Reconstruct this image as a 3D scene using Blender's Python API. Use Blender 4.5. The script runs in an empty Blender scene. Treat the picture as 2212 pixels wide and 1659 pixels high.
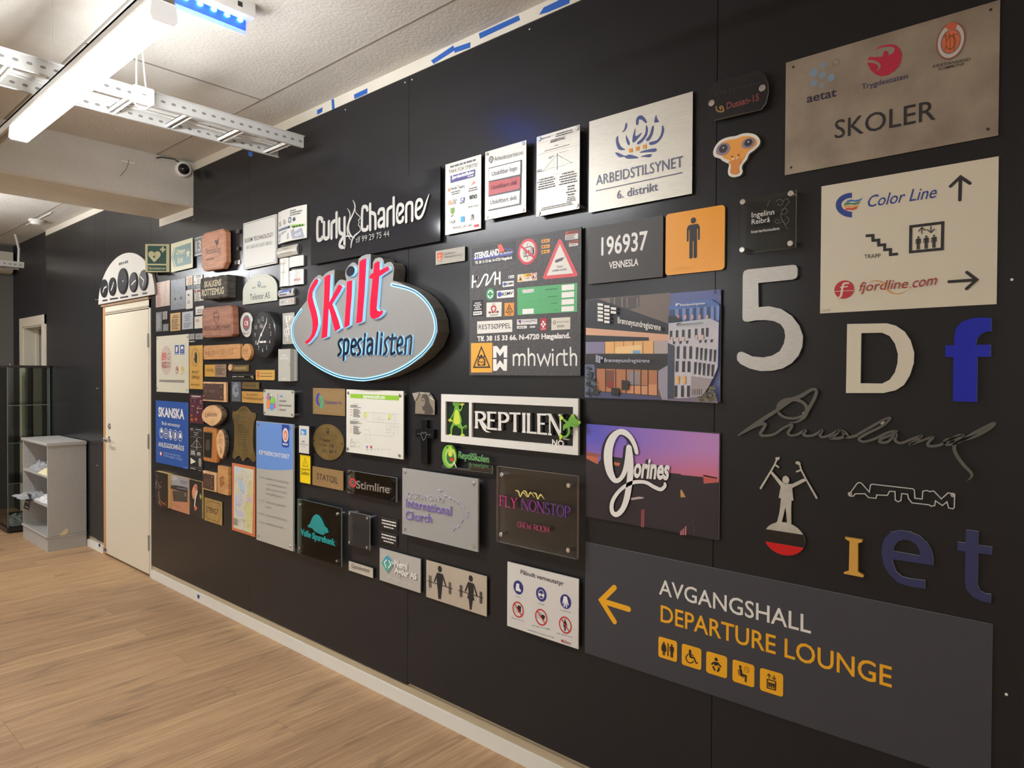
import bpy, math, random
from mathutils import Vector, Matrix
random.seed(7)
scene = bpy.context.scene
col = scene.collection

# ------------------------------------------------------------------ camera, world, lights, exposure
F_PX, CX, CY = 1483.8, 1106.0, 829.5            # focal length and centre for a 2212 x 1659 frame
YAW, PITCH, ROLL = math.radians(41.65), math.radians(-0.793), math.radians(0.273)
CAM = Vector((0.0, -2.0426, 1.5347))
FW = Vector((-math.sin(YAW) * math.cos(PITCH), math.cos(YAW) * math.cos(PITCH), math.sin(PITCH)))
r0 = Vector((math.cos(YAW), math.sin(YAW), 0)); u0 = r0.cross(FW)
RT = r0 * math.cos(ROLL) + u0 * math.sin(ROLL)
UP = u0 * math.cos(ROLL) - r0 * math.sin(ROLL)
cd = bpy.data.cameras.new('camera'); cam = bpy.data.objects.new('camera', cd); col.objects.link(cam)
cd.sensor_width = 36.0; cd.lens = F_PX / 2212 * 36.0; cd.clip_start = 0.02
cam.matrix_world = Matrix((( RT.x, UP.x, -FW.x, CAM.x), (RT.y, UP.y, -FW.y, CAM.y), (RT.z, UP.z, -FW.z, CAM.z), (0, 0, 0, 1)))
scene.camera = cam
w = bpy.data.worlds.new('world'); scene.world = w; w.use_nodes = True
w.node_tree.nodes['Background'].inputs[0].default_value = (1.0, 0.98, 0.95, 1)
w.node_tree.nodes['Background'].inputs[1].default_value = 0.05
scene.view_settings.view_transform = 'Standard'; scene.view_settings.look = 'None'
scene.view_settings.exposure = 0.95; scene.view_settings.gamma = 1.0; scene.view_settings.use_curve_mapping = False
LAMP = 41.0                                      # emission of the ceiling luminaires
LUMINAIRES = [(-3.53, -2.02, -1.245, 2.54), (-7.35, -5.85, -1.245, 2.54),
              (-8.8, -7.3, -5.5, 2.54), (-6.9, -5.4, -5.5, 2.54), (-4.7, -3.2, -5.5, 2.54), (0.3, 1.8, -5.5, 2.54), (2.5, 4.0, -5.5, 2.54)]  # far row: unseen fill lamps, right pair added to brighten wall and beam

# ------------------------------------------------------------------ materials
MC = {}
def lin(c):
    c = c / 255.0
    return c / 12.92 if c <= 0.04045 else ((c + 0.055) / 1.055) ** 2.4
def nm(name):
    m = bpy.data.materials.new(name); m.use_nodes = True
    return m, m.node_tree.nodes, m.node_tree.links, m.node_tree.nodes['Principled BSDF']
def C(r, g, b, rough=0.5, metal=0.0, spec=0.5, emit=0.0):
    k = (r, g, b, rough, metal, spec, emit)
    if k not in MC:
        m, n, l, p = nm('paint_%02x%02x%02x' % (r, g, b))
        p.inputs['Base Color'].default_value = (lin(r), lin(g), lin(b), 1)
        p.inputs['Roughness'].default_value = rough; p.inputs['Metallic'].default_value = metal
        p.inputs['Specular IOR Level'].default_value = spec
        if emit:
            p.inputs['Emission Color'].default_value = (lin(r), lin(g), lin(b), 1); p.inputs['Emission Strength'].default_value = emit
        MC[k] = m
    return MC[k]
def noisy(name, c1, c2, scale, rough=0.6, metal=0.0, stretch=(1, 1, 1), bump=0.0, detail=4, bscale=None, spec=0.5, lo=0.35, hi=0.65):
    m, n, l, p = nm(name)
    tc = n.new('ShaderNodeTexCoord'); mp = n.new('ShaderNodeMapping'); mp.inputs['Scale'].default_value = stretch
    tx = n.new('ShaderNodeTexNoise'); tx.inputs['Scale'].default_value = scale; tx.inputs['Detail'].default_value = detail
    rp = n.new('ShaderNodeValToRGB'); rp.color_ramp.elements[0].position = lo; rp.color_ramp.elements[1].position = hi
    rp.color_ramp.elements[0].color = (lin(c1[0]), lin(c1[1]), lin(c1[2]), 1); rp.color_ramp.elements[1].color = (lin(c2[0]), lin(c2[1]), lin(c2[2]), 1)
    l.new(tc.outputs['Object'], mp.inputs[0]); l.new(mp.outputs[0], tx.inputs['Vector']); l.new(tx.outputs['Fac'], rp.inputs[0]); l.new(rp.outputs[0], p.inputs['Base Color'])
    p.inputs['Roughness'].default_value = rough; p.inputs['Metallic'].default_value = metal; p.inputs['Specular IOR Level'].default_value = spec
    if bump:
        t2 = n.new('ShaderNodeTexNoise'); t2.inputs['Scale'].default_value = bscale or scale; t2.inputs['Detail'].default_value = 6
        b = n.new('ShaderNodeBump'); b.inputs['Strength'].default_value = bump; b.inputs['Distance'].default_value = 0.01
        l.new(mp.outputs[0], t2.inputs['Vector']); l.new(t2.outputs['Fac'], b.inputs['Height']); l.new(b.outputs[0], p.inputs['Normal'])
    return m
def clear(name, tint, fac, rough=0.03, body=None):
    """acrylic or glass sheet: see-through with a Fresnel gloss, optional milky body"""
    m, n, l, p = nm(name); n.remove(p); out = n['Material Output']
    tr = n.new('ShaderNodeBsdfTransparent'); tr.inputs[0].default_value = (*tint, 1)
    gl = n.new('ShaderNodeBsdfGlossy'); gl.inputs['Roughness'].default_value = rough
    fr = n.new('ShaderNodeFresnel'); fr.inputs['IOR'].default_value = 1.33
    mx = n.new('ShaderNodeMixShader'); src = tr
    if body:
        df = n.new('ShaderNodeBsdfDiffuse'); df.inputs[0].default_value = (*body, 1); m0 = n.new('ShaderNodeMixShader')
        m0.inputs[0].default_value = fac; l.new(tr.outputs[0], m0.inputs[1]); l.new(df.outputs[0], m0.inputs[2]); src = m0
    l.new(fr.outputs[0], mx.inputs[0]); l.new(src.outputs[0], mx.inputs[1]); l.new(gl.outputs[0], mx.inputs[2]); l.new(mx.outputs[0], out.inputs[0])
    return m

WHITE = C(222, 218, 205, 0.35); CREAM = C(214, 207, 186, 0.4); PURE = C(236, 234, 228, 0.4)
BLACK = C(22, 22, 24, 0.35); INK = C(30, 29, 31, 0.5); NAVY = C(27, 26, 52, 0.5); GLOSSBLACK = C(14, 14, 16, 0.06)
STEEL = noisy('brushed_steel', (168, 166, 160), (192, 190, 184), 40, 0.42, 0.55, (1, 30, 30))
LIGHTSTEEL = noisy('light_brushed_aluminium', (190, 186, 172), (208, 204, 190), 30, 0.45, 0.3, (1, 30, 60))
BRONZE = noisy('worn_stainless_plate', (134, 120, 103), (156, 142, 124), 9, 0.55, 0.25, (1, 1, 1), detail=8)
BRASS = noisy('brushed_brass', (166, 136, 92), (184, 154, 108), 25, 0.36, 0.55, (1, 20, 40))
OLDBRASS = noisy('aged_brass', (128, 106, 62), (156, 132, 84), 9, 0.34, 0.6, (1, 1, 1))
GOLD = C(214, 166, 74, 0.4, 0.2); CHROME = C(205, 205, 205, 0.18, 0.9); SILVER = C(186, 188, 188, 0.38, 0.5)
GREYMETAL = noisy('grey_steel_plate', (112, 114, 118), (124, 126, 130), 8, 0.4, 0.45)
WOOD_RED = noisy('oiled_alder_wood', (184, 124, 90), (206, 146, 110), 6, 0.5, 0, (1.2, 1, 9), 0.08, spec=0.4)
WOOD_BROWN = noisy('stained_teak_wood', (146, 96, 74), (172, 120, 94), 6, 0.5, 0, (1.2, 1, 9), 0.08, spec=0.4)
WOOD_GOLD = noisy('oak_plank_wood', (184, 132, 80), (206, 156, 100), 6, 0.5, 0, (1.5, 1, 14), 0.05)
WOOD_PALE = noisy('pale_cut_wood', (206, 160, 112), (224, 182, 136), 6, 0.6, 0, (2, 1, 4))
WOOD_ORANGE = noisy('lacquered_pine', (176, 108, 52), (200, 132, 70), 5, 0.35, 0, (8, 1, 1))
LEATHERBROWN = noisy('brown_engraved_laminate', (70, 44, 34), (86, 58, 46), 60, 0.5)
BARK = noisy('tree_bark', (70, 54, 40), (140, 116, 92), 60, 0.9, 0, (1, 1, 0.6), 1.0, bscale=70)
SLATE = noisy('split_slate', (62, 60, 54), (92, 88, 80), 18, 0.75, 0, (1, 1, 2.2), 0.9, bscale=30)
ACRYLIC = clear('clear_acrylic', (0.93, 0.94, 0.93), 0)
GLASS = clear('cabinet_glass', (0.93, 0.96, 0.94), 0)
EDGE = clear('acrylic_cut_edge', (0.75, 0.8, 0.78), 0.55, 0.15, (0.75, 0.78, 0.74))
GEDGE = clear('acrylic_tinted_edge', (0.55, 0.85, 0.8), 0.5, 0.15, (0.45, 0.75, 0.7))
FROST = clear('frosted_acrylic', (0.75, 0.75, 0.74), 0.62, 0.3, (0.52, 0.52, 0.49))
SMOKE = clear('smoked_acrylic', (0.45, 0.45, 0.46), 0.25, 0.05, (0.10, 0.10, 0.105))
DULLACRYL = clear('dull_grey_acrylic', (0.6, 0.6, 0.58), 0.75, 0.2, (0.16, 0.155, 0.135))
PLASTIC = clear('crumpled_plastic_film', (0.85, 0.85, 0.87), 0.45, 0.12, (0.75, 0.75, 0.78))

# ------------------------------------------------------------------ frames, pixels to points on a surface
class Frame:
    def __init__(s, o, u, n): s.o, s.u, s.n = Vector(o), Vector(u).normalized(), Vector(n).normalized()
    def world(s, u, z, o): return s.o + s.u * u + Vector((0, 0, z)) + s.n * o
    def hit(s, px, py, off):
        v = FW + RT * ((px - CX) / F_PX) - UP * ((py - CY) / F_PX)
        t = (s.o + s.n * off - CAM).dot(s.n) / v.dot(s.n)
        p = CAM + v * t - s.o
        return p.dot(s.u), p.z
WALL = Frame((0, 0, 0), (1, 0, 0), (0, -1, 0))
KX, KY, KS = 0.0, 0.0, 1.0
def K(x, y, s):
    """crop of the photograph the next coordinates are read in"""
    global KX, KY, KS
    KX, KY, KS = x, y, s

class Part:
    def __init__(s): s.v, s.f, s.m, s.mats, s.smooth = [], [], [], [], False
    def mi(s, m):
        if m not in s.mats: s.mats.append(m)
        return s.mats.index(m)
    def add(s, vs, fs, m):
        b = len(s.v); k = s.mi(m); s.v += vs
        for f in fs: s.f.append([b + i for i in f]); s.m.append(k)
def area(p): return 0.5 * sum(p[i][0] * p[(i + 1) % len(p)][1] - p[(i + 1) % len(p)][0] * p[i][1] for i in range(len(p)))
def ccw(p): return p if area(p) > 0 else p[::-1]
def inset(p, d):
    n = len(p); out = []
    for i in range(n):
        a, b, c = p[i - 1], p[i], p[(i + 1) % n]
        e1 = (b[0] - a[0], b[1] - a[1]); e2 = (c[0] - b[0], c[1] - b[1])
        l1 = math.hypot(*e1) or 1e-9; l2 = math.hypot(*e2) or 1e-9
        n1 = (-e1[1] / l1, e1[0] / l1); n2 = (-e2[1] / l2, e2[0] / l2)
        k = max(0.35, 1 + n1[0] * n2[0] + n1[1] * n2[1])
        out.append((b[0] + d * (n1[0] + n2[0]) / k, b[1] + d * (n1[1] + n2[1]) / k))
    return out
def smooth(pts, n=6, closed=False):
    out = []; N = len(pts)
    for i in range(N if closed else N - 1):
        p0 = pts[(i - 1) % N] if closed or i > 0 else pts[0]
        p1, p2 = pts[i], pts[(i + 1) % N]
        p3 = pts[(i + 2) % N] if closed or i + 2 < N else pts[-1]
        for k in range(n):
            t = k / n
            out.append(tuple(0.5 * (2 * p1[j] + (p2[j] - p0[j]) * t + (2 * p0[j] - 5 * p1[j] + 4 * p2[j] - p3[j]) * t * t + (3 * p1[j] - p0[j] - 3 * p2[j] + p3[j]) * t ** 3) for j in range(len(p1))))
    if not closed: out.append(tuple(pts[-1]))
    return out
def keyhole(outer, holes):
    poly = ccw(list(outer))
    for h in holes:
        h = ccw(list(h))[::-1]
        bi, bj, bd = 0, 0, 1e9
        for i, a in enumerate(poly):
            for j, b in enumerate(h):
                d = (a[0] - b[0]) ** 2 + (a[1] - b[1]) ** 2
                if d < bd: bi, bj, bd = i, j, d
        poly = poly[:bi + 1] + h[bj:] + h[:bj + 1] + poly[bi:]
    return poly
def rrect(x0, z0, x1, z1, r, n=5):
    if r <= 0: return [(x0, z0), (x1, z0), (x1, z1), (x0, z1)]
    out = []
    for cx, cz, a in ((x1 - r, z0 + r, -90), (x1 - r, z1 - r, 0), (x0 + r, z1 - r, 90), (x0 + r, z0 + r, 180)):
        for k in range(n + 1):
            t = math.radians(a + 90 * k / n); out.append((cx + r * math.cos(t), cz + r * math.sin(t)))
    return out

class Sign:
    """one thing hanging on a surface: an Empty that parents its parts"""
    def __init__(s, name, label, cat, group=None, frame=WALL, o=0.004):
        s.name, s.label, s.cat, s.group, s.fr, s.o = name, label, cat, group, frame, o
        s.parts, s.extra, s.bulge = {}, [], None
        s.cur = 'lettering'; s.lay = 0; s.mic = 0; s.nt = 0
    # -- coordinates
    def P(s, x, y, o=None): return s.fr.hit(KX + x / KS, KY + y / KS, s.o if o is None else o)
    def part(s, n=None):
        n = n or s.cur
        if n not in s.parts: s.parts[n] = Part()
        return s.parts[n]
    def depth(s, u, z, o):
        if s.bulge: o += s.bulge(u, z)
        return o
    def W(s, u, z, o): return s.fr.world(u, z, s.depth(u, z, o))
    def top(s, l):
        if l is None: s.lay += 1; l = 1 + 0.12 * s.lay
        else: s.lay = max(s.lay, math.ceil((l - 1) / 0.12))
        s.mic = (s.mic + 1) % 7
        return s.o + 0.0005 * l + 0.000012 * s.mic
    # -- solids
    def prism(s, pts, o0, o1, m, side=None, n=None, bev=0.0, back=True):
        pts = ccw(pts); p = s.part(n); N = len(pts)
        loops = [(pts, o0), (pts, o1 - bev)] + ([(inset(pts, bev), o1)] if bev else [])
        v = [s.W(a, b, o) for lp, o in loops for a, b in lp]
        f = []
        for k in range(len(loops) - 1):
            for i in range(N):
                j = (i + 1) % N; f.append([k * N + i, k * N + j, (k + 1) * N + j, (k + 1) * N + i])
        L = (len(loops) - 1) * N
        p.add(v, f, side or m); b = len(p.v) - len(v)
        p.f.append([b + L + i for i in range(N)]); p.m.append(p.mi(m))
        if back: p.f.append([b + i for i in range(N)][::-1]); p.m.append(p.mi(m))
    def flat(s, pts, m, l=None, n=None):
        pts = ccw(pts); o = s.top(l)
        if s.bulge and len(pts) > 2:                # follow the curved face in narrow strips
            x0, z0, x1, z1 = s.box; ax = s.bax; lo, hi = (x0, x1) if ax == 0 else (z0, z1)
            for i in range(24):
                a, b = lo + (hi - lo) * i / 24, lo + (hi - lo) * (i + 1) / 24; q = pts
                for lim, sg in ((a, 1), (b, -1)):
                    r = []
                    for k in range(len(q)):
                        p1, p2 = q[k - 1], q[k]; d1, d2 = sg * (p1[ax] - lim), sg * (p2[ax] - lim)
                        if (d1 >= 0) != (d2 >= 0):
                            t = d1 / (d1 - d2); r.append((p1[0] + (p2[0] - p1[0]) * t, p1[1] + (p2[1] - p1[1]) * t))
                        if d2 >= 0: r.append(p2)
                    q = r
                    if len(q) < 3: break
                if len(q) >= 3: s.part(n).add([s.W(u, z, o) for u, z in q], [list(range(len(q)))], m)
            return
        s.part(n).add([s.W(a, b, o) for a, b in pts], [list(range(len(pts)))], m)
    def rectof(s, q, o=None):
        c = [s.P(x, y, o) for x, y in q]
        return ((c[0][0] + c[3][0]) / 2, (c[2][1] + c[3][1]) / 2, (c[1][0] + c[2][0]) / 2, (c[0][1] + c[1][1]) / 2)
    def panel(s, q, t, m, o0=0.0, r=0.0, side=None, n='panel', bev=0.0):
        """rectangular plate whose front is o0 + t off the wall; q = its corners TL TR BR BL"""
        s.o = o0 + t; s.box = s.rectof(q); x0, z0, x1, z1 = s.box
        s.prism(rrect(x0, z0, x1, z1, r), o0, o0 + t, m, side, n, bev)
    # -- printed or applied shapes (photo coordinates)
    def poly(s, pts, m, l=None, n=None, sm=0, t=0, side=None):
        p = [s.P(*q) for q in (smooth(pts, sm, True) if sm else pts)]
        if t: s.prism(p, s.o, s.o + t, m, side, n)
        else: s.flat(p, m, l, n)
    def rect(s, x0, y0, x1, y1, m, l=None, n=None, r=0.0, t=0):
        a = s.P(x0, y0); b = s.P(x1, y1); p = rrect(a[0], b[1], b[0], a[1], r)
        if t: s.prism(p, s.o, s.o + t, m, None, n)
        else: s.flat(p, m, l, n)
    def ell(s, cx, cy, rx, ry, m, l=None, n=None, k=28, t=0, ring=0.0):
        a = s.P(cx - rx, cy); b = s.P(cx + rx, cy); c = s.P(cx, cy - ry); d = s.P(cx, cy + ry)
        X, Z, A, B = (a[0] + b[0]) / 2, (c[1] + d[1]) / 2, (b[0] - a[0]) / 2, (c[1] - d[1]) / 2
        pt = lambda q: [(X + A * q * math.cos(2 * math.pi * i / k), Z + B * q * math.sin(2 * math.pi * i / k)) for i in range(k)]
        if ring:
            o = s.top(l); p = pt(1) + pt(1 - ring)
            s.part(n).add([s.W(u, z, o) for u, z in p], [[i, (i + 1) % k, k + (i + 1) % k, k + i] for i in range(k)], m)
        elif t: s.prism(pt(1), s.o, s.o + t, m, None, n)
        else: s.flat(pt(1), m, l, n)
        return X, Z, A, B
    def stroke(s, pts, w, m, l=None, n=None, sm=0, cap=True, closed=False, t=0, side=None, wz=True):
        """ribbon along pts; w (number or list) in photo pixels, measured vertically (wz) or across"""
        ws = list(w) if isinstance(w, (list, tuple)) else [w] * len(pts)
        q = [(a[0], a[1], b) for a, b in zip(pts, ws)]
        if sm: q = smooth(q, sm, closed)
        P = []; x0, y0 = pts[0]
        sc = abs(s.P(x0, y0)[1] - s.P(x0, y0 + 10)[1]) / 10 if wz else abs(s.P(x0 + 10, y0)[0] - s.P(x0, y0)[0]) / 10
        for x, y, b in q:
            a = s.P(x, y)
            if not P or math.hypot(a[0] - P[-1][0], a[1] - P[-1][1]) > 1e-5: P.append((a[0], a[1], b * sc / 2))
        N = len(P); L, R = [], []
        for i in range(N):
            a = P[i - 1] if (i > 0 or closed) else P[i]; c = P[(i + 1) % N] if (i < N - 1 or closed) else P[i]; b = P[i]
            d1 = Vector((b[0] - a[0], b[1] - a[1])); d2 = Vector((c[0] - b[0], c[1] - b[1]))
            d1 = d1.normalized() if d1.length else d2.normalized(); d2 = d2.normalized() if d2.length else d1
            tt = d1 + d2
            tt = tt.normalized() if tt.length > 0.2 else d2
            nn = Vector((-tt.y, tt.x)); k = 1 / max(0.45, nn.dot(Vector((-d1.y, d1.x))))
            L.append((b[0] + nn.x * b[2] * k, b[1] + nn.y * b[2] * k)); R.append((b[0] - nn.x * b[2] * k, b[1] - nn.y * b[2] * k))
        s.mic = (s.mic + 1) % 7
        o = s.top(l) if not t else s.o + t + 0.00003 * s.mic
        pt = s.part(n); v = [s.W(a, b, o) for a, b in L + R]
        rng = range(N if closed else N - 1)
        pt.add(v, [[N + i, N + (i + 1) % N, (i + 1) % N, i] for i in rng], m)
        if t:
            for side_l, fl in ((L, 1), (R, 0)):
                v = [s.W(a, b, o) for a, b in side_l] + [s.W(a, b, s.o) for a, b in side_l]
                pt.add(v, [[i, (i + 1) % N, N + (i + 1) % N, N + i][::(1 if fl else -1)] for i in rng], side or m)
        if cap and not closed:
            for i, j in ((0, 1), (N - 1, N - 2)):
                if P[i][2] < 1e-5: continue
                a0 = math.atan2(P[i][1] - P[j][1], P[i][0] - P[j][0])
                arc = [(P[i][0] + P[i][2] * math.cos(a0 + (k - 4) * math.pi / 8), P[i][1] + P[i][2] * math.sin(a0 + (k - 4) * math.pi / 8)) for k in range(9)]
                if t: s.prism(arc, s.o, o - 0.000013, m, side, n, back=False)
                else: pt.add([s.W(a, b, o - 0.000006) for a, b in arc], [list(range(9))], m)
    def text(s, body, a, b, h, m, l=None, n=None, bold=0.0, it=0.0, t=0, side=None, res=3, o=None):
        """body set between the baseline ends a and b, cap height h (h may be (left, right))"""
        if n is None: s.nt += 1; n = '%s#t%d' % (s.cur, s.nt)
        A, B = s.P(*a), s.P(*b)
        if isinstance(h, (tuple, list)): H = 0.5 * (s.P(a[0], a[1] - h[0])[1] - A[1] + s.P(b[0], b[1] - h[1])[1] - B[1])
        else: H = s.P(a[0], a[1] - h)[1] - A[1]
        cu = bpy.data.curves.new('txt', 'FONT'); cu.body = body; cu.resolution_u = res; cu.offset = bold; cu.fill_mode = 'FRONT' if not t else 'BOTH'
        if t: cu.extrude = 0.5
        ob = bpy.data.objects.new('txt', cu); me = bpy.data.meshes.new_from_object(ob)
        xs = [v.co.x for v in me.vertices]
        if xs:
            x0, x1 = min(xs), max(xs); sy = H / 0.685
            it_ = it / max(1e-6, (math.hypot(B[0] - A[0], B[1] - A[1]) / (x1 - x0))) * sy
            xs = [v.co.x + it_ * v.co.y for v in me.vertices]; x0, x1 = min(xs), max(xs)
            oo = (s.top(l) if o is None else o); fl = []
            for v, x in zip(me.vertices, xs):
                k = (x - x0) / (x1 - x0); oz = oo if not t else s.o + (v.co.z + 0.5) * t
                fl.append(s.W(A[0] + (B[0] - A[0]) * k, A[1] + (B[1] - A[1]) * k + v.co.y * sy, oz))
            pt = s.part(n)
            fs = []
            for pl in me.polygons:
                fs.append(list(pl.vertices))
            pt.add(fl, fs, m)
            if t and side:
                k = pt.mi(side); base = len(pt.m) - len(fs)
                for i, pl in enumerate(me.polygons):
                    if abs(pl.normal.z) < 0.5: pt.m[base + i] = k
        bpy.data.objects.remove(ob); bpy.data.curves.remove(cu); bpy.data.meshes.remove(me)
    def rows(s, x0, y0, x1, y1, n, m, align='l', dens=0.5, l=None, part=None, fill=(0.6, 1.0), word=(2, 7)):
        """n rows of word-like dashes for print too small to read, inside the box TL-BR"""
        a = s.P(x0, y0); b = s.P(x1, y1); o = s.top(l); pt = s.part(part)
        H = (a[1] - b[1]) / n; Wd = b[0] - a[0]
        for i in range(n):
            z1 = a[1] - i * H - H * 0.5 * (1 - dens); z0 = z1 - H * dens
            ln = Wd * random.uniform(*fill); u = a[0] if align == 'l' else a[0] + (Wd - ln) / 2
            end = u + ln; h = max(1e-4, z1 - z0)
            while u < end - h * 0.5:
                e = min(end, u + h * 0.6 * random.uniform(*word))
                pt.add([s.W(u, z0, o), s.W(e, z0, o), s.W(e, z1, o), s.W(u, z1, o)], [[0, 1, 2, 3]], m); u = e + h * 0.5
    def border(s, mar, wd, m, l=None, n=None, r=0.0):
        x0, z0, x1, z1 = s.box
        s.frame_(x0 + mar, z0 + mar, x1 - mar, z1 - mar, wd, m, l, n, r)
    def frame_(s, x0, z0, x1, z1, wd, m, l=None, n=None, r=0.0):
        o = s.top(l); a = rrect(x0, z0, x1, z1, r); b = rrect(x0 + wd, z0 + wd, x1 - wd, z1 - wd, max(0, r - wd) if r else 0)
        k = len(a)
        s.part(n).add([s.W(u, z, o) for u, z in a + b], [[i, (i + 1) % k, k + (i + 1) % k, k + i] for i in range(k)], m)
    def man(s, x, ytop, ybot, m, l=None, n=None, skirt=False, wide=1.0):
        """standing pictogram from head top to feet"""
        o = s.top(l); a = s.P(x, ytop); b = s.P(x, ybot); h = a[1] - b[1]; X, Z = a[0], b[1]; pt = s.part(n)
        def add(p): pt.add([s.W(X + u * h * wide, Z + z * h, o) for u, z in ccw(p)], [list(range(len(p)))], m)
        add([(0.075 * math.cos(i * math.pi / 8), 0.92 + 0.075 * math.sin(i * math.pi / 8)) for i in range(16)])
        if not skirt:
            add([(-0.18, 0.44), (-0.18, 0.74), (-0.15, 0.80), (-0.10, 0.825), (0.10, 0.825), (0.15, 0.80), (0.18, 0.74), (0.18, 0.44), (0.155, 0.42), (0.13, 0.44), (0.13, 0.70),
                 (0.105, 0.70), (0.105, 0.02), (0.085, 0), (0.03, 0), (0.012, 0.02), (0.012, 0.42), (-0.012, 0.42), (-0.012, 0.02), (-0.03, 0), (-0.085, 0), (-0.105, 0.02), (-0.105, 0.70), (-0.13, 0.70), (-0.13, 0.44), (-0.155, 0.42)])
        else:
            add([(-0.22, 0.48), (-0.13, 0.78), (-0.09, 0.825), (0.09, 0.825), (0.13, 0.78), (0.22, 0.48), (0.18, 0.46), (0.105, 0.70), (0.09, 0.70), (0.19, 0.30), (0.085, 0.30), (0.085, 0), (0.015, 0), (0.015, 0.30),
                 (-0.015, 0.30), (-0.015, 0), (-0.085, 0), (-0.085, 0.30), (-0.19, 0.30), (-0.09, 0.70), (-0.105, 0.70), (-0.18, 0.46)])
    # -- fixings: each one a child of its own
    def disc(s, name, x, y, r, h, m, o=None, base=None, k=14):
        """short cylinder at photo point (x, y), radius r and height h in metres"""
        o = s.o if o is None else o
        u, z = s.P(x, y, o); q = Part()
        ring = [(u + r * math.cos(2 * math.pi * i / k), z + r * math.sin(2 * math.pi * i / k)) for i in range(k)]
        lo = o if base is None else base
        v = [s.fr.world(a, b, lo) for a, b in ring] + [s.fr.world(a, b, o + h * 0.8) for a, b in ring] + [s.fr.world(u + (a - u) * 0.85, z + (b - z) * 0.85, o + h) for a, b in ring]
        q.add(v, [[i, (i + 1) % k, k + (i + 1) % k, k + i] for i in range(k)] + [[k + i, k + (i + 1) % k, 2 * k + (i + 1) % k, 2 * k + i] for i in range(k)] + [[2 * k + i for i in range(k)], list(range(k))[::-1]], m)
        s.extra.append((name, q, None))
    def screws(s, pts, r=0.004, m=None, h=0.002, name='screw'):
        for x, y in pts: s.disc(name, x, y, r, h, m or CHROME)
    def standoffs(s, pts, r=0.008, m=None, h=0.004):
        for x, y in pts: s.disc('standoff', x, y, r, h, m or CHROME, base=0.0)
    def build(s):
        vs = [v for p in s.parts.values() for v in p.v] + [v for e in s.extra for v in e[1].v]
        lo = Vector([min(v[i] for v in vs) for i in range(3)]); hi = Vector([max(v[i] for v in vs) for i in range(3)])
        mid = (lo + hi) / 2; loc = Vector((mid.x, hi.y if s.fr is WALL else mid.y, mid.z))
        single = len(s.parts) == 1 and not s.extra
        def mk(nm_, p):
            me = bpy.data.meshes.new(nm_)
            me.from_pydata([tuple(v - loc) for v in p.v], [], p.f)
            for m in p.mats: me.materials.append(m)
            me.polygons.foreach_set('material_index', p.m); 
            if p.smooth: me.polygons.foreach_set('use_smooth', [True] * len(p.f))
            me.update()
            o = bpy.data.objects.new(nm_, me); col.objects.link(o); return o
        if single:
            root = mk(s.name, list(s.parts.values())[0]); root.location = loc
        else:
            root = bpy.data.objects.new(s.name, None); root.empty_display_size = 0.05; col.objects.link(root); root.location = loc
            made = {}
            for n, p in s.parts.items():
                if not p.f: continue
                par, _, nn = n.rpartition('>')
                o = mk((nn or n).split('#')[0], p); o.parent = made.get(par, root) if par else root; made[n] = o
            for n, p, _ in s.extra:
                o = mk(n, p); o.parent = root
        root['label'] = s.label; root['category'] = s.cat
        if s.group: root['group'] = s.group
        return root

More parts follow.
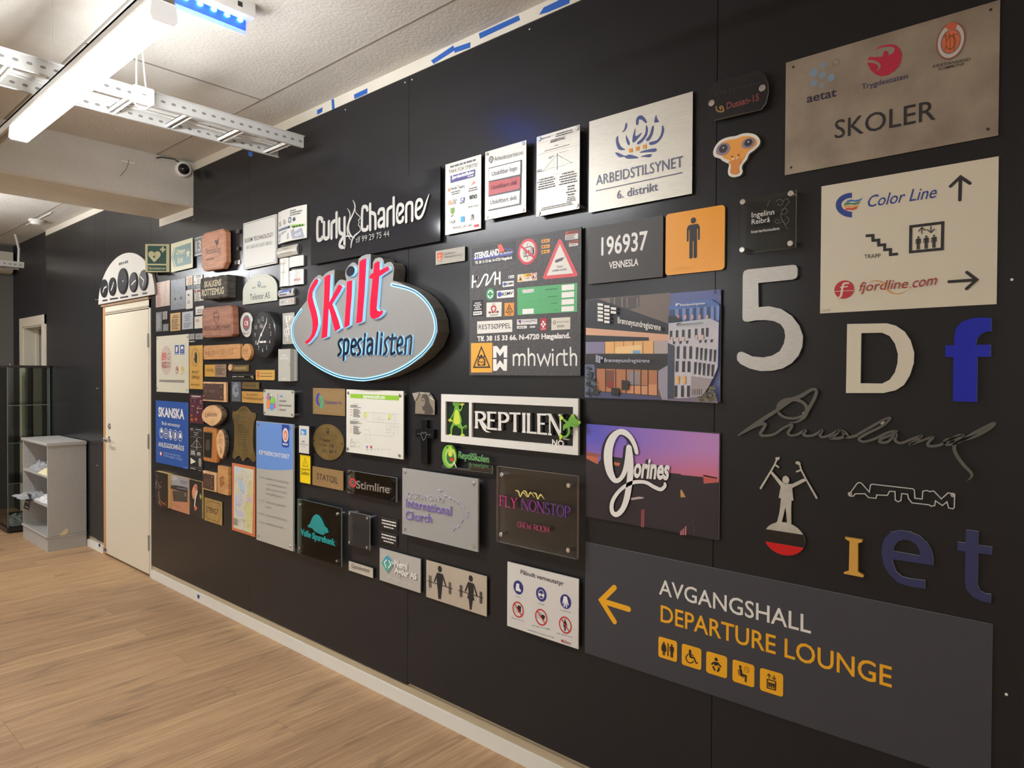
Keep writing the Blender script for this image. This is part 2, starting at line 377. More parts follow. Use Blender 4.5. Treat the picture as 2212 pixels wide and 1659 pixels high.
# ------------------------------------------------------------------ plain world-space meshes
class MB(Part):
    def box(s, x0, x1, y0, y1, z0, z1, m):
        v = [Vector((x, y, z)) for x in (x0, x1) for y in (y0, y1) for z in (z0, z1)]
        s.add(v, [[0, 1, 3, 2], [4, 6, 7, 5], [0, 4, 5, 1], [2, 3, 7, 6], [0, 2, 6, 4], [1, 5, 7, 3]], m); return s
    def tube(s, pts, r, m, k=8):
        pts = [Vector(p) for p in pts]; v = []; N = len(pts)
        for i, p in enumerate(pts):
            d = (pts[min(i + 1, N - 1)] - pts[max(i - 1, 0)]).normalized()
            a = d.orthogonal().normalized(); b = d.cross(a)
            v += [p + (a * math.cos(2 * math.pi * j / k) + b * math.sin(2 * math.pi * j / k)) * r for j in range(k)]
        f = [[i * k + j, i * k + (j + 1) % k, (i + 1) * k + (j + 1) % k, (i + 1) * k + j] for i in range(N - 1) for j in range(k)]
        f += [list(range(k))[::-1], [(N - 1) * k + j for j in range(k)]]
        s.add(v, f, m); return s
    def lathe(s, c, axis, prof, m, k=28):
        """prof = (radius, distance along axis) pairs"""
        c = Vector(c); d = Vector(axis).normalized(); a = d.orthogonal().normalized(); b = d.cross(a); v = []
        for r, h in prof: v += [c + d * h + (a * math.cos(2 * math.pi * j / k) + b * math.sin(2 * math.pi * j / k)) * r for j in range(k)]
        f = [[i * k + j, i * k + (j + 1) % k, (i + 1) * k + (j + 1) % k, (i + 1) * k + j] for i in range(len(prof) - 1) for j in range(k)]
        f += [list(range(k))[::-1], [(len(prof) - 1) * k + j for j in range(k)]]
        s.add(v, f, m); return s
    def extr(s, pts, axis, lo, hi, m):
        """polygon pts in the plane across axis ('x' or 'y'), swept from lo to hi"""
        mk = (lambda a, b, t: Vector((t, a, b))) if axis == 'x' else (lambda a, b, t: Vector((a, t, b)))
        n = len(pts); v = [mk(a, b, lo) for a, b in pts] + [mk(a, b, hi) for a, b in pts]
        s.add(v, [[i, (i + 1) % n, n + (i + 1) % n, n + i] for i in range(n)] + [list(range(n))[::-1], [n + i for i in range(n)]], m); return s
    def obj(s, name, parent=None, loc=None):
        loc = Vector(loc) if loc is not None else Vector((0, 0, 0))
        me = bpy.data.meshes.new(name); me.from_pydata([tuple(v - loc) for v in s.v], [], s.f)
        for m in s.mats: me.materials.append(m)
        me.polygons.foreach_set('material_index', s.m)
        if s.smooth: me.polygons.foreach_set('use_smooth', [True] * len(s.f))
        me.update(); me.validate()
        import bmesh
        bm = bmesh.new(); bm.from_mesh(me); bmesh.ops.recalc_face_normals(bm, faces=bm.faces); bm.to_mesh(me); bm.free()
        o = bpy.data.objects.new(name, me); col.objects.link(o)
        if parent: o.parent = parent
        else: o.location = loc
        return o
def struct(o): o['kind'] = 'structure'; return o
def thing(name, label, cat, loc, group=None):
    o = bpy.data.objects.new(name, None); o.empty_display_size = 0.05; col.objects.link(o); o.location = loc
    o['label'] = label; o['category'] = cat
    if group: o['group'] = group
    return o
def tag(o, label, cat, group=None):
    o['label'] = label; o['category'] = cat
    if group: o['group'] = group
    return o

# ------------------------------------------------------------------ setting
def floor_mat():
    m, n, l, p = nm('oak_laminate_floor')
    tc = n.new('ShaderNodeTexCoord'); sp = n.new('ShaderNodeSeparateXYZ'); cb = n.new('ShaderNodeCombineXYZ')
    l.new(tc.outputs['Object'], sp.inputs[0]); l.new(sp.outputs[1], cb.inputs[0])
    ad = n.new('ShaderNodeMath'); ad.operation = 'ADD'; ad.inputs[1].default_value = 4.403 + 0.1808 * 60; l.new(sp.outputs[0], ad.inputs[0]); l.new(ad.outputs[0], cb.inputs[1])
    br = n.new('ShaderNodeTexBrick'); br.offset = 0.37; br.offset_frequency = 3; br.squash = 1
    br.inputs['Scale'].default_value = 1; br.inputs['Brick Width'].default_value = 1.285; br.inputs['Row Height'].default_value = 0.1808
    br.inputs['Mortar Size'].default_value = 0.0008; br.inputs['Mortar Smooth'].default_value = 0.2; br.inputs['Bias'].default_value = 0
    br.inputs['Color1'].default_value = (0, 0, 0, 1); br.inputs['Color2'].default_value = (1, 1, 1, 1); br.inputs['Mortar'].default_value = (0.5, 0.5, 0.5, 1)
    l.new(cb.outputs[0], br.inputs['Vector'])
    # grain: per-plank shift along the board, noise stretched along it
    sh = n.new('ShaderNodeVectorMath'); sh.operation = 'MULTIPLY_ADD'; sh.inputs[1].default_value = (17.3, 5.1, 9.7)
    l.new(br.outputs['Color'], sh.inputs[0]); l.new(tc.outputs['Object'], sh.inputs[2])
    def grain(sc, lo, hi, det, rough=0.6):
        mp = n.new('ShaderNodeMapping'); mp.inputs['Scale'].default_value = sc
        t = n.new('ShaderNodeTexNoise'); t.inputs['Scale'].default_value = 1; t.inputs['Detail'].default_value = det; t.inputs['Roughness'].default_value = rough; t.inputs['Distortion'].default_value = 0.6
        r = n.new('ShaderNodeMapRange'); r.inputs[1].default_value = lo; r.inputs[2].default_value = hi
        l.new(sh.outputs[0], mp.inputs[0]); l.new(mp.outputs[0], t.inputs['Vector']); l.new(t.outputs['Fac'], r.inputs[0]); return r.outputs[0]
    g1 = grain((30, 1.6, 1), 0.36, 0.66, 5); g2 = grain((95, 3.5, 1), 0.42, 0.72, 6, 0.7); g3 = grain((13, 2.4, 1), 0.57, 0.70, 3)
    def mix(a, b, f, mode='MIX'):
        x = n.new('ShaderNodeMix'); x.data_type = 'RGBA'; x.blend_type = mode
        for k, v in ((6, a), (7, b)):
            if isinstance(v, tuple): x.inputs[k].default_value = (lin(v[0]), lin(v[1]), lin(v[2]), 1)
            else: l.new(v, x.inputs[k])
        if isinstance(f, float): x.inputs[0].default_value = f
        else: l.new(f, x.inputs[0])
        return x.outputs[2]
    def scal(v, k):
        x = n.new('ShaderNodeMath'); x.operation = 'MULTIPLY'; x.inputs[1].default_value = k; l.new(v, x.inputs[0]); return x.outputs[0]
    c = mix((186, 152, 116), (206, 174, 136), g1)
    c = mix(c, (146, 112, 84), scal(g2, 0.62)); c = mix(c, (128, 106, 88), scal(g3, 0.6))
    pl = mix((232, 226, 222), (255, 252, 246), br.outputs['Color']); c = mix(c, pl, 1.0, 'MULTIPLY')
    c = mix(c, (84, 64, 48), scal(br.outputs['Fac'], 0.75))
    l.new(c, p.inputs['Base Color']); p.inputs['Roughness'].default_value = 0.5; p.inputs['Specular IOR Level'].default_value = 0.35
    b = n.new('ShaderNodeBump'); b.inputs['Strength'].default_value = 0.15; b.inputs['Distance'].default_value = 0.002; l.new(g2, b.inputs['Height']); l.new(b.outputs[0], p.inputs['Normal'])
    return m
def wall_mat():
    m, n, l, p = nm('black_satin_laminate')
    tc = n.new('ShaderNodeTexCoord'); t = n.new('ShaderNodeTexNoise'); t.inputs['Scale'].default_value = 900; t.inputs['Detail'].default_value = 2
    b = n.new('ShaderNodeBump'); b.inputs['Strength'].default_value = 0.06; b.inputs['Distance'].default_value = 0.001
    l.new(tc.outputs['Object'], t.inputs['Vector']); l.new(t.outputs['Fac'], b.inputs['Height']); l.new(b.outputs[0], p.inputs['Normal'])
    p.inputs['Base Color'].default_value = (0.019, 0.019, 0.0205, 1); p.inputs['Roughness'].default_value = 0.24; p.inputs['Specular IOR Level'].default_value = 0.28
    return m
CONCRETE = noisy('painted_concrete', (206, 202, 192), (214, 210, 200), 3, 0.85, 0, (1, 1, 1), 0.35, detail=6, bscale=70)
OFFWHITE = C(216, 211, 196, 0.45); TRIMWHITE = C(222, 220, 210, 0.4); PRIMER = C(176, 160, 132, 0.7); DOORWHITE = C(216, 208, 188, 0.38)
WALLBLACK = wall_mat(); DARKPAINT = C(34, 34, 38, 0.5); GREYWALL = C(106, 103, 97, 0.7); ROOMWALL = C(206, 200, 186, 0.8)
XE, XR = -9.357, 5.0                             # end wall, far right
struct(MB().box(XE - 0.1, XR, -7.0, 0.6, -0.12, 0.0, floor_mat()).obj('floor'))
struct(MB().box(XE - 0.1, XR, -7.0, 0.6, 2.95, 3.1, CONCRETE).obj('ceiling'))
struct(MB().box(XE - 0.1, XR, -7.1, -7.0, 0, 2.95, ROOMWALL).obj('wall_left'))
struct(MB().box(XE - 0.1, XE, -7.0, 0.6, 0, 2.95, GREYWALL).obj('wall_back'))
struct(MB().box(XR, XR + 0.1, -7.1, 0.6, 0, 2.95, ROOMWALL).obj('wall_front'))
# the sign wall: base wall with two door openings, black laminate sheets screwed on
D1, D2 = (-6.405, -5.425, 2.105), (-9.029, -8.103, 2.117)      # door openings x0, x1, top
wb = MB()
for x0, x1, z0, z1, m in ((D1[1], XR, 0, 2.95, PRIMER), (D1[0], D1[1], D1[2], 2.95, PRIMER), (-8.06, D1[0], 0, 2.95, PRIMER),
                          (D2[1], -8.06, 0, 2.95, DARKPAINT), (D2[0], D2[1], D2[2], 2.95, DARKPAINT), (XE, D2[0], 0, 2.95, DARKPAINT)):
    wb.box(x0, x1, 0.013, 0.15, z0, z1, m)
wall = struct(wb.obj('wall_right'))
seams = [-8.055, -6.626, -6.405, -5.425, -3.935, -2.455, -0.962, -0.165]
for i in range(7):
    a, b = seams[i] + 0.0012, seams[i + 1] - 0.0012
    z0 = 2.105 if i == 2 else (0.096, 0.09, 0, 0.092, 0.098, 0.108, 0.108)[i]
    MB().box(a, b, 0.0, 0.0125, z0, 2.896, WALLBLACK).obj('wall_panel', wall)
for px, py in ((1144, 63), (746, 237), (875, 178), (890, 172), (2186, 604), (2174, 1500), (685, 1410), (870, 1503), (887, 1510), (1144, 1643), (534, 1331), (545, 1335), (333, 1226), (207, 647), (211, 647), (209, 839), (212, 838), (209, 1005), (212, 1006), (208, 1165), (212, 1168), (222, 1175), (347, 495), (417, 474), (975, 1000)):
    x, z = WALL.hit(px, py, 0.0)
    MB().lathe((x, 0.0005, z), (0, -1, 0), [(0.0035, 0), (0.0035, 0.0015), (0.002, 0.0025)], C(226, 226, 222, 0.35), 10).obj('screw', wall)
struct(MB().box(-8.055, -0.165, -0.003, 0.0125, 2.8965, 2.9495, OFFWHITE).obj('trim_1'))
struct(MB().box(-5.261, -4.70, -0.003, -0.0005, 2.597, 2.652, OFFWHITE).obj('trim_2'))
struct(MB().box(-0.165, -0.11, -0.004, 0.0125, 0, 2.95, OFFWHITE).obj('trim_3'))
b = MB(); b.box(-5.405, XR, -0.012, 0.012, 0, 0.062, TRIMWHITE); b.box(-5.36, XR, -0.0005, 0.0125, 0.062, 0.09, PRIMER)
struct(b.obj('baseboard_right'))
struct(MB().box(-6.83, -6.43, -0.01, 0.0125, 0, 0.06, TRIMWHITE).obj('baseboard_left'))
# concrete beam across the room, suspended duct along the end wall
struct(MB().extr([(-5.262, 2.9505), (-5.262, 2.664), (-5.25, 2.652), (-4.712, 2.652), (-4.70, 2.664), (-4.70, 2.9505)], 'y', -6.99, 0.0124, CONCRETE).obj('beam'))
struct(MB().extr([(XE + 0.001, 2.86), (XE + 0.001, 2.63), (-9.25, 2.63), (-9.215, 2.645), (-9.20, 2.68), (-9.20, 2.86)], 'y', -6.98, -0.02, OFFWHITE).obj('trim_4'))
# ceiling joints between the concrete slabs (open grooves filled with dark sealant)
J = C(150, 145, 136, 0.9)
for x0, x1, y in ((-4.69, 4.9, -0.24), (-4.69, 4.9, -1.05), (-8.9, -5.27, -0.24)): struct(MB().box(x0, x1, y - 0.004, y + 0.004, 2.947, 2.951, J).obj('trim_5'))
struct(MB().box(-3.353, -3.345, -1.05, -0.24, 2.947, 2.951, J).obj('trim_6'))
# door in the sign wall
d = bpy.data.objects.new('door_1', None); col.objects.link(d); d.location = (-5.915, 0, 0); struct(d)
L0 = Vector((-5.915, 0, 0))
def dpart(mb, n, par=None): o = mb.obj(n, par or d, L0); return o
JAMB = C(196, 142, 84, 0.55)
f = MB(); f.box(-6.418, -6.378, -0.008, 0.1, 0, 2.085, JAMB); f.box(-5.452, -5.425, -0.004, 0.1, 0.0, 2.085, DOORWHITE); f.box(-6.378, -5.425, -0.004, 0.1, 2.02, 2.085, DOORWHITE); f.box(-6.43, -5.425, -0.02, 0.1, 2.085, 2.1, C(150, 120, 88))
dpart(f, 'door_frame')
lf = dpart(MB().box(-6.374, -5.456, -0.006, 0.036, 0.018, 2.012, DOORWHITE), 'door_leaf')
dpart(MB().box(-6.36, -5.46, -0.011, -0.005, 2.028, 2.04, C(168, 158, 138)), 'door_closer_strip')
x, z = WALL.hit(239, 921, 0.0)
dpart(MB().lathe((x, -0.004, z), (0, -1, 0), [(0.026, 0), (0.026, 0.006), (0.012, 0.007), (0.012, 0.014)], CHROME, 20), 'lock_cylinder', None)
x, z = WALL.hit(238.5, 949, 0.0)
h = MB().lathe((x, -0.004, z), (0, -1, 0), [(0.027, 0), (0.027, 0.007), (0.01, 0.009), (0.01, 0.045)], CHROME, 20)
h.tube([(x, -0.05, z), (x - 0.012 + 0.02, -0.058, z), (x + 0.05, -0.058, z - 0.002), (x + 0.12, -0.055, z - 0.006)], 0.0095, CHROME, 10); dpart(h, 'door_handle')
for y0, y1 in ((720, 750), (938, 970), (1157, 1190)):
    z1 = WALL.hit(327, y0, 0)[1]; z0 = WALL.hit(327, y1, 0)[1]
    dpart(MB().box(-5.463, -5.447, -0.0135, 0.0, z0, z1, C(170, 170, 166, 0.35, 0.6)), 'hinge')
struct(MB().box(D1[0], D1[1], 0.1, 0.14, 0, 2.1, DARKPAINT).obj('wall_1'))
# second door, standing open, further along
d2 = bpy.data.objects.new('door_2', None); col.objects.link(d2); d2.location = (-8.56, 0, 0); struct(d2); L2 = Vector((-8.56, 0, 0))
f = MB(); a0, a1, zt = D2[0], D2[1], D2[2]
f.box(a0, a0 + 0.10, -0.006, 0.013, 0, zt, DOORWHITE); f.box(a1 - 0.10, a1, -0.006, 0.013, 0, zt, DOORWHITE); f.box(a0, a1, -0.0055, 0.0125, zt - 0.095, zt, DOORWHITE)
f.box(a0 + 0.085, a0 + 0.11, 0.01, 0.34, 0, zt - 0.09, DOORWHITE); f.box(a1 - 0.11, a1 - 0.085, 0.01, 0.34, 0, zt - 0.09, DOORWHITE); f.box(a0 + 0.1, a1 - 0.1, 0.01, 0.34, zt - 0.11, zt - 0.09, DOORWHITE)
f.box(a0 + 0.11, a0 + 0.125, 0.12, 0.15, 0, zt - 0.1, DOORWHITE); f.box(a0 + 0.1, a0 + 0.14, 0.32, 0.345, 0, zt - 0.1, DOORWHITE)
f.obj('door_frame', d2, L2)
struct(MB().box(a0, a1, 0.55, 0.58, 0, zt, C(72, 72, 70, 0.7)).obj('wall_2'))
struct(MB().box(a0 - 0.02, a0, 0.15, 0.58, 0, zt, C(90, 90, 86, 0.7)).obj('wall_3')); struct(MB().box(a1, a1 + 0.02, 0.15, 0.58, 0, zt, C(90, 90, 86, 0.7)).obj('wall_4'))
struct(MB().box(XE, XE + 0.02, -0.32, -0.235, 0, 2.1, DOORWHITE).obj('trim_7'))
z = WALL.hit(74, 905, -0.15)[1]
MB().box(a0 + 0.109, a0 + 0.126, 0.06, 0.10, z - 0.09, z + 0.09, C(120, 126, 116, 0.4, 0.6)).obj('strike_plate', d2, L2)

# ------------------------------------------------------------------ lamps
DIFF = C(250, 252, 255, 0.4, 0, 0.5, LAMP); HOUSING = C(226, 224, 218, 0.4); RAIL = C(214, 214, 212, 0.4, 0.1)
names = ['long white ceiling luminaire, lit, hanging parallel to the black sign wall', 'long lit luminaire on the same rail line, beyond the concrete beam', 'first unseen fill lamp added in the far row, nearest the end wall', 'second unseen fill lamp added in the far row, counted from the end wall', 'third unseen fill lamp added in the far row, counted from the end wall', 'fourth unseen fill lamp added in the far row, counted from the end wall', 'unseen fill lamp added in the far row, nearest the right end']
for (x0, x1, y, z), lb in zip(LUMINAIRES, names):
    t = thing('ceiling_luminaire', lb, 'lamp', ((x0 + x1) / 2, y, z), 'long ceiling luminaires')
    L = Vector(t.location)
    MB().extr([(y - 0.03, z + 0.034), (y - 0.028, z + 0.05), (y + 0.028, z + 0.05), (y + 0.03, z + 0.034)], 'x', x0, x1, HOUSING).obj('housing', t, L)
    MB().extr([(y - 0.032, z + 0.034), (y - 0.036, z - 0.012), (y - 0.028, z - 0.02), (y + 0.028, z - 0.02), (y + 0.036, z - 0.012), (y + 0.032, z + 0.034)], 'x', x0 + 0.012, x1 - 0.012, DIFF).obj('diffuser', t, L)
    for xa, xb in ((x0, x0 + 0.012), (x1 - 0.012, x1)):
        MB().extr([(y - 0.033, z + 0.036), (y - 0.037, z - 0.012), (y - 0.029, z - 0.021), (y + 0.029, z - 0.021), (y + 0.037, z - 0.012), (y + 0.033, z + 0.036)], 'x', xa, xb, C(250, 250, 250, 0.3, 0, 0.5, 0.3)).obj('end_cap', t, L)
for y, x0, x1, lb in ((-1.245, -8.3, 1.0, 'slim grey lighting rail carrying the luminaire beside the sign wall'), (-5.5, -9.2, 4.6, 'slim grey rail added to carry the unseen far fill lamps')):  # far rail is unseen, added along with its fill lamps
    t = thing('lighting_rail', lb, 'rail', ((x0 + x1) / 2, y, 2.61)); L = Vector(t.location)
    r = MB(); r.box(x0, x1, y - 0.022, y - 0.012, 2.59, 2.625, RAIL); r.box(x0, x1, y + 0.012, y + 0.022, 2.59, 2.625, RAIL); r.box(x0, x1, y - 0.022, y + 0.022, 2.617, 2.625, RAIL); r.obj('channel', t, L)
    for x in (-7.0, -5.6, -3.05, -1.9, 0.4):
        if x0 < x < x1: MB().tube([(x, y, 2.62), (x, y, 2.66 if -5.27 < x < -4.69 else 2.95)], 0.0012, RAIL, 5).obj('suspension_wire', t, L)
# blue-lit emergency sign fixture under the ceiling
t = thing('exit_light_fixture', 'white ceiling fixture with a glowing blue edge strip beside the luminaire', 'lamp', (-2.55, -0.98, 2.95)); L = Vector(t.location)
MB().box(-2.56, -2.50, -1.20, -0.72, 2.895, 2.95, C(228, 226, 220, 0.4)).obj('housing', t, L)
MB().box(-2.553, -2.547, -1.19, -0.735, 2.858, 2.895, clear('blue_edge_sheet', (0.5, 0.65, 1.0), 0.5, 0.1, (0.1, 0.2, 0.9))).obj('edge_lit_sheet', t, L)
for i in range(9): MB().lathe((-2.55, -1.165 + i * 0.051, 2.893), (0, 0, -1), [(0.010, 0), (0.012, 0.006), (0.004, 0.012)], C(40, 110, 255, 0.3, 0, 0.5, 34.0), 10).obj('blue_led', t, L)
MB().box(-2.575, -2.571, -1.20, -0.72, 2.85, 2.95, C(228, 226, 220, 0.4)).obj('added_light_shield', t, L)  # unseen lip added to keep the blue light off the cable tray
MB().box(-2.4998, -2.499, -0.79, -0.772, 2.915, 2.933, INK).obj('printed_label', t, L)

# ------------------------------------------------------------------ cable trays, camera, detectors
TRAY = C(206, 206, 202, 0.4, 0.15); HOLE = C(128, 126, 122, 0.7)
def tray(label, xa, xb, y0, y1, z, rungs, holes=True, box_at=None):
    t = thing('cable_tray', label, 'cable tray', ((xa + xb) / 2, (y0 + y1) / 2, z)); L = Vector(t.location)
    for x, sgn in ((xa, 1), (xb, -1)):
        r = MB(); r.box(x - 0.0015, x + 0.0015, y0, y1, z, z + 0.058, TRAY); r.box(min(x, x + sgn * 0.014), max(x, x + sgn * 0.014), y0, y1, z, z + 0.003, TRAY); r.box(min(x, x - sgn * 0.012), max(x, x - sgn * 0.012), y0, y1, z + 0.055, z + 0.058, TRAY)
        if holes:
            n = int((y1 - y0) / 0.045)
            for i in range(n):
                y = y0 + 0.03 + i * 0.045
                for o in (-0.0021, 0.0021): r.add([Vector((x + o, y + 0.011 * math.cos(q * math.pi / 4), z + 0.028 + 0.006 * math.sin(q * math.pi / 4))) for q in range(8)], [list(range(8))], HOLE)
        r.obj('side_rail', t, L)
    for y in rungs:
        g = MB(); g.box(xa, xb, y - 0.014, y - 0.011, z + 0.004, z + 0.022, TRAY); g.box(xa, xb, y + 0.011, y + 0.014, z + 0.004, z + 0.022, TRAY); g.box(xa, xb, y - 0.014, y + 0.014, z + 0.019, z + 0.022, TRAY); g.obj('rung', t, L)
    return t, L
t, L = tray('white perforated ladder cable tray crossing under the ceiling to the sign wall', -3.43, -3.175, -4.2, -0.10, 2.70, [-0.17, -0.42, -0.67, -0.92, -1.35, -1.8, -2.3, -2.8])
MB().box(-3.45, -3.44, -1.52, -1.36, 2.70, 2.79, TRAY).obj('hanger_plate', t, L)
b = MB(); b.box(-3.38, -3.36, -1.47, -1.45, 2.75, 2.95, RAIL); b.box(-3.42, -3.28, -1.48, -1.44, 2.94, 2.95, RAIL); b.obj('ceiling_bracket', t, L)
b = MB(); b.tube([(-3.3, -1.6, 2.73), (-3.31, -1.0, 2.728), (-3.29, -0.5, 2.73), (-3.3, -0.12, 2.728)], 0.008, TRAY); b.tube([(-3.34, -1.6, 2.73), (-3.345, -0.9, 2.728), (-3.34, -0.16, 2.73)], 0.006, TRAY); b.obj('tray_cables', t, L)
t2, L2_ = tray('short white cable tray at the far end above the open doorway', -8.62, -8.42, -1.6, -0.10, 2.60, [-0.25, -0.55, -0.9, -1.25])
MB().tube([(-8.5, -0.13, 2.65), (-8.5, -0.125, 2.8), (-8.52, -0.15, 2.95)], 0.012, TRAY).obj('cable', t2, L2_)
# square wireless unit on the near rail of the tray
t = thing('wireless_access_point', 'small square white wireless unit mounted on the cable tray rail', 'electronics', (-3.17, -0.84, 2.72)); L = Vector(t.location)
x, z = -3.165, 2.725
fr = Frame((-3.13, 0, 0), (0, 1, 0), (1, 0, 0))
ya, za = fr.hit(287, 181, 0); yb, zb = fr.hit(333, 229, 0)
m = MB(); q = rrect(ya, zb, yb, za, 0.007)
m.extr(q, 'x', -3.150, -3.126, PURE); m.extr(inset(ccw(q), 0.003), 'x', -3.126, -3.123, PURE); m.obj('cover', t, L)
MB().box(-3.123, -3.1225, (ya + yb) / 2 - 0.008, (ya + yb) / 2 + 0.008, (za + zb) / 2 - 0.002, (za + zb) / 2 + 0.002, C(120, 120, 120)).obj('indicator_mark', t, L)
for k in (0.012, -0.008): MB().tube([(-3.18, (ya + yb) / 2 + k, 2.95), (-3.175, (ya + yb) / 2 + k * 1.5, 2.85), (-3.165, (ya + yb) / 2 + k * 2, za - 0.005)], 0.004, PURE, 6).obj('cable', t, L)
MB().tube([(-3.155, ya + 0.015, zb), (-3.15, ya + 0.03, zb - 0.018), (-3.15, ya + 0.06, zb - 0.014), (-3.155, ya + 0.075, zb)], 0.005, PURE, 6).obj('cable', t, L)
# dome camera on the beam
t = thing('security_camera', 'white dome security camera on the concrete beam next to the sign wall', 'camera', (-4.70, -0.075, 2.885)); L = Vector(t.location)
c = (-4.70, -0.072, 2.888)
m = MB(); m.smooth = True; m.lathe(c, (1, -0.2, -0.12), [(0.046, 0), (0.05, 0.008), (0.05, 0.03), (0.044, 0.042)], PURE, 28); m.obj('housing', t, L)
dd = Vector((1, -0.2, -0.12)).normalized()
m = MB(); m.smooth = True; m.lathe(Vector(c) + dd * 0.04, dd, [(0.036, 0)] + [(0.036 * math.cos(a * math.pi / 16), 0.03 * math.sin(a * math.pi / 16)) for a in range(1, 8)] + [(0.001, 0.03)], C(24, 24, 28, 0.08), 24); m.obj('dome', t, L)
MB().tube([(-4.695, -0.09, 2.93), (-4.692, -0.13, 2.944), (-4.692, -0.21, 2.938), (-4.695, -0.24, 2.925)], 0.004, INK, 6).obj('cable', t, L)
# thin hanging wire with a white tag
t = thing('hanging_wire', 'thin wire hanging under the ceiling with a small white tag', 'wire', (-4.66, -0.42, 2.95)); L = Vector(t.location)
MB().tube([(-4.66, -0.42, 2.95), (-4.66, -0.42, 2.86)], 0.0012, RAIL, 5).obj('wire', t, L)
MB().box(-4.662, -4.656, -0.455, -0.385, 2.843, 2.853, PURE).obj('tag', t, L)
MB().tube([(-4.655, -0.42, 2.862), (-4.655, -0.42, 2.845), (-4.655, -0.435, 2.8), (-4.655, -0.47, 2.75)], 0.0015, INK, 5).obj('wire_tail', t, L)
# smoke detector
p = Vector((-7.565, -0.2, 2.95))
t = thing('smoke_detector', 'round white smoke detector on the ceiling beyond the beam', 'smoke detector', p); L = p
m = MB(); m.lathe(p, (0, 0, -1), [(0.062, 0), (0.062, 0.014), (0.055, 0.02)], PURE, 28); m.obj('base', t, L)
m = MB(); m.lathe(p - Vector((0, 0, 0.02)), (0, 0, -1), [(0.05, 0), (0.048, 0.012), (0.035, 0.024)], PURE, 28); m.obj('sensor_cap', t, L)
MB().box(-7.9, -7.63, -0.204, -0.197, 2.943, 2.9495, PURE).obj('cable_conduit', t, L); MB().box(-7.5, -7.1, -0.204, -0.197, 2.943, 2.9495, PURE).obj('cable_conduit', t, L)

# ------------------------------------------------------------------ grey shelf unit and what lies in it
GL = noisy('grey_laminate', (166, 163, 158), (176, 173, 168), 120, 0.55); GLD = C(150, 148, 144, 0.6)
x0, x1, y0, y1, H = -7.606, -6.832, -0.306, -0.014, 0.93
t = thing('shelf_unit', 'low grey open shelf unit standing against the black wall left of the door', 'shelf', ((x0 + x1) / 2, (y0 + y1) / 2, 0)); L = Vector(t.location)
MB().extr([(y0 - 0.006, H - 0.026), (y0 - 0.010, H - 0.013), (y0 - 0.006, H), (y1, H), (y1, H - 0.026)], 'x', x0 - 0.012, x1 + 0.012, GL).obj('top', t, L)
s1 = MB().box(x0, x0 + 0.018, y0, y1, 0.13, H - 0.026, GL)
s1.obj('side_panel', t, L); MB().box(x1 - 0.018, x1, y0, y1, 0.13, H - 0.026, GL).obj('side_panel', t, L)
MB().box(x0 + 0.018, x1 - 0.018, y1 - 0.008, y1, 0.13, H - 0.026, GLD).obj('back_panel', t, L)
SH = [0.135, 0.395, 0.645]
for i, z in enumerate(SH): MB().extr([(y0 + 0.004, z - 0.02), (y0, z - 0.01), (y0 + 0.004, z), (y1 - 0.008, z), (y1 - 0.008, z - 0.02)], 'x', x0 + 0.018, x1 - 0.018, GL).obj('shelf_board', t, L)
MB().extr([(y0 - 0.008, 0.115), (y0 - 0.012, 0.125), (y0 - 0.008, 0.137), (y0 + 0.03, 0.137), (y0 + 0.03, 0.115)], 'x', x0 - 0.006, x1 + 0.006, GL).obj('plinth_rail', t, L)
MB().box(x0, x1, y0, y1, 0, 0.115, GL).obj('plinth', t, L); MB().box(x1, x1 + 0.004, y0, y1, 0.113, 0.128, GL).obj('edge_strip', t, L)
for z in range(16): MB().lathe((x0 + 0.018, y0 + 0.05, 0.2 + z * 0.042), (1, 0, 0), [(0.003, 0), (0.003, 0.0006)], INK, 8).obj('peg_hole', t, L)
def crumple(name, label, cat, x0, x1, y0, y1, z, h, mat, n=16, seed=1, droop=None):
    rnd = random.Random(seed); m = MB(); g = {}
    for i in range(n + 1):
        for j in range(n + 1):
            a, b = i / n, j / n; e = min(a, 1 - a, b, 1 - b)
            hh = h * min(1, e * 4) * (0.35 + 0.65 * rnd.random()) + 0.002
            x = x0 + (x1 - x0) * a + rnd.uniform(-1, 1) * 0.012; y = y0 + (y1 - y0) * b + rnd.uniform(-1, 1) * 0.008
            dz = droop(a, b) if droop else 0
            g[i, j] = len(m.v); m.v.append(Vector((x, y, z + hh + dz)))
    lo = {}
    for k in g: lo[k] = len(m.v); q = m.v[g[k]]; dz = droop(k[0] / n, k[1] / n) if droop else 0; m.v.append(Vector((q.x, q.y, z + 0.0008 + dz)))
    k = m.mi(mat)
    for i in range(n):
        for j in range(n):
            m.f.append([g[i, j], g[i + 1, j], g[i + 1, j + 1], g[i, j + 1]]); m.m.append(k)
            m.f.append([lo[i, j], lo[i, j + 1], lo[i + 1, j + 1], lo[i + 1, j]]); m.m.append(k)
    rim = [(i, 0) for i in range(n)] + [(n, j) for j in range(n)] + [(i, n) for i in range(n, 0, -1)] + [(0, j) for j in range(n, 0, -1)]
    for a, b in zip(rim, rim[1:] + rim[:1]): m.f.append([g[a], lo[a], lo[b], g[b]]); m.m.append(k)
    return tag(m.obj(name, None, ((x0 + x1) / 2, (y0 + y1) / 2, z)), label, cat)
crumple('plastic_bag', 'crumpled clear plastic bag on the upper shelf of the grey unit', 'bag', -7.56, -7.19, -0.28, -0.06, SH[2], 0.10, PLASTIC, 16, 3)
crumple('paper_pouch', 'pale cream folded paper pouch in front of the plastic bag on the upper shelf', 'pouch', -7.16, -6.88, -0.30, -0.12, SH[2], 0.05, C(226, 214, 172, 0.6), 8, 5)
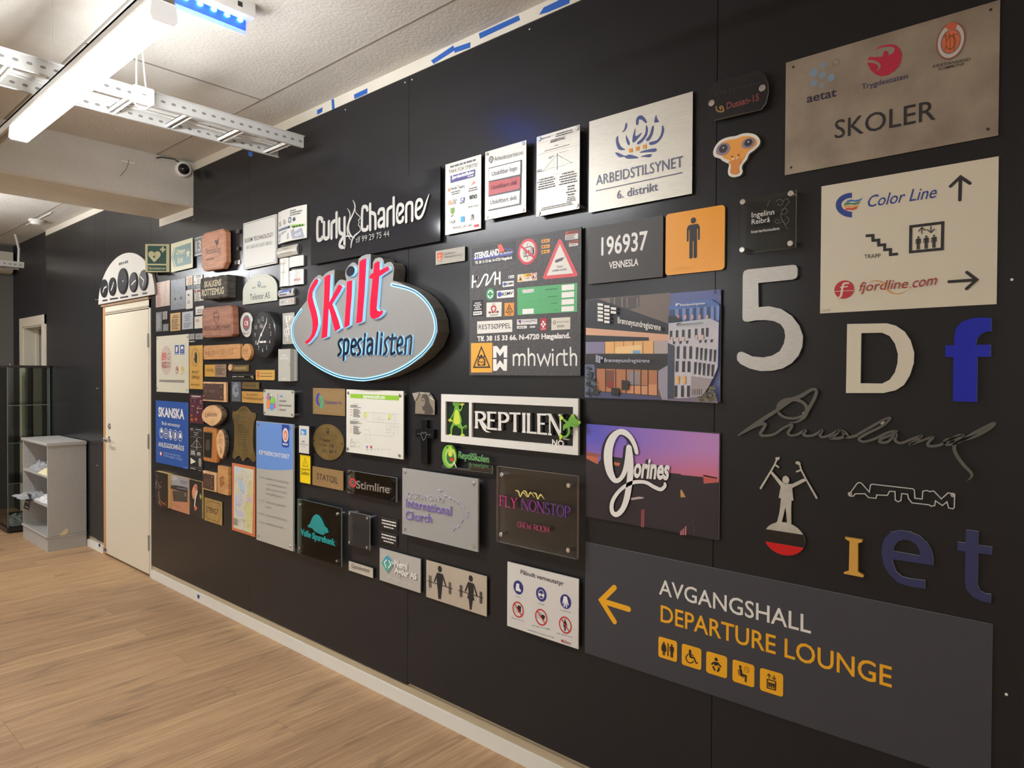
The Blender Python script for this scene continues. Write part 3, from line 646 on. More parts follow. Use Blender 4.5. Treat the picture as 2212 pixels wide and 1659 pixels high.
crumple('plastic_bag', 'clear zip bag hanging over the left edge of the middle shelf', 'bag', -7.57, -7.3, -0.40, -0.10, SH[1], 0.05, PLASTIC, 12, 8, lambda a, b: 0.03 * max(0, 0.3 - b))
crumple('plastic_bag', 'crumpled white plastic wrapping on the middle shelf, right of the zip bag', 'bag', -7.28, -6.88, -0.295, -0.06, SH[1], 0.06, C(222, 222, 226, 0.25), 16, 9)
fr = Frame((0, -0.325, 0), (1, 0, 0.0), (0, -1, 0))
s = Sign('hanging_tag', 'small black tag with white print hanging from the middle shelf', 'tag', frame=fr); s.cur = 'print'
K(0, 940, 5.925); s.o = 0.002
s.prism(ccw([s.P(*q) for q in ((345, 742), (402, 762), (368, 962), (298, 932))]), 0, 0.002, INK, None, 'card')
for y in (0, 62, 125): s.rows(328 - y * 0.07, 778 + y, 385 - y * 0.12, 815 + y, 1, PURE, fill=(0.9, 1), word=(1, 3))
s.build()
fr = Frame((x1 + 0.0005, 0, 0), (0, 1, 0), (1, 0, 0))
s = Sign('tape_piece', 'piece of beige masking tape stuck on the side of the grey shelf unit', 'tape', frame=fr); s.o = 0
s.cur = 'tape'; s.prism(ccw([s.P(*q) for q in ((762, 1275), (852, 1190), (878, 1213), (862, 1232), (872, 1245), (796, 1302))]), 0.0, 0.0008, C(222, 206, 156, 0.6)); s.build()
# glass display cabinet
GX0, GX1, GY0, GY1, GT = -8.75, -7.89, -0.36, -0.016, 1.60
t = thing('display_cabinet', 'tall glass display cabinet with dark frame behind the grey shelf unit', 'cabinet', ((GX0 + GX1) / 2, (GY0 + GY1) / 2, 0)); L = Vector(t.location)
MB().box(GX0 - 0.01, GX1 + 0.01, GY0 - 0.01, GY1, 0.015, 0.055, C(40, 34, 32, 0.35)).obj('base', t, L)
MB().box(GX0 - 0.005, GX1 + 0.005, GY0 - 0.005, GY1, GT - 0.02, GT, C(44, 36, 36, 0.4)).obj('top', t, L)
for bx in ((GX1 - 0.005, GX1, GY0, GY1), (GX0, GX0 + 0.005, GY0, GY1), (GX0 + 0.005, GX1 - 0.005, GY0, GY0 + 0.005), (GX0 + 0.005, GX1 - 0.005, GY1 - 0.005, GY1)): MB().box(*bx, 0.055, GT - 0.02, GLASS).obj('glass_pane', t, L)
for z in (1.215, 0.855, 0.47):
    g = MB(); g.box(GX0 + 0.006, GX1 - 0.006, GY0 + 0.006, GY1 - 0.006, z, z + 0.006, GLASS); g.obj('glass_shelf', t, L)
    MB().box(GX1 - 0.0065, GX1 - 0.0055, GY0 + 0.006, GY1 - 0.006, z - 0.001, z + 0.0055, EDGE).obj('shelf_edge', t, L)
for x, y in ((GX1 - 0.004, GY0 + 0.003), (GX1 - 0.004, GY1 - 0.003), (GX1 - 0.02, GY1 - 0.012)): MB().box(x - 0.004, x + 0.004, y - 0.004, y + 0.004, 0.055, GT - 0.02, C(168, 178, 176, 0.25, 0.3)).obj('corner_profile', t, L)
MB().lathe((GX1 - 0.03, GY0 + 0.03, GT), (0, 0, 1), [(0.008, 0), (0.006, 0.012), (0.003, 0.014)], CHROME, 12).obj('hinge_pin', t, L)
for fx in (GX0 + 0.04, GX1 - 0.04):
    for fy in (GY0 + 0.03, GY1 - 0.04): MB().lathe((fx, fy, 0), (0, 0, 1), [(0.018, 0), (0.018, 0.016)], INK, 14).obj('foot', t, L)
crumple('plastic_sheet', 'crumpled clear plastic sheet lying on the bottom of the glass cabinet', 'plastic sheet', GX0 + 0.2, GX1 - 0.03, GY0 + 0.03, GY1 - 0.04, 0.056, 0.05, PLASTIC, 12, 12)

# ================================================================== signs, right-hand part of the wall
BLUE = C(36, 62, 140, 0.45); RED = C(196, 38, 52, 0.45); YEL = C(238, 172, 28, 0.4); WTXT = C(226, 224, 216, 0.4)
def arrow(s, shaft, head, w, m, n='arrow'):
    s.lay += 1; l = 1 + 0.12 * s.lay
    s.stroke(shaft, w, m, l, n); s.stroke(head, w, m, l, n)

s = Sign('office_sign', 'large brownish steel plate with coloured emblems above the word SKOLER, top right', 'sign')
K(0, 0, 1); s.panel([(1699, 133), (2160, 2), (2157, 291), (1694, 380)], 0.003, BRONZE, 0.002)
K(1680, 0, 4.1466)
GB = C(122, 142, 158, 0.5); s.cur = 'dot_emblem'
for x, y, a, b in ((323, 652, 39, 39), (405, 585, 26, 27), (402, 673, 31, 32), (480, 697, 34, 36), (325, 745, 31, 31), (400, 763, 20, 22)): s.ell(x, y, a, b, GB)
s.ell(524, 560, 33, 34, C(120, 110, 96), ring=0.22)
s.cur = 'lettering'; s.text('aetat', (262, 922), (527, 862), (76, 76), NAVY, bold=0.012)
s.text('Trygdeetaten', (752, 803), (1165, 703), (48, 50), C(44, 42, 86)); s.text('KRISTIANSAND', (1388, 611), (1728, 541), (25, 27), C(60, 52, 44), it=0.18, bold=0.01)
s.text('KOMMUNE', (1438, 634), (1672, 583), (23, 25), C(60, 52, 44), it=0.18, bold=0.01); s.text('SKOLER', (510, 1243), (1412, 1070), (166, 170), INK, bold=0.002)
s.cur = 'figure_emblem'; MAG = C(178, 30, 58, 0.45)
s.poly([(872, 448), (905, 422), (950, 405), (1010, 397), (1060, 405), (1095, 440), (1112, 490), (1105, 550), (1080, 600), (1040, 640), (985, 675), (930, 685), (880, 670), (835, 630), (810, 585), (803, 540), (822, 510), (870, 514), (930, 510), (947, 492), (947, 470), (965, 455), (984, 460), (990, 480), (984, 500), (1020, 487), (1045, 462), (1050, 437), (1030, 420), (985, 417), (925, 427)], MAG)
s.poly([(985, 600), (990, 560), (1020, 510), (1060, 485), (1078, 500), (1070, 540), (1040, 585), (1005, 605)], BRONZE, sm=4)
s.poly([(806, 540), (860, 540), (905, 560), (925, 590), (917, 615), (888, 645), (905, 605), (893, 582), (860, 566), (806, 560)], BRONZE)
s.cur = 'city_crest'; OR = C(206, 104, 62)
X = (1550, 365)
s.ell(1552, 368, 132, 166, C(132, 84, 70)); s.ell(1552, 368, 118, 150, C(190, 182, 176)); s.ell(1552, 372, 92, 112, C(142, 104, 92)); s.ell(1552, 374, 76, 98, OR)
s.poly([(1508, 262), (1515, 218), (1545, 205), (1580, 203), (1612, 212), (1600, 255), (1555, 272)], C(196, 92, 58))
for a in (0, 1, 2): s.stroke([(1500 + a * 38, 300), (1512 + a * 34, 380), (1502 + a * 40, 450)], 6, C(120, 66, 40), sm=3)
s.ell(1552, 385, 46, 60, C(120, 66, 40), ring=0.14); s.stroke([(1490, 330), (1612, 310)], 6, C(120, 66, 40))
s.screws([(140, 600), (1908, 87), (120, 1500), (1883, 1157)], 0.0035, C(40, 36, 32, 0.4), 0.001, 'screw'); s.build()

s = Sign('wayfinding_sign', 'cream ferry direction panel with up arrow, stairs, lift and right arrow', 'sign')
K(0, 0, 1); s.panel([(1775, 402), (2158, 338), (2152, 657), (1771, 677)], 0.004, CREAM, 0.0)
K(1750, 320, 4.1472); s.cur = 'wave_emblem'
arc = lambda cx, cy, a, b, t0, t1, n=14: [(cx + a * math.cos(math.radians(t0 + (t1 - t0) * i / n)), cy - b * math.sin(math.radians(t0 + (t1 - t0) * i / n))) for i in range(n + 1)]
s.poly(arc(375, 511, 146, 111, 90, 270) + arc(375, 507, 95, 62, 270, 90), BLUE)
for p, c in (([(322, 488), (335, 468), (370, 460), (400, 467), (440, 459), (472, 441), (453, 470), (420, 482), (385, 478), (350, 481)], (58, 112, 178)), ([(299, 516), (315, 490), (345, 485), (375, 492), (410, 488), (452, 477), (440, 496), (405, 508), (365, 505), (330, 508)], (62, 128, 92)),
             ([(310, 537), (303, 518), (340, 512), (370, 518), (405, 514), (443, 499), (430, 521), (400, 531), (365, 532), (335, 530)], (226, 160, 74)), ([(311, 558), (320, 539), (350, 535), (380, 538), (427, 521), (417, 543), (385, 556), (350, 553)], (206, 70, 52))): s.poly(p, C(*c))
s.cur = 'lettering'; s.text('Color Line', (517, 529), (1135, 442), (112, 96), BLUE, it=0.25, bold=0.004); s.text('TRAPP', (485, 990), (632, 981), (36, 36), INK)
s.cur = 'up_arrow'; arrow(s, [(1347, 262), (1341, 464)], [(1258, 342), (1347, 258), (1432, 316)], 27, INK, 'up_arrow')
s.stroke([(498, 786), (563, 782), (563, 828), (615, 823), (615, 870), (668, 865), (668, 912), (720, 908), (720, 955), (787, 948)], 24, INK, None, 'stairs_pictogram', cap=False)
s.cur = 'lift_pictogram'; s.stroke([(902, 703), (1189, 668), (1184, 903), (899, 931)], 24, INK, closed=True)
for x, a, b in ((970, 790, 908), (1041, 782, 901), (1111, 775, 893)): s.man(x, a, b, INK)
arrow(s, [(1002, 712), (1002, 766)], [(972, 745), (1002, 711), (1034, 738)], 8, INK, 'lift_pictogram'); arrow(s, [(1083, 702), (1083, 757)], [(1050, 730), (1083, 758), (1116, 724)], 8, INK, 'lift_pictogram')
s.cur = 'round_emblem'; s.ell(306, 1267, 88, 82, C(186, 40, 56)); s.ell(255, 1250, 15, 15, C(232, 130, 52))
s.stroke([(250, 1345), (278, 1320), (290, 1250), (305, 1215), (345, 1210)], [14, 18, 18, 18, 14], CREAM, sm=5); s.stroke([(275, 1248), (335, 1240)], 10, CREAM); s.stroke([(222, 1284), (392, 1276)], 5, CREAM, cap=False)
MAR = C(160, 54, 52); s.cur = 'web_lettering'; s.text('fjordline', (440, 1284), (878, 1252), (84, 80), MAR, it=0.25, bold=0.004); s.text('com', (918, 1251), (1138, 1222), (92, 90), MAR, it=0.25, bold=0.004)
s.ell(896, 1248, 10, 10, C(222, 160, 92)); s.stroke([(518, 1212), (560, 1192), (600, 1188), (640, 1200), (668, 1226)], [1, 6, 9, 12, 16], C(214, 154, 92), sm=4); s.stroke([(694, 1272), (735, 1298), (780, 1305), (830, 1294), (886, 1262)], [16, 12, 8, 6, 1], C(214, 154, 92), sm=4)
arrow(s, [(1245, 1197), (1490, 1180)], [(1405, 1113), (1492, 1180), (1402, 1260)], 26, INK, 'right_arrow'); s.text('34228', (105, 1468), (183, 1459), 20, C(150, 145, 130), n='pencil_note', it=0.2); s.build()

K(1580, 560, 3.0728)
def letter(name, label, pts, m, side, holes=(), t=0.01, sm=0, o0=0.003):
    s = Sign(name, label, 'letter'); s.o = o0 + t; s.cur = name
    f = lambda q: [s.P(*p) for p in (smooth(q, sm, True) if sm else q)]
    s.prism(keyhole(f(pts), [f(h) for h in holes]) if holes else f(pts), o0, o0 + t, m, side); return s
letter('numeral_sign', 'big brushed aluminium numeral 5 with rounded ends', [(75, 110), (80, 86), (88, 76), (108, 68), (405, 37), (428, 40), (440, 62), (439, 105), (430, 125), (405, 135), (178, 158), (180, 318), (250, 312), (330, 330), (400, 375), (450, 440), (475, 510), (470, 580), (445, 640), (400, 690), (340, 725), (270, 740), (190, 742), (120, 725), (60, 695), (38, 670), (36, 640), (45, 620), (65, 613), (85, 620), (140, 645), (210, 652), (270, 640), (320, 610), (348, 560), (357, 510), (350, 465), (325, 430), (280, 410), (220, 403), (160, 405), (110, 415), (85, 412), (76, 402), (73, 388)], STEEL, C(120, 120, 118, 0.3, 0.6)).build()
letter('channel_letter', 'cream raised capital letter D beside the blue f', [(768, 430), (1030, 425), (1090, 440), (1150, 480), (1190, 540), (1213, 620), (1210, 690), (1185, 770), (1145, 835), (1090, 870), (1010, 888), (760, 888)], CREAM, C(90, 86, 78), [[(862, 490), (1000, 488), (1050, 510), (1085, 560), (1105, 630), (1102, 690), (1085, 750), (1050, 800), (1000, 825), (857, 823)]], 0.012).build()
letter('channel_letter', 'bright blue lowercase letter f with clear acrylic edges', [(1478, 570), (1478, 510), (1492, 455), (1530, 415), (1590, 393), (1650, 387), (1725, 390), (1725, 478), (1690, 480), (1650, 500), (1628, 530), (1622, 568), (1720, 566), (1720, 648), (1632, 648), (1628, 948), (1470, 943), (1473, 650), (1420, 648), (1420, 572)], C(12, 30, 176, 0.25), C(150, 170, 215, 0.2), (), 0.012).build()
K(1580, 960, 3.5)
letter('channel_letter', 'small golden capital letter I with serifs', [(858, 700), (990, 720), (986, 740), (956, 747), (956, 962), (1000, 988), (996, 1006), (848, 977), (850, 966), (887, 957), (893, 733), (860, 714)], GOLD, C(170, 128, 60), (), 0.012).build()
letter('channel_letter', 'dark blue lowercase letter e with pale edge', [(1525, 915), (1218, 868), (1222, 900), (1245, 960), (1290, 1000), (1350, 1015), (1465, 1030), (1463, 1092), (1350, 1075), (1260, 1045), (1190, 980), (1150, 910), (1135, 830), (1137, 770), (1155, 710), (1200, 665), (1270, 650), (1350, 660), (1420, 690), (1480, 745), (1515, 810), (1527, 870)], C(40, 46, 92, 0.45), C(190, 188, 180), [[(1222, 806), (1428, 843), (1420, 795), (1390, 750), (1345, 725), (1295, 720), (1250, 740), (1228, 775)]], 0.006).build()
letter('channel_letter', 'dark blue lowercase letter t at the right edge of the wall', [(1772, 645), (1866, 658), (1866, 762), (1970, 775), (1968, 835), (1866, 823), (1860, 1060), (1880, 1105), (1915, 1127), (1963, 1133), (1960, 1200), (1890, 1185), (1820, 1150), (1775, 1095), (1765, 1030), (1768, 810), (1708, 800), (1710, 738), (1770, 745)], C(40, 46, 92, 0.45), C(190, 188, 180), (), 0.006).build()
# acrylic signature
K(1580, 560, 3.0728)
s = Sign('signature_lettering', 'grey translucent acrylic handwritten signature lettering', 'letters'); s.o = 0.006; s.cur = 'script'
for pts, w in (([(50, 1168), (140, 1112), (240, 1045), (310, 1000), (390, 940), (470, 905), (535, 866), (565, 868), (562, 905), (532, 965), (505, 1008)], [10, 26, 24, 22, 26, 24, 18, 16, 18, 20, 22]), ([(310, 1002), (322, 965), (360, 938), (420, 930), (470, 945), (500, 975), (500, 1012), (468, 1043), (410, 1056), (350, 1045), (316, 1018)], [20, 26, 28, 24, 20, 20, 20, 18, 16, 16, 18]),
               ([(512, 1000), (488, 1048), (440, 1078), (388, 1085)], [20, 18, 12, 5]), ([(60, 1163), (130, 1120), (190, 1093), (228, 1095), (215, 1125), (196, 1158), (222, 1171), (290, 1160), (345, 1122), (398, 1098), (404, 1112), (380, 1150), (396, 1168), (440, 1163), (492, 1136), (482, 1160), (502, 1172), (552, 1166), (602, 1138), (590, 1166), (612, 1180), (662, 1164), (712, 1138), (695, 1162), (660, 1185), (720, 1186), (770, 1165), (740, 1140), (768, 1180), (835, 1170)], [8, 22, 26, 20, 18, 18, 16, 16, 14, 14, 16, 16, 14, 14, 16, 16, 14, 14, 16, 16, 14, 14, 16, 16, 16, 18, 16, 14, 16, 18]),
               ([(820, 1176), (930, 1112), (1036, 1055), (1052, 1064), (1000, 1108), (900, 1158), (850, 1192), (880, 1210), (950, 1193), (1040, 1150), (1098, 1140), (1066, 1165), (1000, 1190), (990, 1213), (1040, 1211), (1095, 1165), (1090, 1203), (1130, 1219), (1195, 1195), (1262, 1172), (1240, 1195), (1190, 1228), (1250, 1208), (1338, 1180), (1310, 1215), (1312, 1238), (1370, 1236), (1430, 1213), (1500, 1172), (1538, 1170), (1480, 1190), (1422, 1202), (1428, 1228), (1480, 1224), (1560, 1185), (1640, 1140), (1738, 1088), (1738, 1106), (1660, 1155), (1575, 1188), (1510, 1202), (1482, 1235), (1492, 1290), (1540, 1360), (1588, 1410), (1597, 1440), (1568, 1468)],
                [16, 18, 14, 14, 16, 18, 16, 16, 16, 16, 14, 16, 18, 16, 16, 16, 16, 16, 16, 14, 16, 16, 14, 14, 16, 16, 16, 16, 16, 14, 18, 18, 16, 16, 18, 20, 14, 14, 18, 20, 20, 18, 18, 18, 16, 12, 3])):
    s.stroke(pts, w, DULLACRYL, None, None, 5, t=0.006, side=C(150, 148, 138, 0.2))
s.screws([(486, 1026), (1004, 1085)], 0.006, CHROME, 0.003); s.build()
# person with crutches standing on a flag ball
K(1580, 960, 3.5)
s = Sign('figure_cutout', 'pale metal cut-out of a person raising two crutches, standing on a black and red ball', 'figure'); s.o = 0.004
PALE = noisy('pale_satin_metal', (178, 174, 160), (192, 188, 174), 30, 0.5, 0.2); s.cur = 'figure'; sd = C(110, 108, 98)
s.poly([(300, 202), (314, 204), (350, 245), (388, 285), (400, 293), (430, 297), (462, 298), (500, 280), (545, 258), (574, 265), (568, 274), (520, 300), (470, 325), (463, 332), (467, 375), (473, 426), (458, 421), (455, 490), (457, 600), (425, 600), (418, 520), (412, 470), (400, 520), (385, 585), (378, 602), (338, 590), (350, 580), (365, 520), (372, 470), (378, 406), (360, 402), (375, 330), (376, 316), (330, 255), (298, 216)], PALE, t=0.004, side=sd)
s.ell(414, 268, 26, 31, PALE, t=0.004); s.cur = 'crutch'
s.stroke([(225, 330), (300, 205), (332, 150), (348, 108)], [16, 12, 12, 12], PALE, t=0.004, side=sd); s.stroke([(332, 152), (364, 173)], 13, PALE, t=0.004, side=sd, cap=False); s.poly([(336, 98), (368, 94), (370, 104), (360, 118), (345, 122), (338, 112)], PALE, t=0.004, side=sd)
s.cur = 'crutch#2'; s.stroke([(647, 402), (567, 262), (530, 190), (517, 142)], [16, 12, 12, 12], PALE, t=0.004, side=sd); s.stroke([(528, 193), (492, 206)], 13, PALE, t=0.004, side=sd, cap=False); s.poly([(487, 130), (512, 126), (528, 142), (524, 156), (505, 152), (490, 146)], PALE, t=0.004, side=sd)
s.cur = 'ball'; a = s.P(252, 690); b = s.P(560, 740); c = s.P(407, 588); d_ = s.P(432, 840)
bx, bz, br_, bh = (a[0] + b[0]) / 2, (c[1] + d_[1]) / 2, (b[0] - a[0]) / 2, (c[1] - d_[1]) / 2
def band(f0, f1, m, o):
    t0, t1 = math.asin(f0), math.asin(f1); N = 14
    p = [(bx + br_ * math.cos(t0 + (t1 - t0) * i / N), bz + bh * math.sin(t0 + (t1 - t0) * i / N)) for i in range(N + 1)]
    s.prism(p + [(2 * bx - x, z) for x, z in p[::-1]], 0.004, o, m, C(170, 168, 160, 0.2))
band(-0.9999, -0.35, C(206, 22, 30, 0.2), 0.009); band(-0.349, 0.42, C(30, 30, 31, 0.12), 0.009); band(0.421, 0.9999, PALE, 0.009); s.build()
s = Sign('outline_lettering', 'clear acrylic cut-out word with bright outline above the golden I', 'letters'); s.o = 0.004; s.cur = 'outline'
s.stroke([(895, 375), (952, 296), (965, 287), (985, 290), (1046, 358), (1054, 308), (1066, 299), (1375, 334), (1386, 345), (1390, 405), (1445, 411), (1450, 352), (1480, 346), (1500, 355), (1532, 350), (1590, 410), (1640, 365), (1682, 371), (1690, 385), (1687, 475), (1678, 485), (1645, 478), (1632, 432), (1598, 460), (1545, 425), (1540, 460), (1512, 466), (1498, 455), (1368, 440), (1342, 408), (1335, 375), (1290, 370), (1285, 422), (1265, 432), (1242, 420), (1240, 355), (1200, 352), (1182, 384), (1102, 380), (1096, 406), (1040, 400), (1012, 371), (940, 372), (925, 390), (898, 388)], 7, C(196, 196, 190, 0.15), None, None, 0, closed=True, t=0.005, side=C(150, 150, 146, 0.15))
s.screws([(898, 375), (1676, 382)], 0.006, CHROME, 0.003); s.build()
# big departure sign
s = Sign('departure_sign', 'huge slate-grey airport sign with yellow left arrow and DEPARTURE LOUNGE lettering', 'sign')
K(0, 0, 1); SL = C(58, 60, 66, 0.5); s.panel([(1264, 1166), (2143, 1356), (2141, 1702), (1264, 1410)], 0.004, SL, 0.001, side=C(150, 150, 150))
K(1240, 1150, 2.2757); arrow(s, [(135, 336), (268, 377)], [(199, 271), (134, 334), (199, 438)], 27, YEL, 'left_arrow')
s.text('AVGANGSHALL', (418, 303), (1165, 497), (68, 92), WTXT, n='white_lettering', bold=0.008); s.text('DEPARTURE LOUNGE', (426, 437), (1562, 762), (77, 104), YEL, n='yellow_lettering', bold=0.01)
K(1400, 1360, 6.9125); q5 = [[(157, 93), (435, 178), (435, 488), (155, 405)], [(505, 202), (797, 287), (797, 607), (505, 520)], [(870, 315), (1182, 405), (1183, 735), (870, 637)], [(1262, 435), (1590, 535), (1588, 865), (1262, 770)], [(1672, 562), (2020, 665), (2018, 1010), (1672, 900)]]
for i, q in enumerate(q5):
    x0, z0, x1, z1 = s.rectof(q); s.flat(rrect(x0, z0, x1, z1, 0.008), YEL, 2, 'icon_tile#%d' % i)
N = 'icon_tile#0>pictogram'; s.man(240, 180, 380, INK, 4, N, True, 1.1); s.man(358, 215, 415, INK, 4, N); s.stroke([(302, 200), (300, 395)], 17, INK, 4, N, cap=False)
N = 'icon_tile#1>pictogram'; s.ell(630, 316, 18, 20, INK, 4, N); s.stroke([(628, 340), (638, 405), (690, 420), (722, 497), (742, 497)], [38, 30, 24, 20, 16], INK, 4, N); s.stroke([(632, 368), (680, 382)], 14, INK, 4, N); s.stroke([(605, 362), (575, 395), (570, 430), (590, 472), (628, 495), (665, 488), (682, 472)], 15, INK, 4.3, N, 4)
N = 'icon_tile#2>pictogram'; s.ell(1020, 442, 24, 26, INK, 4, N); s.stroke([(955, 512), (990, 486), (1048, 500), (1088, 552)], 24, INK, 4, N); s.poly([(988, 480), (1048, 498), (1042, 540), (992, 528)], INK, 4.2, N); s.stroke([(985, 545), (976, 562), (1005, 612)], 26, INK, 4, N, cap=False); s.stroke([(1050, 560), (1066, 590), (1035, 625)], 26, INK, 4, N, cap=False)
N = 'icon_tile#3>pictogram'; s.ell(1380, 553, 20, 23, INK, 4, N); s.stroke([(1385, 600), (1398, 668), (1462, 690), (1460, 770)], [42, 36, 30, 26], INK, 4, N); s.stroke([(1348, 600), (1362, 668), (1432, 712)], 12, INK, 4, N); s.ell(1476, 597, 38, 40, INK, 4, N, ring=0.12); s.stroke([(1476, 575), (1476, 597), (1492, 602)], 6, INK, 4, N)
N = 'icon_tile#4>pictogram'; s.stroke([(1782, 738), (1908, 772), (1905, 900), (1782, 866)], 15, INK, 4, N, closed=True)
for x, a, b in ((1812, 775, 855), (1845, 785, 866), (1880, 795, 876)): s.man(x, a, b, INK, 4, N, wide=1.3)
for sh, hd in (([(1808, 665), (1810, 722)], [(1782, 682), (1808, 660), (1836, 695)]), ([(1882, 680), (1884, 738)], [(1855, 712), (1884, 742), (1912, 724)])): s.stroke(sh, 11, INK, 4, N); s.stroke(hd, 11, INK, 4, N)
s.build()

# photo prints
s = Sign('photo_print', 'photo print of two dusk buildings with lit windows and white facade lettering', 'print')
K(0, 0, 1); s.panel([(1267, 648), (1558, 626), (1554, 870), (1264, 858)], 0.004, C(92, 104, 158, 0.35), 0.006, n='panel', side=C(180, 180, 184))
K(1250, 600, 4.2538); s.cur = 'picture'; B = lambda *c: C(*c, 0.35); NB = B(24, 25, 34)
s.poly([(75, 200), (842, 138), (838, 420), (828, 1120), (60, 1097)], B(112, 98, 90)); s.poly([(290, 186), (560, 166), (560, 265), (460, 300), (290, 235)], B(70, 64, 62))
for x in (330, 400, 445, 540): s.stroke([(x, 182), (x, 270)], 10, B(140, 122, 108), cap=False)
s.poly([(75, 200), (190, 197), (829, 423), (828, 522), (68, 460)], NB); s.poly([(68, 460), (828, 522), (828, 580), (650, 580), (645, 548), (68, 526)], B(216, 166, 134)); s.poly([(68, 526), (645, 548), (650, 580), (68, 590)], NB)
s.poly([(66, 590), (240, 588), (240, 697), (66, 697)], B(128, 122, 150)); s.poly([(243, 588), (692, 578), (690, 697), (243, 697)], B(232, 176, 108)); s.poly([(692, 578), (832, 578), (832, 697), (690, 697)], B(176, 162, 160))
for x in (243, 330, 415, 503, 592, 690): s.stroke([(x, 584), (x, 698)], 5, B(60, 44, 34), cap=False)
s.poly([(335, 640), (580, 615), (582, 697), (335, 697)], B(240, 200, 140)); s.poly([(500, 668), (570, 668), (570, 697), (500, 697)], B(120, 170, 200))
s.poly([(165, 828), (735, 845), (738, 1090), (165, 1045)], B(178, 116, 76)); s.poly([(440, 985), (720, 980), (720, 1085), (440, 1065)], B(206, 144, 100)); s.poly([(250, 850), (330, 850), (330, 1000), (250, 1000)], B(120, 70, 52)); s.poly([(460, 860), (560, 860), (560, 985), (460, 985)], B(140, 130, 130)); s.poly([(262, 950), (330, 960), (325, 1020), (265, 1010)], B(140, 50, 40))
for x in (165, 250, 343, 440, 512, 575, 640, 728): s.stroke([(x, 835), (x, 1080)], 9, B(34, 26, 26), cap=False)
s.stroke([(165, 1045), (735, 1088)], 10, NB, cap=False); s.stroke([(440, 985), (640, 990)], 6, NB, cap=False)
s.poly([(64, 700), (832, 700), (826, 800), (745, 857), (730, 850), (165, 834), (150, 797), (64, 797)], B(32, 29, 31)); s.poly([(735, 855), (825, 802), (830, 1122), (770, 1122), (735, 1010)], B(150, 146, 160)); s.poly([(60, 1097), (165, 1045), (740, 1090), (770, 1125)], B(74, 76, 112))
s.poly([(62, 797), (150, 797), (158, 900), (165, 1045), (110, 1095), (60, 1095)], B(96, 104, 130))
rnd = random.Random(4)
for i in range(60): x = rnd.uniform(76, 190); y = rnd.uniform(max(812, 800 + (x - 100) * 2.2), 1080); s.ell(x, y, 11, 9, B(*rnd.choice(((34, 44, 40), (50, 62, 56), (26, 30, 34)))), 14 + i * 0.02, k=7)
s.poly([(310, 1010), (385, 1015), (380, 1085), (310, 1078)], B(26, 26, 36)); s.poly([(405, 940), (470, 945), (465, 1030), (405, 1030)], B(36, 36, 34))
s.poly([(838, 258), (1218, 194), (1300, 246), (1298, 425), (838, 430)], B(82, 112, 176)); s.poly([(842, 296), (1298, 262), (1298, 410), (842, 400)], B(48, 66, 110))
for i, x in enumerate((905, 970, 1035, 1100, 1165, 1230, 1280)): s.poly([(x - 8, 290 - i * 5), (x + 24, 287 - i * 5), (x + 22, 395), (x - 6, 397)], B(112, 140, 198))
for x in (915, 980, 1045, 1112, 1180): s.poly([(x, 345), (x + 20, 343), (x + 20, 382), (x, 384)], B(216, 164, 140))
s.poly([(838, 420), (1216, 376), (1300, 412), (1298, 472), (838, 482)], B(188, 190, 198)); s.poly([(838, 482), (1215, 450), (1298, 470), (1290, 820), (1245, 930), (1050, 905), (1045, 1108), (885, 1105), (835, 900)], B(196, 194, 200))
for r, (y0, y1, xs, sl) in enumerate(((488, 570, (850, 905, 962, 1018, 1080, 1140, 1182), -0.08), (585, 612, (880, 940, 1000, 1120, 1170, 1225), -0.05), (630, 745, (915, 975, 1030), 0.0), (640, 750, (1090, 1130, 1170, 1215, 1255), 0.14), (765, 865, (905, 965, 1015), 0.02), (775, 885, (1075, 1115, 1155, 1195, 1235), 0.14), (990, 1095, (895, 955, 1010), 0.0))):
    for i, x in enumerate(xs): dy = (x - xs[0]) * sl; s.poly([(x, y0 + dy), (x + 24, y0 + dy), (x + 22 - (r % 2) * 8, y1 + dy), (x - 2, y1 + dy)], B(44, 46, 58))
for x, y in ((858, 545), (910, 550), (965, 545), (1085, 530), (1142, 525)): s.poly([(x, y), (x + 22, y), (x + 21, y + 38), (x, y + 38)], B(214, 180, 170))
for x in (912, 972): s.poly([(x, 900), (x + 26, 900), (x + 24, 975), (x, 975)], B(240, 176, 84))
s.poly([(1050, 905), (1245, 930), (1210, 1000), (1150, 1085), (1045, 1108)], B(160, 150, 150)); 
for x in (1060, 1080, 1100, 1120, 1140): s.poly([(x, 1022), (x + 7, 1022), (x + 7, 1075), (x, 1076)], B(60, 56, 60))
s.poly([(835, 600), (892, 625), (885, 1108), (832, 1112)], B(58, 66, 84)); s.poly([(832, 1112), (1110, 1098), (1290, 1120), (1294, 1152), (832, 1128)], B(120, 108, 126)); s.poly([(838, 355), (900, 352), (965, 395), (880, 412), (838, 412)], B(30, 32, 46))
for i in range(70):
    x = rnd.uniform(1120, 1276); y = rnd.uniform(max(985, 1130 - (x - 1110) * 1.0), 1128); s.ell(x, y, 14, 12, B(*rnd.choice(((96, 92, 62), (118, 110, 74), (76, 70, 62)))), 24 + i * 0.02, k=7)
for x0, y0, k, m in ((195, 235, 1.0, PURE), (178, 712, 0.38, B(190, 196, 220))):
    for c in range(3):
        for r in range(5 if c < 2 else 2):
            x = x0 + c * 60 * k; y = y0 + (r * 35 + c * 18) * k; s.poly([(x, y), (x + 50 * k, y + 6 * k), (x + 50 * k, y + 28 * k), (x, y + 24 * k)], m, 28)
for x0, y0, m in ((910, 240, PURE), (920, 420, B(60, 60, 66))):
    for c in range(3): s.poly([(x0 + c * 12, y0 - c * 2), (x0 + 9 + c * 12, y0 - c * 2), (x0 + 9 + c * 12, y0 + 26 - c * 10), (x0 + c * 12, y0 + 26 - c * 8)], m, 28)
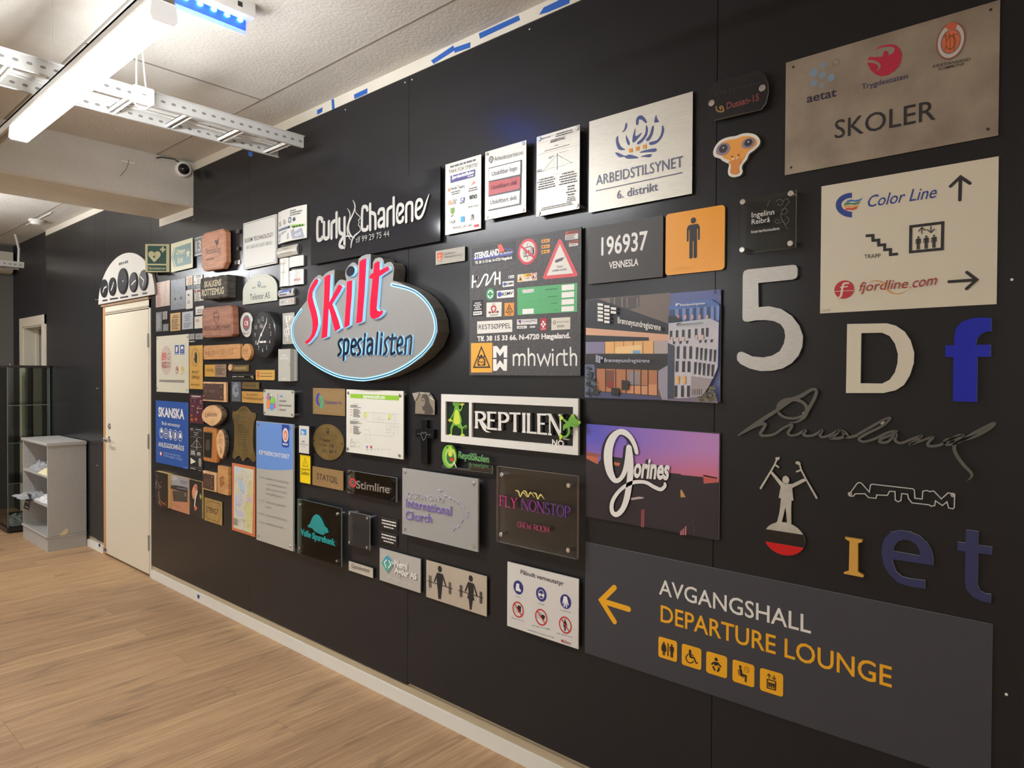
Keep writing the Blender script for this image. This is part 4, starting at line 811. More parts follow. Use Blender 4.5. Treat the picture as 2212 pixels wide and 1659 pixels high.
s.cur = 'facade_lettering'; s.text('Br\u00f8nn\u00f8ysundregistrene', (380, 418), (775, 487), (70, 40), PURE, 30, bold=0.014); s.text('Br\u00f8nn\u00f8ysundregistrene', (258, 775), (672, 780), (36, 36), B(206, 208, 226), 30); s.text('Br\u00f8nn\u00f8ysundregistrene', (950, 264), (1180, 247), (22, 22), PURE, 30, bold=0.01); s.text('Br\u00f8nn\u00f8ysundregistrene', (958, 440), (1165, 421), (18, 18), B(60, 60, 66), 30)
s.rows(1262, 118, 1295, 150, 2, INK, l=30); s.build()

def sunset():
    m, n, l, p = nm('printed_sunset_sky')
    tc = n.new('ShaderNodeTexCoord'); sp = n.new('ShaderNodeSeparateXYZ'); l.new(tc.outputs['Object'], sp.inputs[0])
    mr = n.new('ShaderNodeMapRange'); mr.inputs[1].default_value = -0.06; mr.inputs[2].default_value = 0.22; l.new(sp.outputs[2], mr.inputs[0])
    r1 = n.new('ShaderNodeValToRGB'); r2 = n.new('ShaderNodeValToRGB')
    for r, cs in ((r1, ((0.0, (236, 128, 76)), (0.16, (214, 108, 96)), (0.35, (150, 108, 178)), (0.62, (98, 92, 196)), (1.0, (76, 76, 190)))), (r2, ((0.0, (244, 150, 70)), (0.14, (228, 96, 66)), (0.3, (206, 112, 130)), (0.6, (186, 130, 190)), (1.0, (176, 130, 194))))):
        e = r.color_ramp.elements
        while len(e) < len(cs): e.new(0.5)
        for k, (q, c) in zip(e, cs): k.position = q; k.color = (lin(c[0]), lin(c[1]), lin(c[2]), 1)
        l.new(mr.outputs[0], r.inputs[0])
    mx = n.new('ShaderNodeMix'); mx.data_type = 'RGBA'; m2 = n.new('ShaderNodeMapRange'); m2.inputs[1].default_value = -0.2; m2.inputs[2].default_value = 0.2; l.new(sp.outputs[0], m2.inputs[0])
    l.new(m2.outputs[0], mx.inputs[0]); l.new(r1.outputs[0], mx.inputs[6]); l.new(r2.outputs[0], mx.inputs[7]); l.new(mx.outputs[2], p.inputs['Base Color']); p.inputs['Roughness'].default_value = 0.35
    return m
s = Sign('photo_print', 'sunset photo print with a big white swirling script word', 'print')
K(0, 0, 1); s.panel([(1266, 915), (1554, 938), (1553, 1169), (1266, 1113)], 0.004, B(42, 37, 44), 0.006, side=C(200, 196, 190))
K(1250, 880, 4.2538); s.cur = 'picture'; DK = B(42, 37, 44); DK2 = B(30, 27, 34); s.poly([(72, 150), (1292, 244), (1287, 700), (940, 660), (500, 620), (230, 520), (72, 480)], sunset(), 0.6)
s.poly([(72, 470), (180, 510), (230, 440), (420, 468), (500, 560), (838, 602), (940, 612), (940, 620), (1145, 640), (1287, 690), (1284, 1222), (72, 992)], DK); s.poly([(72, 405), (205, 430), (178, 462), (72, 440)], B(150, 92, 84)); s.poly([(72, 440), (178, 460), (178, 524), (72, 470)], B(196, 104, 74))
s.poly([(1145, 622), (1275, 655), (1275, 690), (1150, 700)], B(196, 92, 86)); s.stroke([(1145, 625), (1272, 650)], 12, DK2, cap=False); s.poly([(330, 460), (420, 466), (420, 480), (330, 478)], DK2); s.poly([(325, 500), (385, 512), (370, 540), (330, 530)], B(190, 110, 78))
s.poly([(936, 760), (948, 757), (985, 825), (938, 826)], B(196, 150, 90)); s.poly([(480, 832), (560, 820), (600, 826), (596, 836), (484, 852)], B(190, 170, 168)); s.poly([(577, 940), (606, 934), (603, 1102), (574, 1098)], B(150, 76, 84)); s.poly([(586, 942), (596, 940), (594, 1098), (584, 1096)], B(120, 54, 66))
for x in (938, 958, 980): s.poly([(x, 1135 - (x - 938) * 0.9), (x + 12, 1125 - (x - 938) * 0.9), (x + 10, 1174), (x - 6, 1170)], B(196, 120, 126))
s.stroke([(1062, 1060), (1062, 1186)], 3, B(110, 70, 80), cap=False); s.stroke([(1005, 1085), (1062, 1035)], 2, B(110, 90, 94), cap=False); s.stroke([(448, 260), (446, 380)], 6, DK2, cap=False)
G = ([(540, 412), (524, 350), (488, 280), (432, 232), (375, 228), (320, 280), (285, 370), (278, 470), (290, 570), (318, 640), (350, 672), (392, 655), (430, 590), (452, 500), (468, 372)], [34, 38, 42, 48, 46, 66, 80, 84, 74, 58, 40, 36, 42, 46, 48])
T = ([(470, 372), (482, 470), (484, 590), (470, 720), (448, 840), (410, 935), (358, 982), (318, 960), (312, 890), (340, 820), (400, 748), (480, 698), (556, 682), (630, 690), (702, 730), (762, 752), (800, 722), (800, 700)], [52, 54, 54, 54, 52, 44, 40, 40, 36, 32, 30, 30, 28, 28, 30, 28, 26, 22])
for dx, dy, m, l in ((-26, 4, DK2, 10), (-12, 2, DK2, 10.4), (0, 0, C(232, 230, 226, 0.35), 11)):
    for pts, wd in (G, T): s.stroke([(x + dx, y + dy) for x, y in pts], wd, m, l, 'script_lettering', 6, wz=False)
    s.text('orines', (514 + dx, 636 + dy), (842 + dx, 660 + dy), (196, 160), m, l, 'script_lettering', bold=0.035, it=0.12)
s.build()

# signs of the upper middle
K(1250, 180, 3.7706)
s = Sign('office_sign', 'large pale aluminium sign with blue sailing ship brush drawing', 'sign')
s.panel([(88, 313), (935, 62), (918, 900), (80, 1055)], 0.004, LIGHTSTEEL, 0.008, side=C(60, 60, 60)); s.cur = 'ship_emblem'; SB = C(52, 66, 128, 0.4)
for p in ([(468, 335), (470, 290), (492, 264), (520, 264), (548, 295), (557, 322), (540, 320), (515, 298), (490, 296), (488, 322), (482, 338)], [(617, 318), (622, 280), (633, 256), (638, 285), (655, 312), (640, 318)], [(352, 398), (372, 375), (384, 325), (396, 330), (390, 368), (372, 392)], [(305, 450), (322, 428), (325, 475), (348, 518), (382, 540), (330, 542), (308, 500)],
          [(388, 418), (395, 440), (418, 490), (402, 502), (386, 455)], [(440, 480), (442, 430), (462, 365), (460, 420), (472, 430), (514, 402), (500, 428), (462, 475)], [(550, 340), (565, 375), (555, 425), (520, 475), (485, 498), (478, 482), (520, 445), (545, 400)], [(600, 350), (612, 355), (600, 420), (570, 468), (548, 462), (580, 415)],
          [(682, 340), (696, 385), (672, 450), (630, 492), (580, 502), (580, 480), (640, 462), (672, 410)], [(298, 565), (330, 568), (380, 590), (420, 580), (484, 602), (478, 612), (400, 615), (370, 600), (330, 602)], [(495, 566), (540, 545), (620, 530), (636, 540), (620, 558), (560, 562)], [(505, 598), (560, 580), (595, 578), (580, 602), (540, 600)]): s.poly(p, SB, sm=3)
for x, y in ((410, 532), (466, 518), (524, 502)): s.poly([(x, y), (x + 30, y - 5), (x + 29, y + 29), (x, y + 34)], C(226, 150, 46))
s.cur = 'lettering'; ST = C(88, 92, 124, 0.4); s.text('ARBEIDSTILSYNET', (143, 832), (850, 678), (84, 82), ST, bold=0.004); s.stroke([(140, 877), (845, 727)], 7, ST, cap=False); s.text('6. distrikt', (313, 942), (647, 872), (72, 62), ST, bold=0.01); s.build()
s = Sign('number_sign', 'charcoal plate with white routed digits 196937 and smaller word below', 'sign')
s.panel([(77, 1175), (690, 1077), (682, 1578), (75, 1635)], 0.006, C(72, 69, 66, 0.55), 0.008); s.cur = 'digits'; s.text('196937', (185, 1400), (563, 1352), (142, 148), PURE, bold=0.018); s.cur = 'lettering'; s.text('VENNESLA', (248, 1511), (487, 1482), (56, 54), PURE, bold=0.02); s.build()
s = Sign('toilet_sign', 'yellow rounded square sign with black standing man pictogram', 'sign')
s.panel([(708, 1070), (1190, 985), (1187, 1515), (708, 1568)], 0.006, C(240, 160, 8, 0.3), 0.004, r=0.012, side=C(200, 190, 150)); s.cur = 'man_pictogram'; s.man(935, 1090, 1425, INK, wide=0.95)
s.cur = 'braille_dots'
for i in range(26):
    x = 742 + i * 8.6
    for k in range(random.randint(1, 2)): s.ell(x, 1522 - i * 1.1 + random.randint(-1, 1) * 9, 2.6, 2.6, C(206, 146, 30), k=6)
s.build()
s = Sign('name_plate', 'square clear acrylic plate with white name and scroll ornament on standoffs', 'sign')
s.panel([(1313, 942), (1772, 865), (1765, 1333), (1306, 1390)], 0.006, ACRYLIC, 0.022, side=EDGE, n='acrylic_plate'); s.cur = 'lettering'
s.text('Ingelinn', (1410, 1096), (1593, 1067), (44, 44), WTXT); s.text('Reibr\u00e5', (1410, 1150), (1558, 1128), (42, 40), WTXT); s.text('Interi\u00f8rkonsulent', (1407, 1222), (1637, 1192), (24, 24), WTXT)
s.cur = 'scroll_ornament'; SC = C(84, 82, 78, 0.5)
for p in ([(1540, 1005), (1545, 975), (1565, 950)], [(1610, 960), (1640, 945), (1665, 965), (1650, 995), (1620, 985)], [(1665, 960), (1700, 940), (1715, 965), (1690, 1000), (1660, 1040), (1650, 1090), (1680, 1150), (1705, 1190)], [(1650, 1030), (1690, 1020), (1700, 1050), (1670, 1070), (1645, 1060)], [(1640, 1120), (1610, 1110), (1602, 1130), (1630, 1140), (1675, 1120)], [(1690, 1080), (1715, 1110), (1690, 1150), (1650, 1100)]): s.stroke(p, 5, SC, None, None, 4)
s.standoffs([(1338, 967), (1730, 898), (1333, 1357), (1725, 1305)], 0.0085); s.build()
s = Sign('name_plate', 'small rounded smoked acrylic plate with black and red names near the top', 'sign')
K(0, 0, 1); s.o = 0.024; s.cur = 'acrylic_plate'
sh = [s.P(*q) for q in ((1545, 176), (1638, 152), (1650, 160), (1658, 178), (1659, 200), (1654, 222), (1644, 236), (1541, 260), (1532, 248), (1527, 228), (1527, 205), (1533, 190))]
s.prism(sh, 0.018, 0.024, SMOKE, EDGE); K(1525, 145, 11.5); s.cur = 'lettering'
K(1250, 180, 3.7706); s.text('Ole Pettersen', (1112, 108), (1480, 8), (40, 40), C(16, 16, 17)); s.text('Dussan-15', (1205, 212), (1470, 138), (56, 50), C(108, 40, 36), bold=0.03); s.cur = 'snail_emblem'; s.stroke([(1120, 190), (1130, 225), (1180, 228), (1170, 190), (1150, 195), (1160, 210)], 12, C(140, 104, 40), sm=4)
s.standoffs([(1085, 163), (1498, 40)], 0.01); s.build()
s = Sign('animal_cutout', 'orange snake head cut-out with two huge grey eyes and white outline', 'figure'); s.o = 0.012
out = [(1095, 570), (1108, 520), (1150, 468), (1210, 440), (1280, 428), (1340, 408), (1400, 407), (1450, 425), (1478, 465), (1470, 505), (1430, 545), (1390, 575), (1370, 620), (1338, 660), (1330, 690), (1335, 720), (1315, 752), (1260, 765), (1222, 748), (1216, 710), (1225, 660), (1205, 648), (1170, 630), (1150, 612), (1110, 600)]
f = [s.P(*q) for q in smooth(out, 4, True)]; s.prism(f, 0.0, 0.012, C(226, 222, 210, 0.4), C(110, 106, 98), 'cutout'); s.flat(inset(ccw(f), 0.009), C(234, 160, 66, 0.4), 1.2, 'snake_face')
s.cur = 'neck_folds'; s.poly([(1222, 640), (1320, 610), (1330, 640), (1312, 665), (1300, 690), (1308, 715), (1290, 742), (1245, 738), (1235, 715), (1240, 680), (1232, 655)], C(214, 136, 52), 2.2, sm=3)
for i, (x, y, a, b) in enumerate(((1178, 536, 56, 50), (1382, 488, 54, 42))):
    n = 'eye#%d' % i; s.ell(x, y, a, b, C(134, 124, 140), 3, n); s.ell(x + 2, y - 3, a * 0.62, b * 0.68, C(44, 34, 46), 4, n); s.ell(x + 3, y - 10, 6, 6, PURE, 5, n)
s.cur = 'nostrils_and_fangs'
for x, y in ((1245, 596), (1252, 603), (1258, 595), (1298, 585), (1305, 590), (1308, 580)): s.ell(x, y, 4, 4, C(60, 30, 26), 4, k=8)
for p in ([(1252, 612), (1270, 608), (1258, 628)], [(1286, 604), (1304, 600), (1292, 622)]): s.poly(p, PURE, 4)
s.build()

# ================================================================== signs, middle of the wall
GREYTXT = C(70, 70, 74, 0.5); GREEK = C(96, 96, 100, 0.5)
K(940, 250, 6.1444)
s = Sign('sponsor_sign', 'brushed steel thank-you plate with violet banner and small logos', 'sign')
s.panel([(135, 650), (612, 512), (608, 1495), (135, 1585)], 0.004, LIGHTSTEEL, 0.010, side=C(60, 60, 60)); s.cur = 'lettering'
s.rows(200, 660, 540, 608, 1, GREEK, 'c', 0.6, fill=(1, 1)); s.text('TAKK FOR ST\u00d8TTE!', (180, 770), (566, 672), (46, 48), GREYTXT); s.text('PRIVILIGE I DNT S\u00d8R', (234, 1510), (487, 1465), (32, 34), GREEK); s.text('Norsk Tipping', (210, 990), (393, 948), (44, 40), C(36, 46, 92)); s.text('en\u03bf'.replace('\u03bf', 'o'), (455, 1110), (560, 1090), (72, 72), INK, bold=0.04); s.text('GILJE', (193, 1430), (270, 1418), (36, 36), INK); s.text('EINAR KVINEN', (438, 1228), (580, 1200), (26, 26), GREYTXT)
s.cur = 'violet_banner'; s.poly([(205, 800), (532, 710), (530, 808), (206, 895)], C(56, 48, 124, 0.4)); s.text('Sparebankstiftelsen', (222, 845), (516, 765), (48, 42), PURE, bold=0.03, it=0.15); s.text('SR-BANK', (434, 818), (515, 800), (20, 20), PURE, bold=0.02)
s.cur = 'small_logos'; s.poly([(475, 930), (515, 855), (540, 895)], C(222, 150, 130)); s.rows(442, 962, 578, 985, 2, GREEK, 'c'); s.rows(200, 1012, 350, 1030, 2, GREEK, 'c')
for p, c in (([(166, 985), (190, 955), (205, 1000), (180, 1008)], (222, 140, 100)), ([(165, 1185), (180, 1130), (215, 1120), (232, 1185)], (222, 160, 130)), ([(340, 1095), (395, 1082), (390, 1130), (365, 1142), (342, 1135)], (52, 76, 150)), ([(205, 1228), (258, 1218), (256, 1270), (232, 1318), (206, 1285)], (110, 150, 60)), ([(340, 1340), (392, 1332), (392, 1410), (340, 1415)], (60, 150, 190)), ([(518, 1450), (584, 1438), (583, 1470), (516, 1482)], (200, 44, 60))): s.poly(p, C(*c))
s.ell(366, 1112, 15, 17, PURE); s.rows(238, 1115, 300, 1165, 4, GREEK); s.rows(330, 1145, 402, 1162, 1, GREEK); s.text('m', (485, 1345), (515, 1340), 46, GREYTXT, bold=0.03); s.rows(465, 1350, 535, 1380, 2, GREEK, 'c'); s.rows(205, 1325, 255, 1338, 1, GREEK, 'c'); s.build()
s = Sign('changeable_sign', 'steel sign holder with white, red and white exchangeable name strips', 'sign')
s.panel([(665, 478), (1218, 325), (1198, 1285), (660, 1382)], 0.004, LIGHTSTEEL, 0.024, side=C(80, 80, 80)); s.poly([(712, 695), (1155, 583), (1145, 1182), (708, 1268)], C(24, 22, 23, 0.4), n='strip_recess'); s.cur = 'lettering'
s.text('Arbeiderpartiet.no', (788, 603), (1167, 512), (62, 56), GREYTXT); s.ell(744, 578, 32, 40, INK, n='rose_emblem'); s.poly([(720, 600), (768, 590), (745, 636)], INK, n='rose_emblem'); s.ell(744, 580, 22, 28, LIGHTSTEEL, ring=0.3, n='rose_emblem'); s.ell(744, 580, 9, 12, LIGHTSTEEL, ring=0.4, n='rose_emblem')
for i, (q, tx, a, b, h, m, tm) in enumerate((([(720, 705), (1137, 600), (1133, 778), (717, 868)], 'Utskiftbar logo', (755, 802), (1088, 720), 58, PURE, INK), ([(715, 885), (1137, 802), (1130, 970), (712, 1062)], 'Utskiftbart skilt', (745, 985), (1087, 910), 58, C(176, 42, 42, 0.4), C(80, 16, 18)), ([(712, 1080), (1128, 995), (1122, 1165), (708, 1250)], 'Utskiftbart skilt', (735, 1180), (1085, 1110), 58, PURE, INK))):
    n = 'name_strip#%d' % i; s.poly(q, m, n=n, t=0.002); o_ = s.o; s.o += 0.002; s.text(tx, a, b, h, tm, n=n + '>lettering', it=0.12 if i == 1 else 0); s.o = o_
s.standoffs([(698, 512), (1172, 368), (690, 1342), (1165, 1247)], 0.006); s.build()
s = Sign('honour_plate', 'pale steel certificate plate with mast drawing and four round fixings', 'sign')
s.panel([(1350, 285), (1922, 113), (1912, 1235), (1340, 1340)], 0.004, LIGHTSTEEL, 0.024, side=C(80, 80, 80)); s.cur = 'mast_drawing'
for p in ([(1360, 372), (1915, 210)], [(1358, 523), (1912, 382)], [(1352, 835), (1908, 705)]): s.stroke(p, 2, GREEK, cap=False)
s.stroke([(1355, 752), (1430, 735), (1620, 518), (1810, 622), (1830, 625)], 4, GREYTXT); s.stroke([(1360, 748), (1440, 738), (1540, 695), (1690, 670), (1760, 635), (1830, 622)], 3, GREEK); s.stroke([(1624, 500), (1622, 720)], 9, GREYTXT, cap=False); s.stroke([(1618, 770), (1618, 935)], 2, GREEK, cap=False)
for p in ([(1582, 590), (1570, 690)], [(1682, 560), (1692, 672)], [(1525, 640), (1525, 690)], [(1650, 535), (1680, 560)]): s.stroke(p, 2, GREEK, cap=False)
s.cur = 'lettering'; s.text('\u00c6RESBEVISNING', (1525, 366), (1728, 308), (36, 34), GREYTXT, it=0.2, bold=0.02); s.text('agder energi', (1418, 318), (1530, 284), (28, 26), C(60, 86, 140), it=0.2)
s.rows(1590, 240, 1845, 222, 2, GREYTXT, 'c', fill=(0.8, 1)); s.rows(1590, 390, 1640, 395, 1, GREEK); s.rows(1458, 462, 1795, 390, 1, GREEK, 'c', 0.4, fill=(1, 1)); s.rows(1510, 545, 1585, 560, 2, GREEK); s.rows(1655, 490, 1780, 465, 1, GREEK, fill=(1, 1)); s.rows(1356, 720, 1430, 735, 2, GREEK)
s.rows(1360, 845, 1600, 945, 5, GREEK, 'c'); s.rows(1645, 770, 1890, 880, 5, GREEK, 'c'); s.rows(1740, 930, 1870, 1050, 4, GREEK, 'c'); s.rows(1730, 1085, 1880, 1125, 3, GREEK, 'c'); s.rows(1390, 1225, 1840, 1180, 2, GREEK, 'c')
s.standoffs([(1386, 312), (1890, 165), (1375, 1297), (1878, 1190)], 0.008); s.build()

K(900, 470, 4.3658)
s = Sign('name_plate', 'small narrow steel plate with a red crest, left of the sticker board', 'sign')
s.panel([(180, 313), (455, 275), (455, 407), (180, 447)], 0.006, noisy('dull_steel', (150, 144, 132), (160, 154, 142), 30, 0.6, 0.2), 0.004, side=C(60, 60, 60)); s.cur = 'red_crest'; s.poly([(194, 336), (244, 326), (242, 385), (218, 415), (196, 390)], C(180, 64, 40)); s.stroke([(218, 345), (218, 402)], 5, C(230, 190, 120)); s.stroke([(203, 380), (218, 402), (234, 376)], 5, C(230, 190, 120)); s.stroke([(204, 355), (218, 366), (234, 350)], 4, C(230, 190, 120))
s.cur = 'lettering'; s.text('Kvadraturen', (258, 355), (358, 340), (26, 26), C(120, 112, 100)); s.text('videreg\u00e5ende skole', (258, 384), (420, 360), (26, 26), C(120, 112, 100)); s.build()
BD = noisy('speckled_charcoal_board', (62, 60, 60), (86, 84, 84), 220, 0.55, detail=3)
s = Sign('sticker_board', 'large speckled charcoal board covered with stickers, beside the big oval sign', 'sign')
s.panel([(500, 272), (1560, 80), (1538, 1495), (500, 1485)], 0.006, BD, 0.008, side=C(40, 40, 40))
def sticker(n, q, m, l=1.2):
    s.poly(q, m, l, n); s.cur = n + '>print'
sticker('company_sticker', [(522, 293), (930, 220), (932, 400), (522, 458)], C(38, 36, 40)); VB = C(76, 80, 160)
s.poly([(532, 378), (922, 315), (890, 352), (545, 405)], VB, 2); s.text('STEINSLAND', (548, 392), (780, 350), (58, 52), PURE, 3, bold=0.04); s.poly([(765, 258), (800, 250), (830, 305), (825, 320), (782, 330)], C(216, 84, 64), 2.5)
for x, y in ((840, 292), (860, 302), (880, 298), (900, 304)): s.ell(x, y, 9, 8, VB, 2, k=8)
s.text('MEK. VERKSTED A.S', (788, 352), (905, 332), 18, PURE, 3); s.text('Tlf. 38 15 33 66. N-4720 H\u00e6geland.', (552, 440), (905, 388), (26, 26), PURE, 3, bold=0.03)
s.cur = 'no_lift_sticker'; s.ell(1048, 322, 91, 123, C(206, 42, 66), 1.2); s.ell(1048, 322, 72, 98, C(214, 208, 198), 2); s.stroke([(1015, 290), (1082, 270), (1080, 358), (1015, 368)], 7, INK, 3, closed=True); s.stroke([(1047, 244), (1047, 272)], 5, INK, 3); s.stroke([(1047, 368), (1047, 400)], 5, INK, 3); s.man(1034, 305, 362, INK, 3); s.man(1060, 300, 352, INK, 3)
for i in range(3): s.stroke([(1090 + i * 8, 350), (1098 + i * 5, 320), (1092 + i * 8, 282)], 7, INK, 3, sm=3)
s.stroke([(985, 268), (1112, 378)], 22, C(206, 42, 66), 4, cap=False)
for i, (y, w_) in enumerate(((222, 0), (275, 0), (323, 0))): n = 'orange_label#%d' % i; sticker(n, [(1178, y - 12), (1256, y - 24), (1256, y + 8), (1178, y + 20)], C(226, 150, 42)); s.rows(1212, y - 8, 1248, y + 2, 1, INK, l=3); s.poly([(1186, y + 10), (1196, y - 10), (1206, y + 6)], INK, 3)
s.cur = 'gas_warning_triangle'; s.poly([(1192, 570), (1200, 540), (1335, 215), (1350, 200), (1366, 212), (1516, 525), (1518, 545), (1505, 556), (1210, 583)], C(214, 74, 82), 1.2); s.poly([(1228, 548), (1352, 250), (1478, 525)], C(224, 220, 210), 2); s.stroke([(1318, 412), (1372, 392)], 28, C(84, 84, 86), 3); s.stroke([(1372, 390), (1396, 376)], 8, C(84, 84, 86), 3); s.text('Gass', (1322, 474), (1380, 468), (22, 22), INK, 3); s.text('under trykk', (1282, 510), (1418, 496), (22, 22), INK, 3)
for i, (y0, y1, x0) in enumerate(((135, 200, 1402), (228, 262, 1438))):
    n = 'warning_label#%d' % i; sticker(n, [(x0, y0), (1526, y0 - 18), (1523, y1), (x0, y1 + 14)], C(224, 218, 206)); s.poly([(x0, y0), (1526, y0 - 18), (1525, y0 + 14), (x0, y0 + 32 - i * 16)], C(186, 74, 52), 2); s.rows(x0 + 8, y0 + 36 - i * 12, 1518, y1 - 6, 3 - i, GREYTXT, l=3)
    s.text('WARNING', (x0 + 24 - i * 12, y0 + 22 - i * 8), (1518, y0 + 4), 18 - i * 8, INK, 3, bold=0.03)
s.stroke([(527, 655), (532, 552)], 22, PURE, 1.5, 'wave_letter_sticker'); s.stroke([(527, 608), (570, 600)], 18, PURE, 1.5, 'wave_letter_sticker'); s.stroke([(568, 650), (574, 555), (574, 650), (600, 625), (640, 545), (665, 540), (672, 560), (655, 635), (690, 600), (730, 525), (745, 530), (738, 630)], 18, PURE, 1.5, 'wave_letter_sticker', 3); s.stroke([(738, 580), (785, 570)], 18, PURE, 1.5, 'wave_letter_sticker'); s.stroke([(785, 622), (785, 518)], 22, PURE, 1.5, 'wave_letter_sticker')
for i, (q, dx, dy, rx, a, b, h) in enumerate((([(866, 550), (920, 542), (920, 568), (866, 575)], 876, 562, 7, (888, 566), (915, 561), 9), ([(812, 605), (918, 595), (918, 645), (812, 657)], 832, 628, 14, (848, 638), (914, 629), 22), ([(758, 692), (918, 678), (918, 750), (758, 763)], 785, 724, 20, (808, 738), (910, 724), 30))):
    n = 'white_round_logo_label#%d' % i; sticker(n, q, PURE); s.ell(dx, dy, rx, rx * 1.2, C(66, 84, 160), 2.5); s.text('KSMV', a, b, h, INK, 3, bold=0.01)
s.cur = 'green_cross_sticker'; s.ell(696, 722, 41, 58, C(40, 140, 84), 1.2); s.ell(696, 722, 28, 40, PURE, 2); s.stroke([(696, 695), (696, 750)], 17, C(40, 140, 84), 3, cap=False, wz=False); s.stroke([(672, 724), (720, 720)], 22, C(40, 140, 84), 3, cap=False)
sticker('laser_label', [(952, 538), (1135, 518), (1135, 590), (952, 610)], C(222, 214, 196)); s.poly([(958, 602), (980, 542), (1005, 596)], YEL, 2); s.poly([(970, 594), (980, 560), (992, 590)], INK, 3); s.poly([(1010, 532), (1080, 524), (1080, 555), (1010, 563)], YEL, 2); s.text('CAUTION', (1036, 551), (1078, 546), 12, INK, 3, bold=0.03); s.text('LASER', (1030, 580), (1066, 576), 12, INK, 3); s.ell(1108, 553, 24, 33, C(190, 60, 50), 2, ring=0.2); s.stroke([(1092, 530), (1124, 576)], 6, C(190, 60, 50), 2.5); s.ell(1102, 562, 8, 12, INK, 2, k=8)
sticker('green_form_label', [(950, 665), (1518, 615), (1514, 887), (952, 920)], C(84, 172, 108)); 
for q in ([(1370, 638), (1488, 628), (1487, 680), (1370, 690)], [(1370, 706), (1487, 696), (1486, 748), (1369, 758)], [(1369, 774), (1486, 765), (1485, 815), (1368, 824)], [(1368, 840), (1485, 832), (1484, 880), (1367, 887)], [(1000, 682), (1106, 673), (1106, 704), (1000, 713)], [(1000, 863), (1106, 857), (1106, 905), (1000, 911)]): s.poly(q, PURE, 2)
s.text('CTS Group', (1025, 704), (1103, 697), 18, GREYTXT, 3); s.ell(1012, 698, 7, 9, GREYTXT, 3, ring=0.3)
for y in (672, 740, 806, 868): s.rows(1215 + (y - 672) * 0.4, y, 1330, y + 8, 1, C(44, 110, 64), l=2, fill=(1, 1))
for p in ([(952, 735), (1368, 702)], [(952, 798), (1368, 768)], [(952, 858), (1368, 832)], [(1160, 650), (1162, 905)]): s.stroke(p, 2, C(70, 150, 94), 1.8, cap=False)
sticker('black_square_label', [(516, 770), (640, 760), (640, 940), (516, 948)], C(26, 25, 27)); s.border; s.stroke([(520, 775), (636, 765), (636, 936), (520, 943)], 4, C(130, 110, 120), 2, closed=True); s.rows(540, 800, 618, 870, 4, PURE, 'c', l=3); s.poly([(537, 888), (618, 882), (618, 914), (537, 922)], PURE, 3); s.rows(545, 895, 610, 908, 1, INK, l=4, fill=(1, 1))
sticker('white_logo_sticker', [(660, 803), (803, 796), (801, 932), (660, 940)], C(224, 220, 208)); s.stroke([(715, 880), (706, 855), (722, 836), (742, 840), (748, 862), (736, 880)], 16, C(188, 40, 48), 2, sm=3); s.rows(680, 886, 780, 898, 1, C(120, 30, 36), l=2, dens=0.9, fill=(1, 1), word=(1, 3)); s.rows(690, 915, 770, 922, 1, GREYTXT, 'c', l=2); s.rows(710, 812, 750, 820, 1, GREEK, l=2)
sticker('heat_warning_label', [(830, 806), (920, 802), (918, 925), (830, 928)], C(226, 150, 50)); s.stroke([(844, 895), (874, 822), (906, 890)], 7, INK, 2, closed=True); s.rows(858, 848, 892, 885, 4, INK, 'c', l=2); s.rows(845, 905, 905, 914, 1, INK, 'c', l=2)
sticker('white_text_sticker', [(572, 980), (903, 962), (903, 1078), (572, 1096)], C(226, 222, 212)); s.text('RESTS\u00d8PPEL', (586, 1056), (892, 1042), (46, 46), INK, 2)
sticker('white_triangle_logo_label', [(947, 962), (1138, 954), (1137, 1004), (947, 1012)], C(224, 220, 214)); s.poly([(956, 970), (988, 966), (976, 1002)], C(52, 66, 140), 2); s.poly([(972, 985), (990, 975), (978, 1003)], C(186, 44, 60), 2.5); s.text('TechnipFMC', (998, 990), (1130, 982), (20, 20), C(60, 60, 70), 2)
sticker('white_small_label', [(947, 1023), (1040, 1019), (1040, 1045), (947, 1048)], C(224, 220, 214)); s.rows(962, 1028, 1034, 1040, 1, GREYTXT, l=2); sticker('white_small_label#2', [(1070, 1023), (1118, 1021), (1118, 1038), (1070, 1040)], C(224, 220, 214)); s.rows(1076, 1027, 1112, 1035, 1, GREYTXT, l=2)
sticker('red_cross_flower_label', [(1168, 952), (1226, 948), (1225, 1062), (1168, 1066)], C(186, 40, 58))
for x, y in ((1196, 985), (1182, 1008), (1210, 1006), (1196, 1028)): s.ell(x, y, 9, 12, PURE, 2, k=10)
s.stroke([(1176, 1052), (1218, 1049)], 4, PURE, 2, cap=False)
sticker('cream_ring_logo_label', [(1272, 948), (1450, 938), (1449, 1052), (1271, 1062)], C(216, 210, 194)); s.ell(1301, 990, 13, 17, GREYTXT, 2, ring=0.35); s.text('OPS SOLUTIONS', (1322, 995), (1436, 988), 16, C(110, 108, 104), 2); s.rows(1325, 1015, 1395, 1034, 2, GREYTXT, 'c', l=2)
s.cur = 'phone_lettering'; s.text('Tlf. 38 15 33 66. N-4720 H\u00e6geland.', (572, 1165), (1450, 1135), (46, 46), PURE, 1.5, bold=0.035)
sticker('yellow_machine_warning_label', [(514, 1184), (715, 1180), (714, 1460), (514, 1462)], C(230, 170, 62)); s.stroke([(540, 1412), (612, 1222), (690, 1410)], 13, INK, 2, closed=True); s.ell(612, 1310, 12, 18, INK, 3); s.stroke([(590, 1335), (612, 1300), (634, 1335)], 10, INK, 3)
for p in ([(582, 1340), (582, 1390)], [(644, 1338), (644, 1388)], [(596, 1360), (630, 1360)], [(585, 1390), (642, 1388)], [(588, 1310), (598, 1330)], [(640, 1308), (630, 1330)]): s.stroke(p, 14, INK, 3)
s.ell(614, 1372, 17, 22, C(230, 170, 62), 4, ring=0.35)
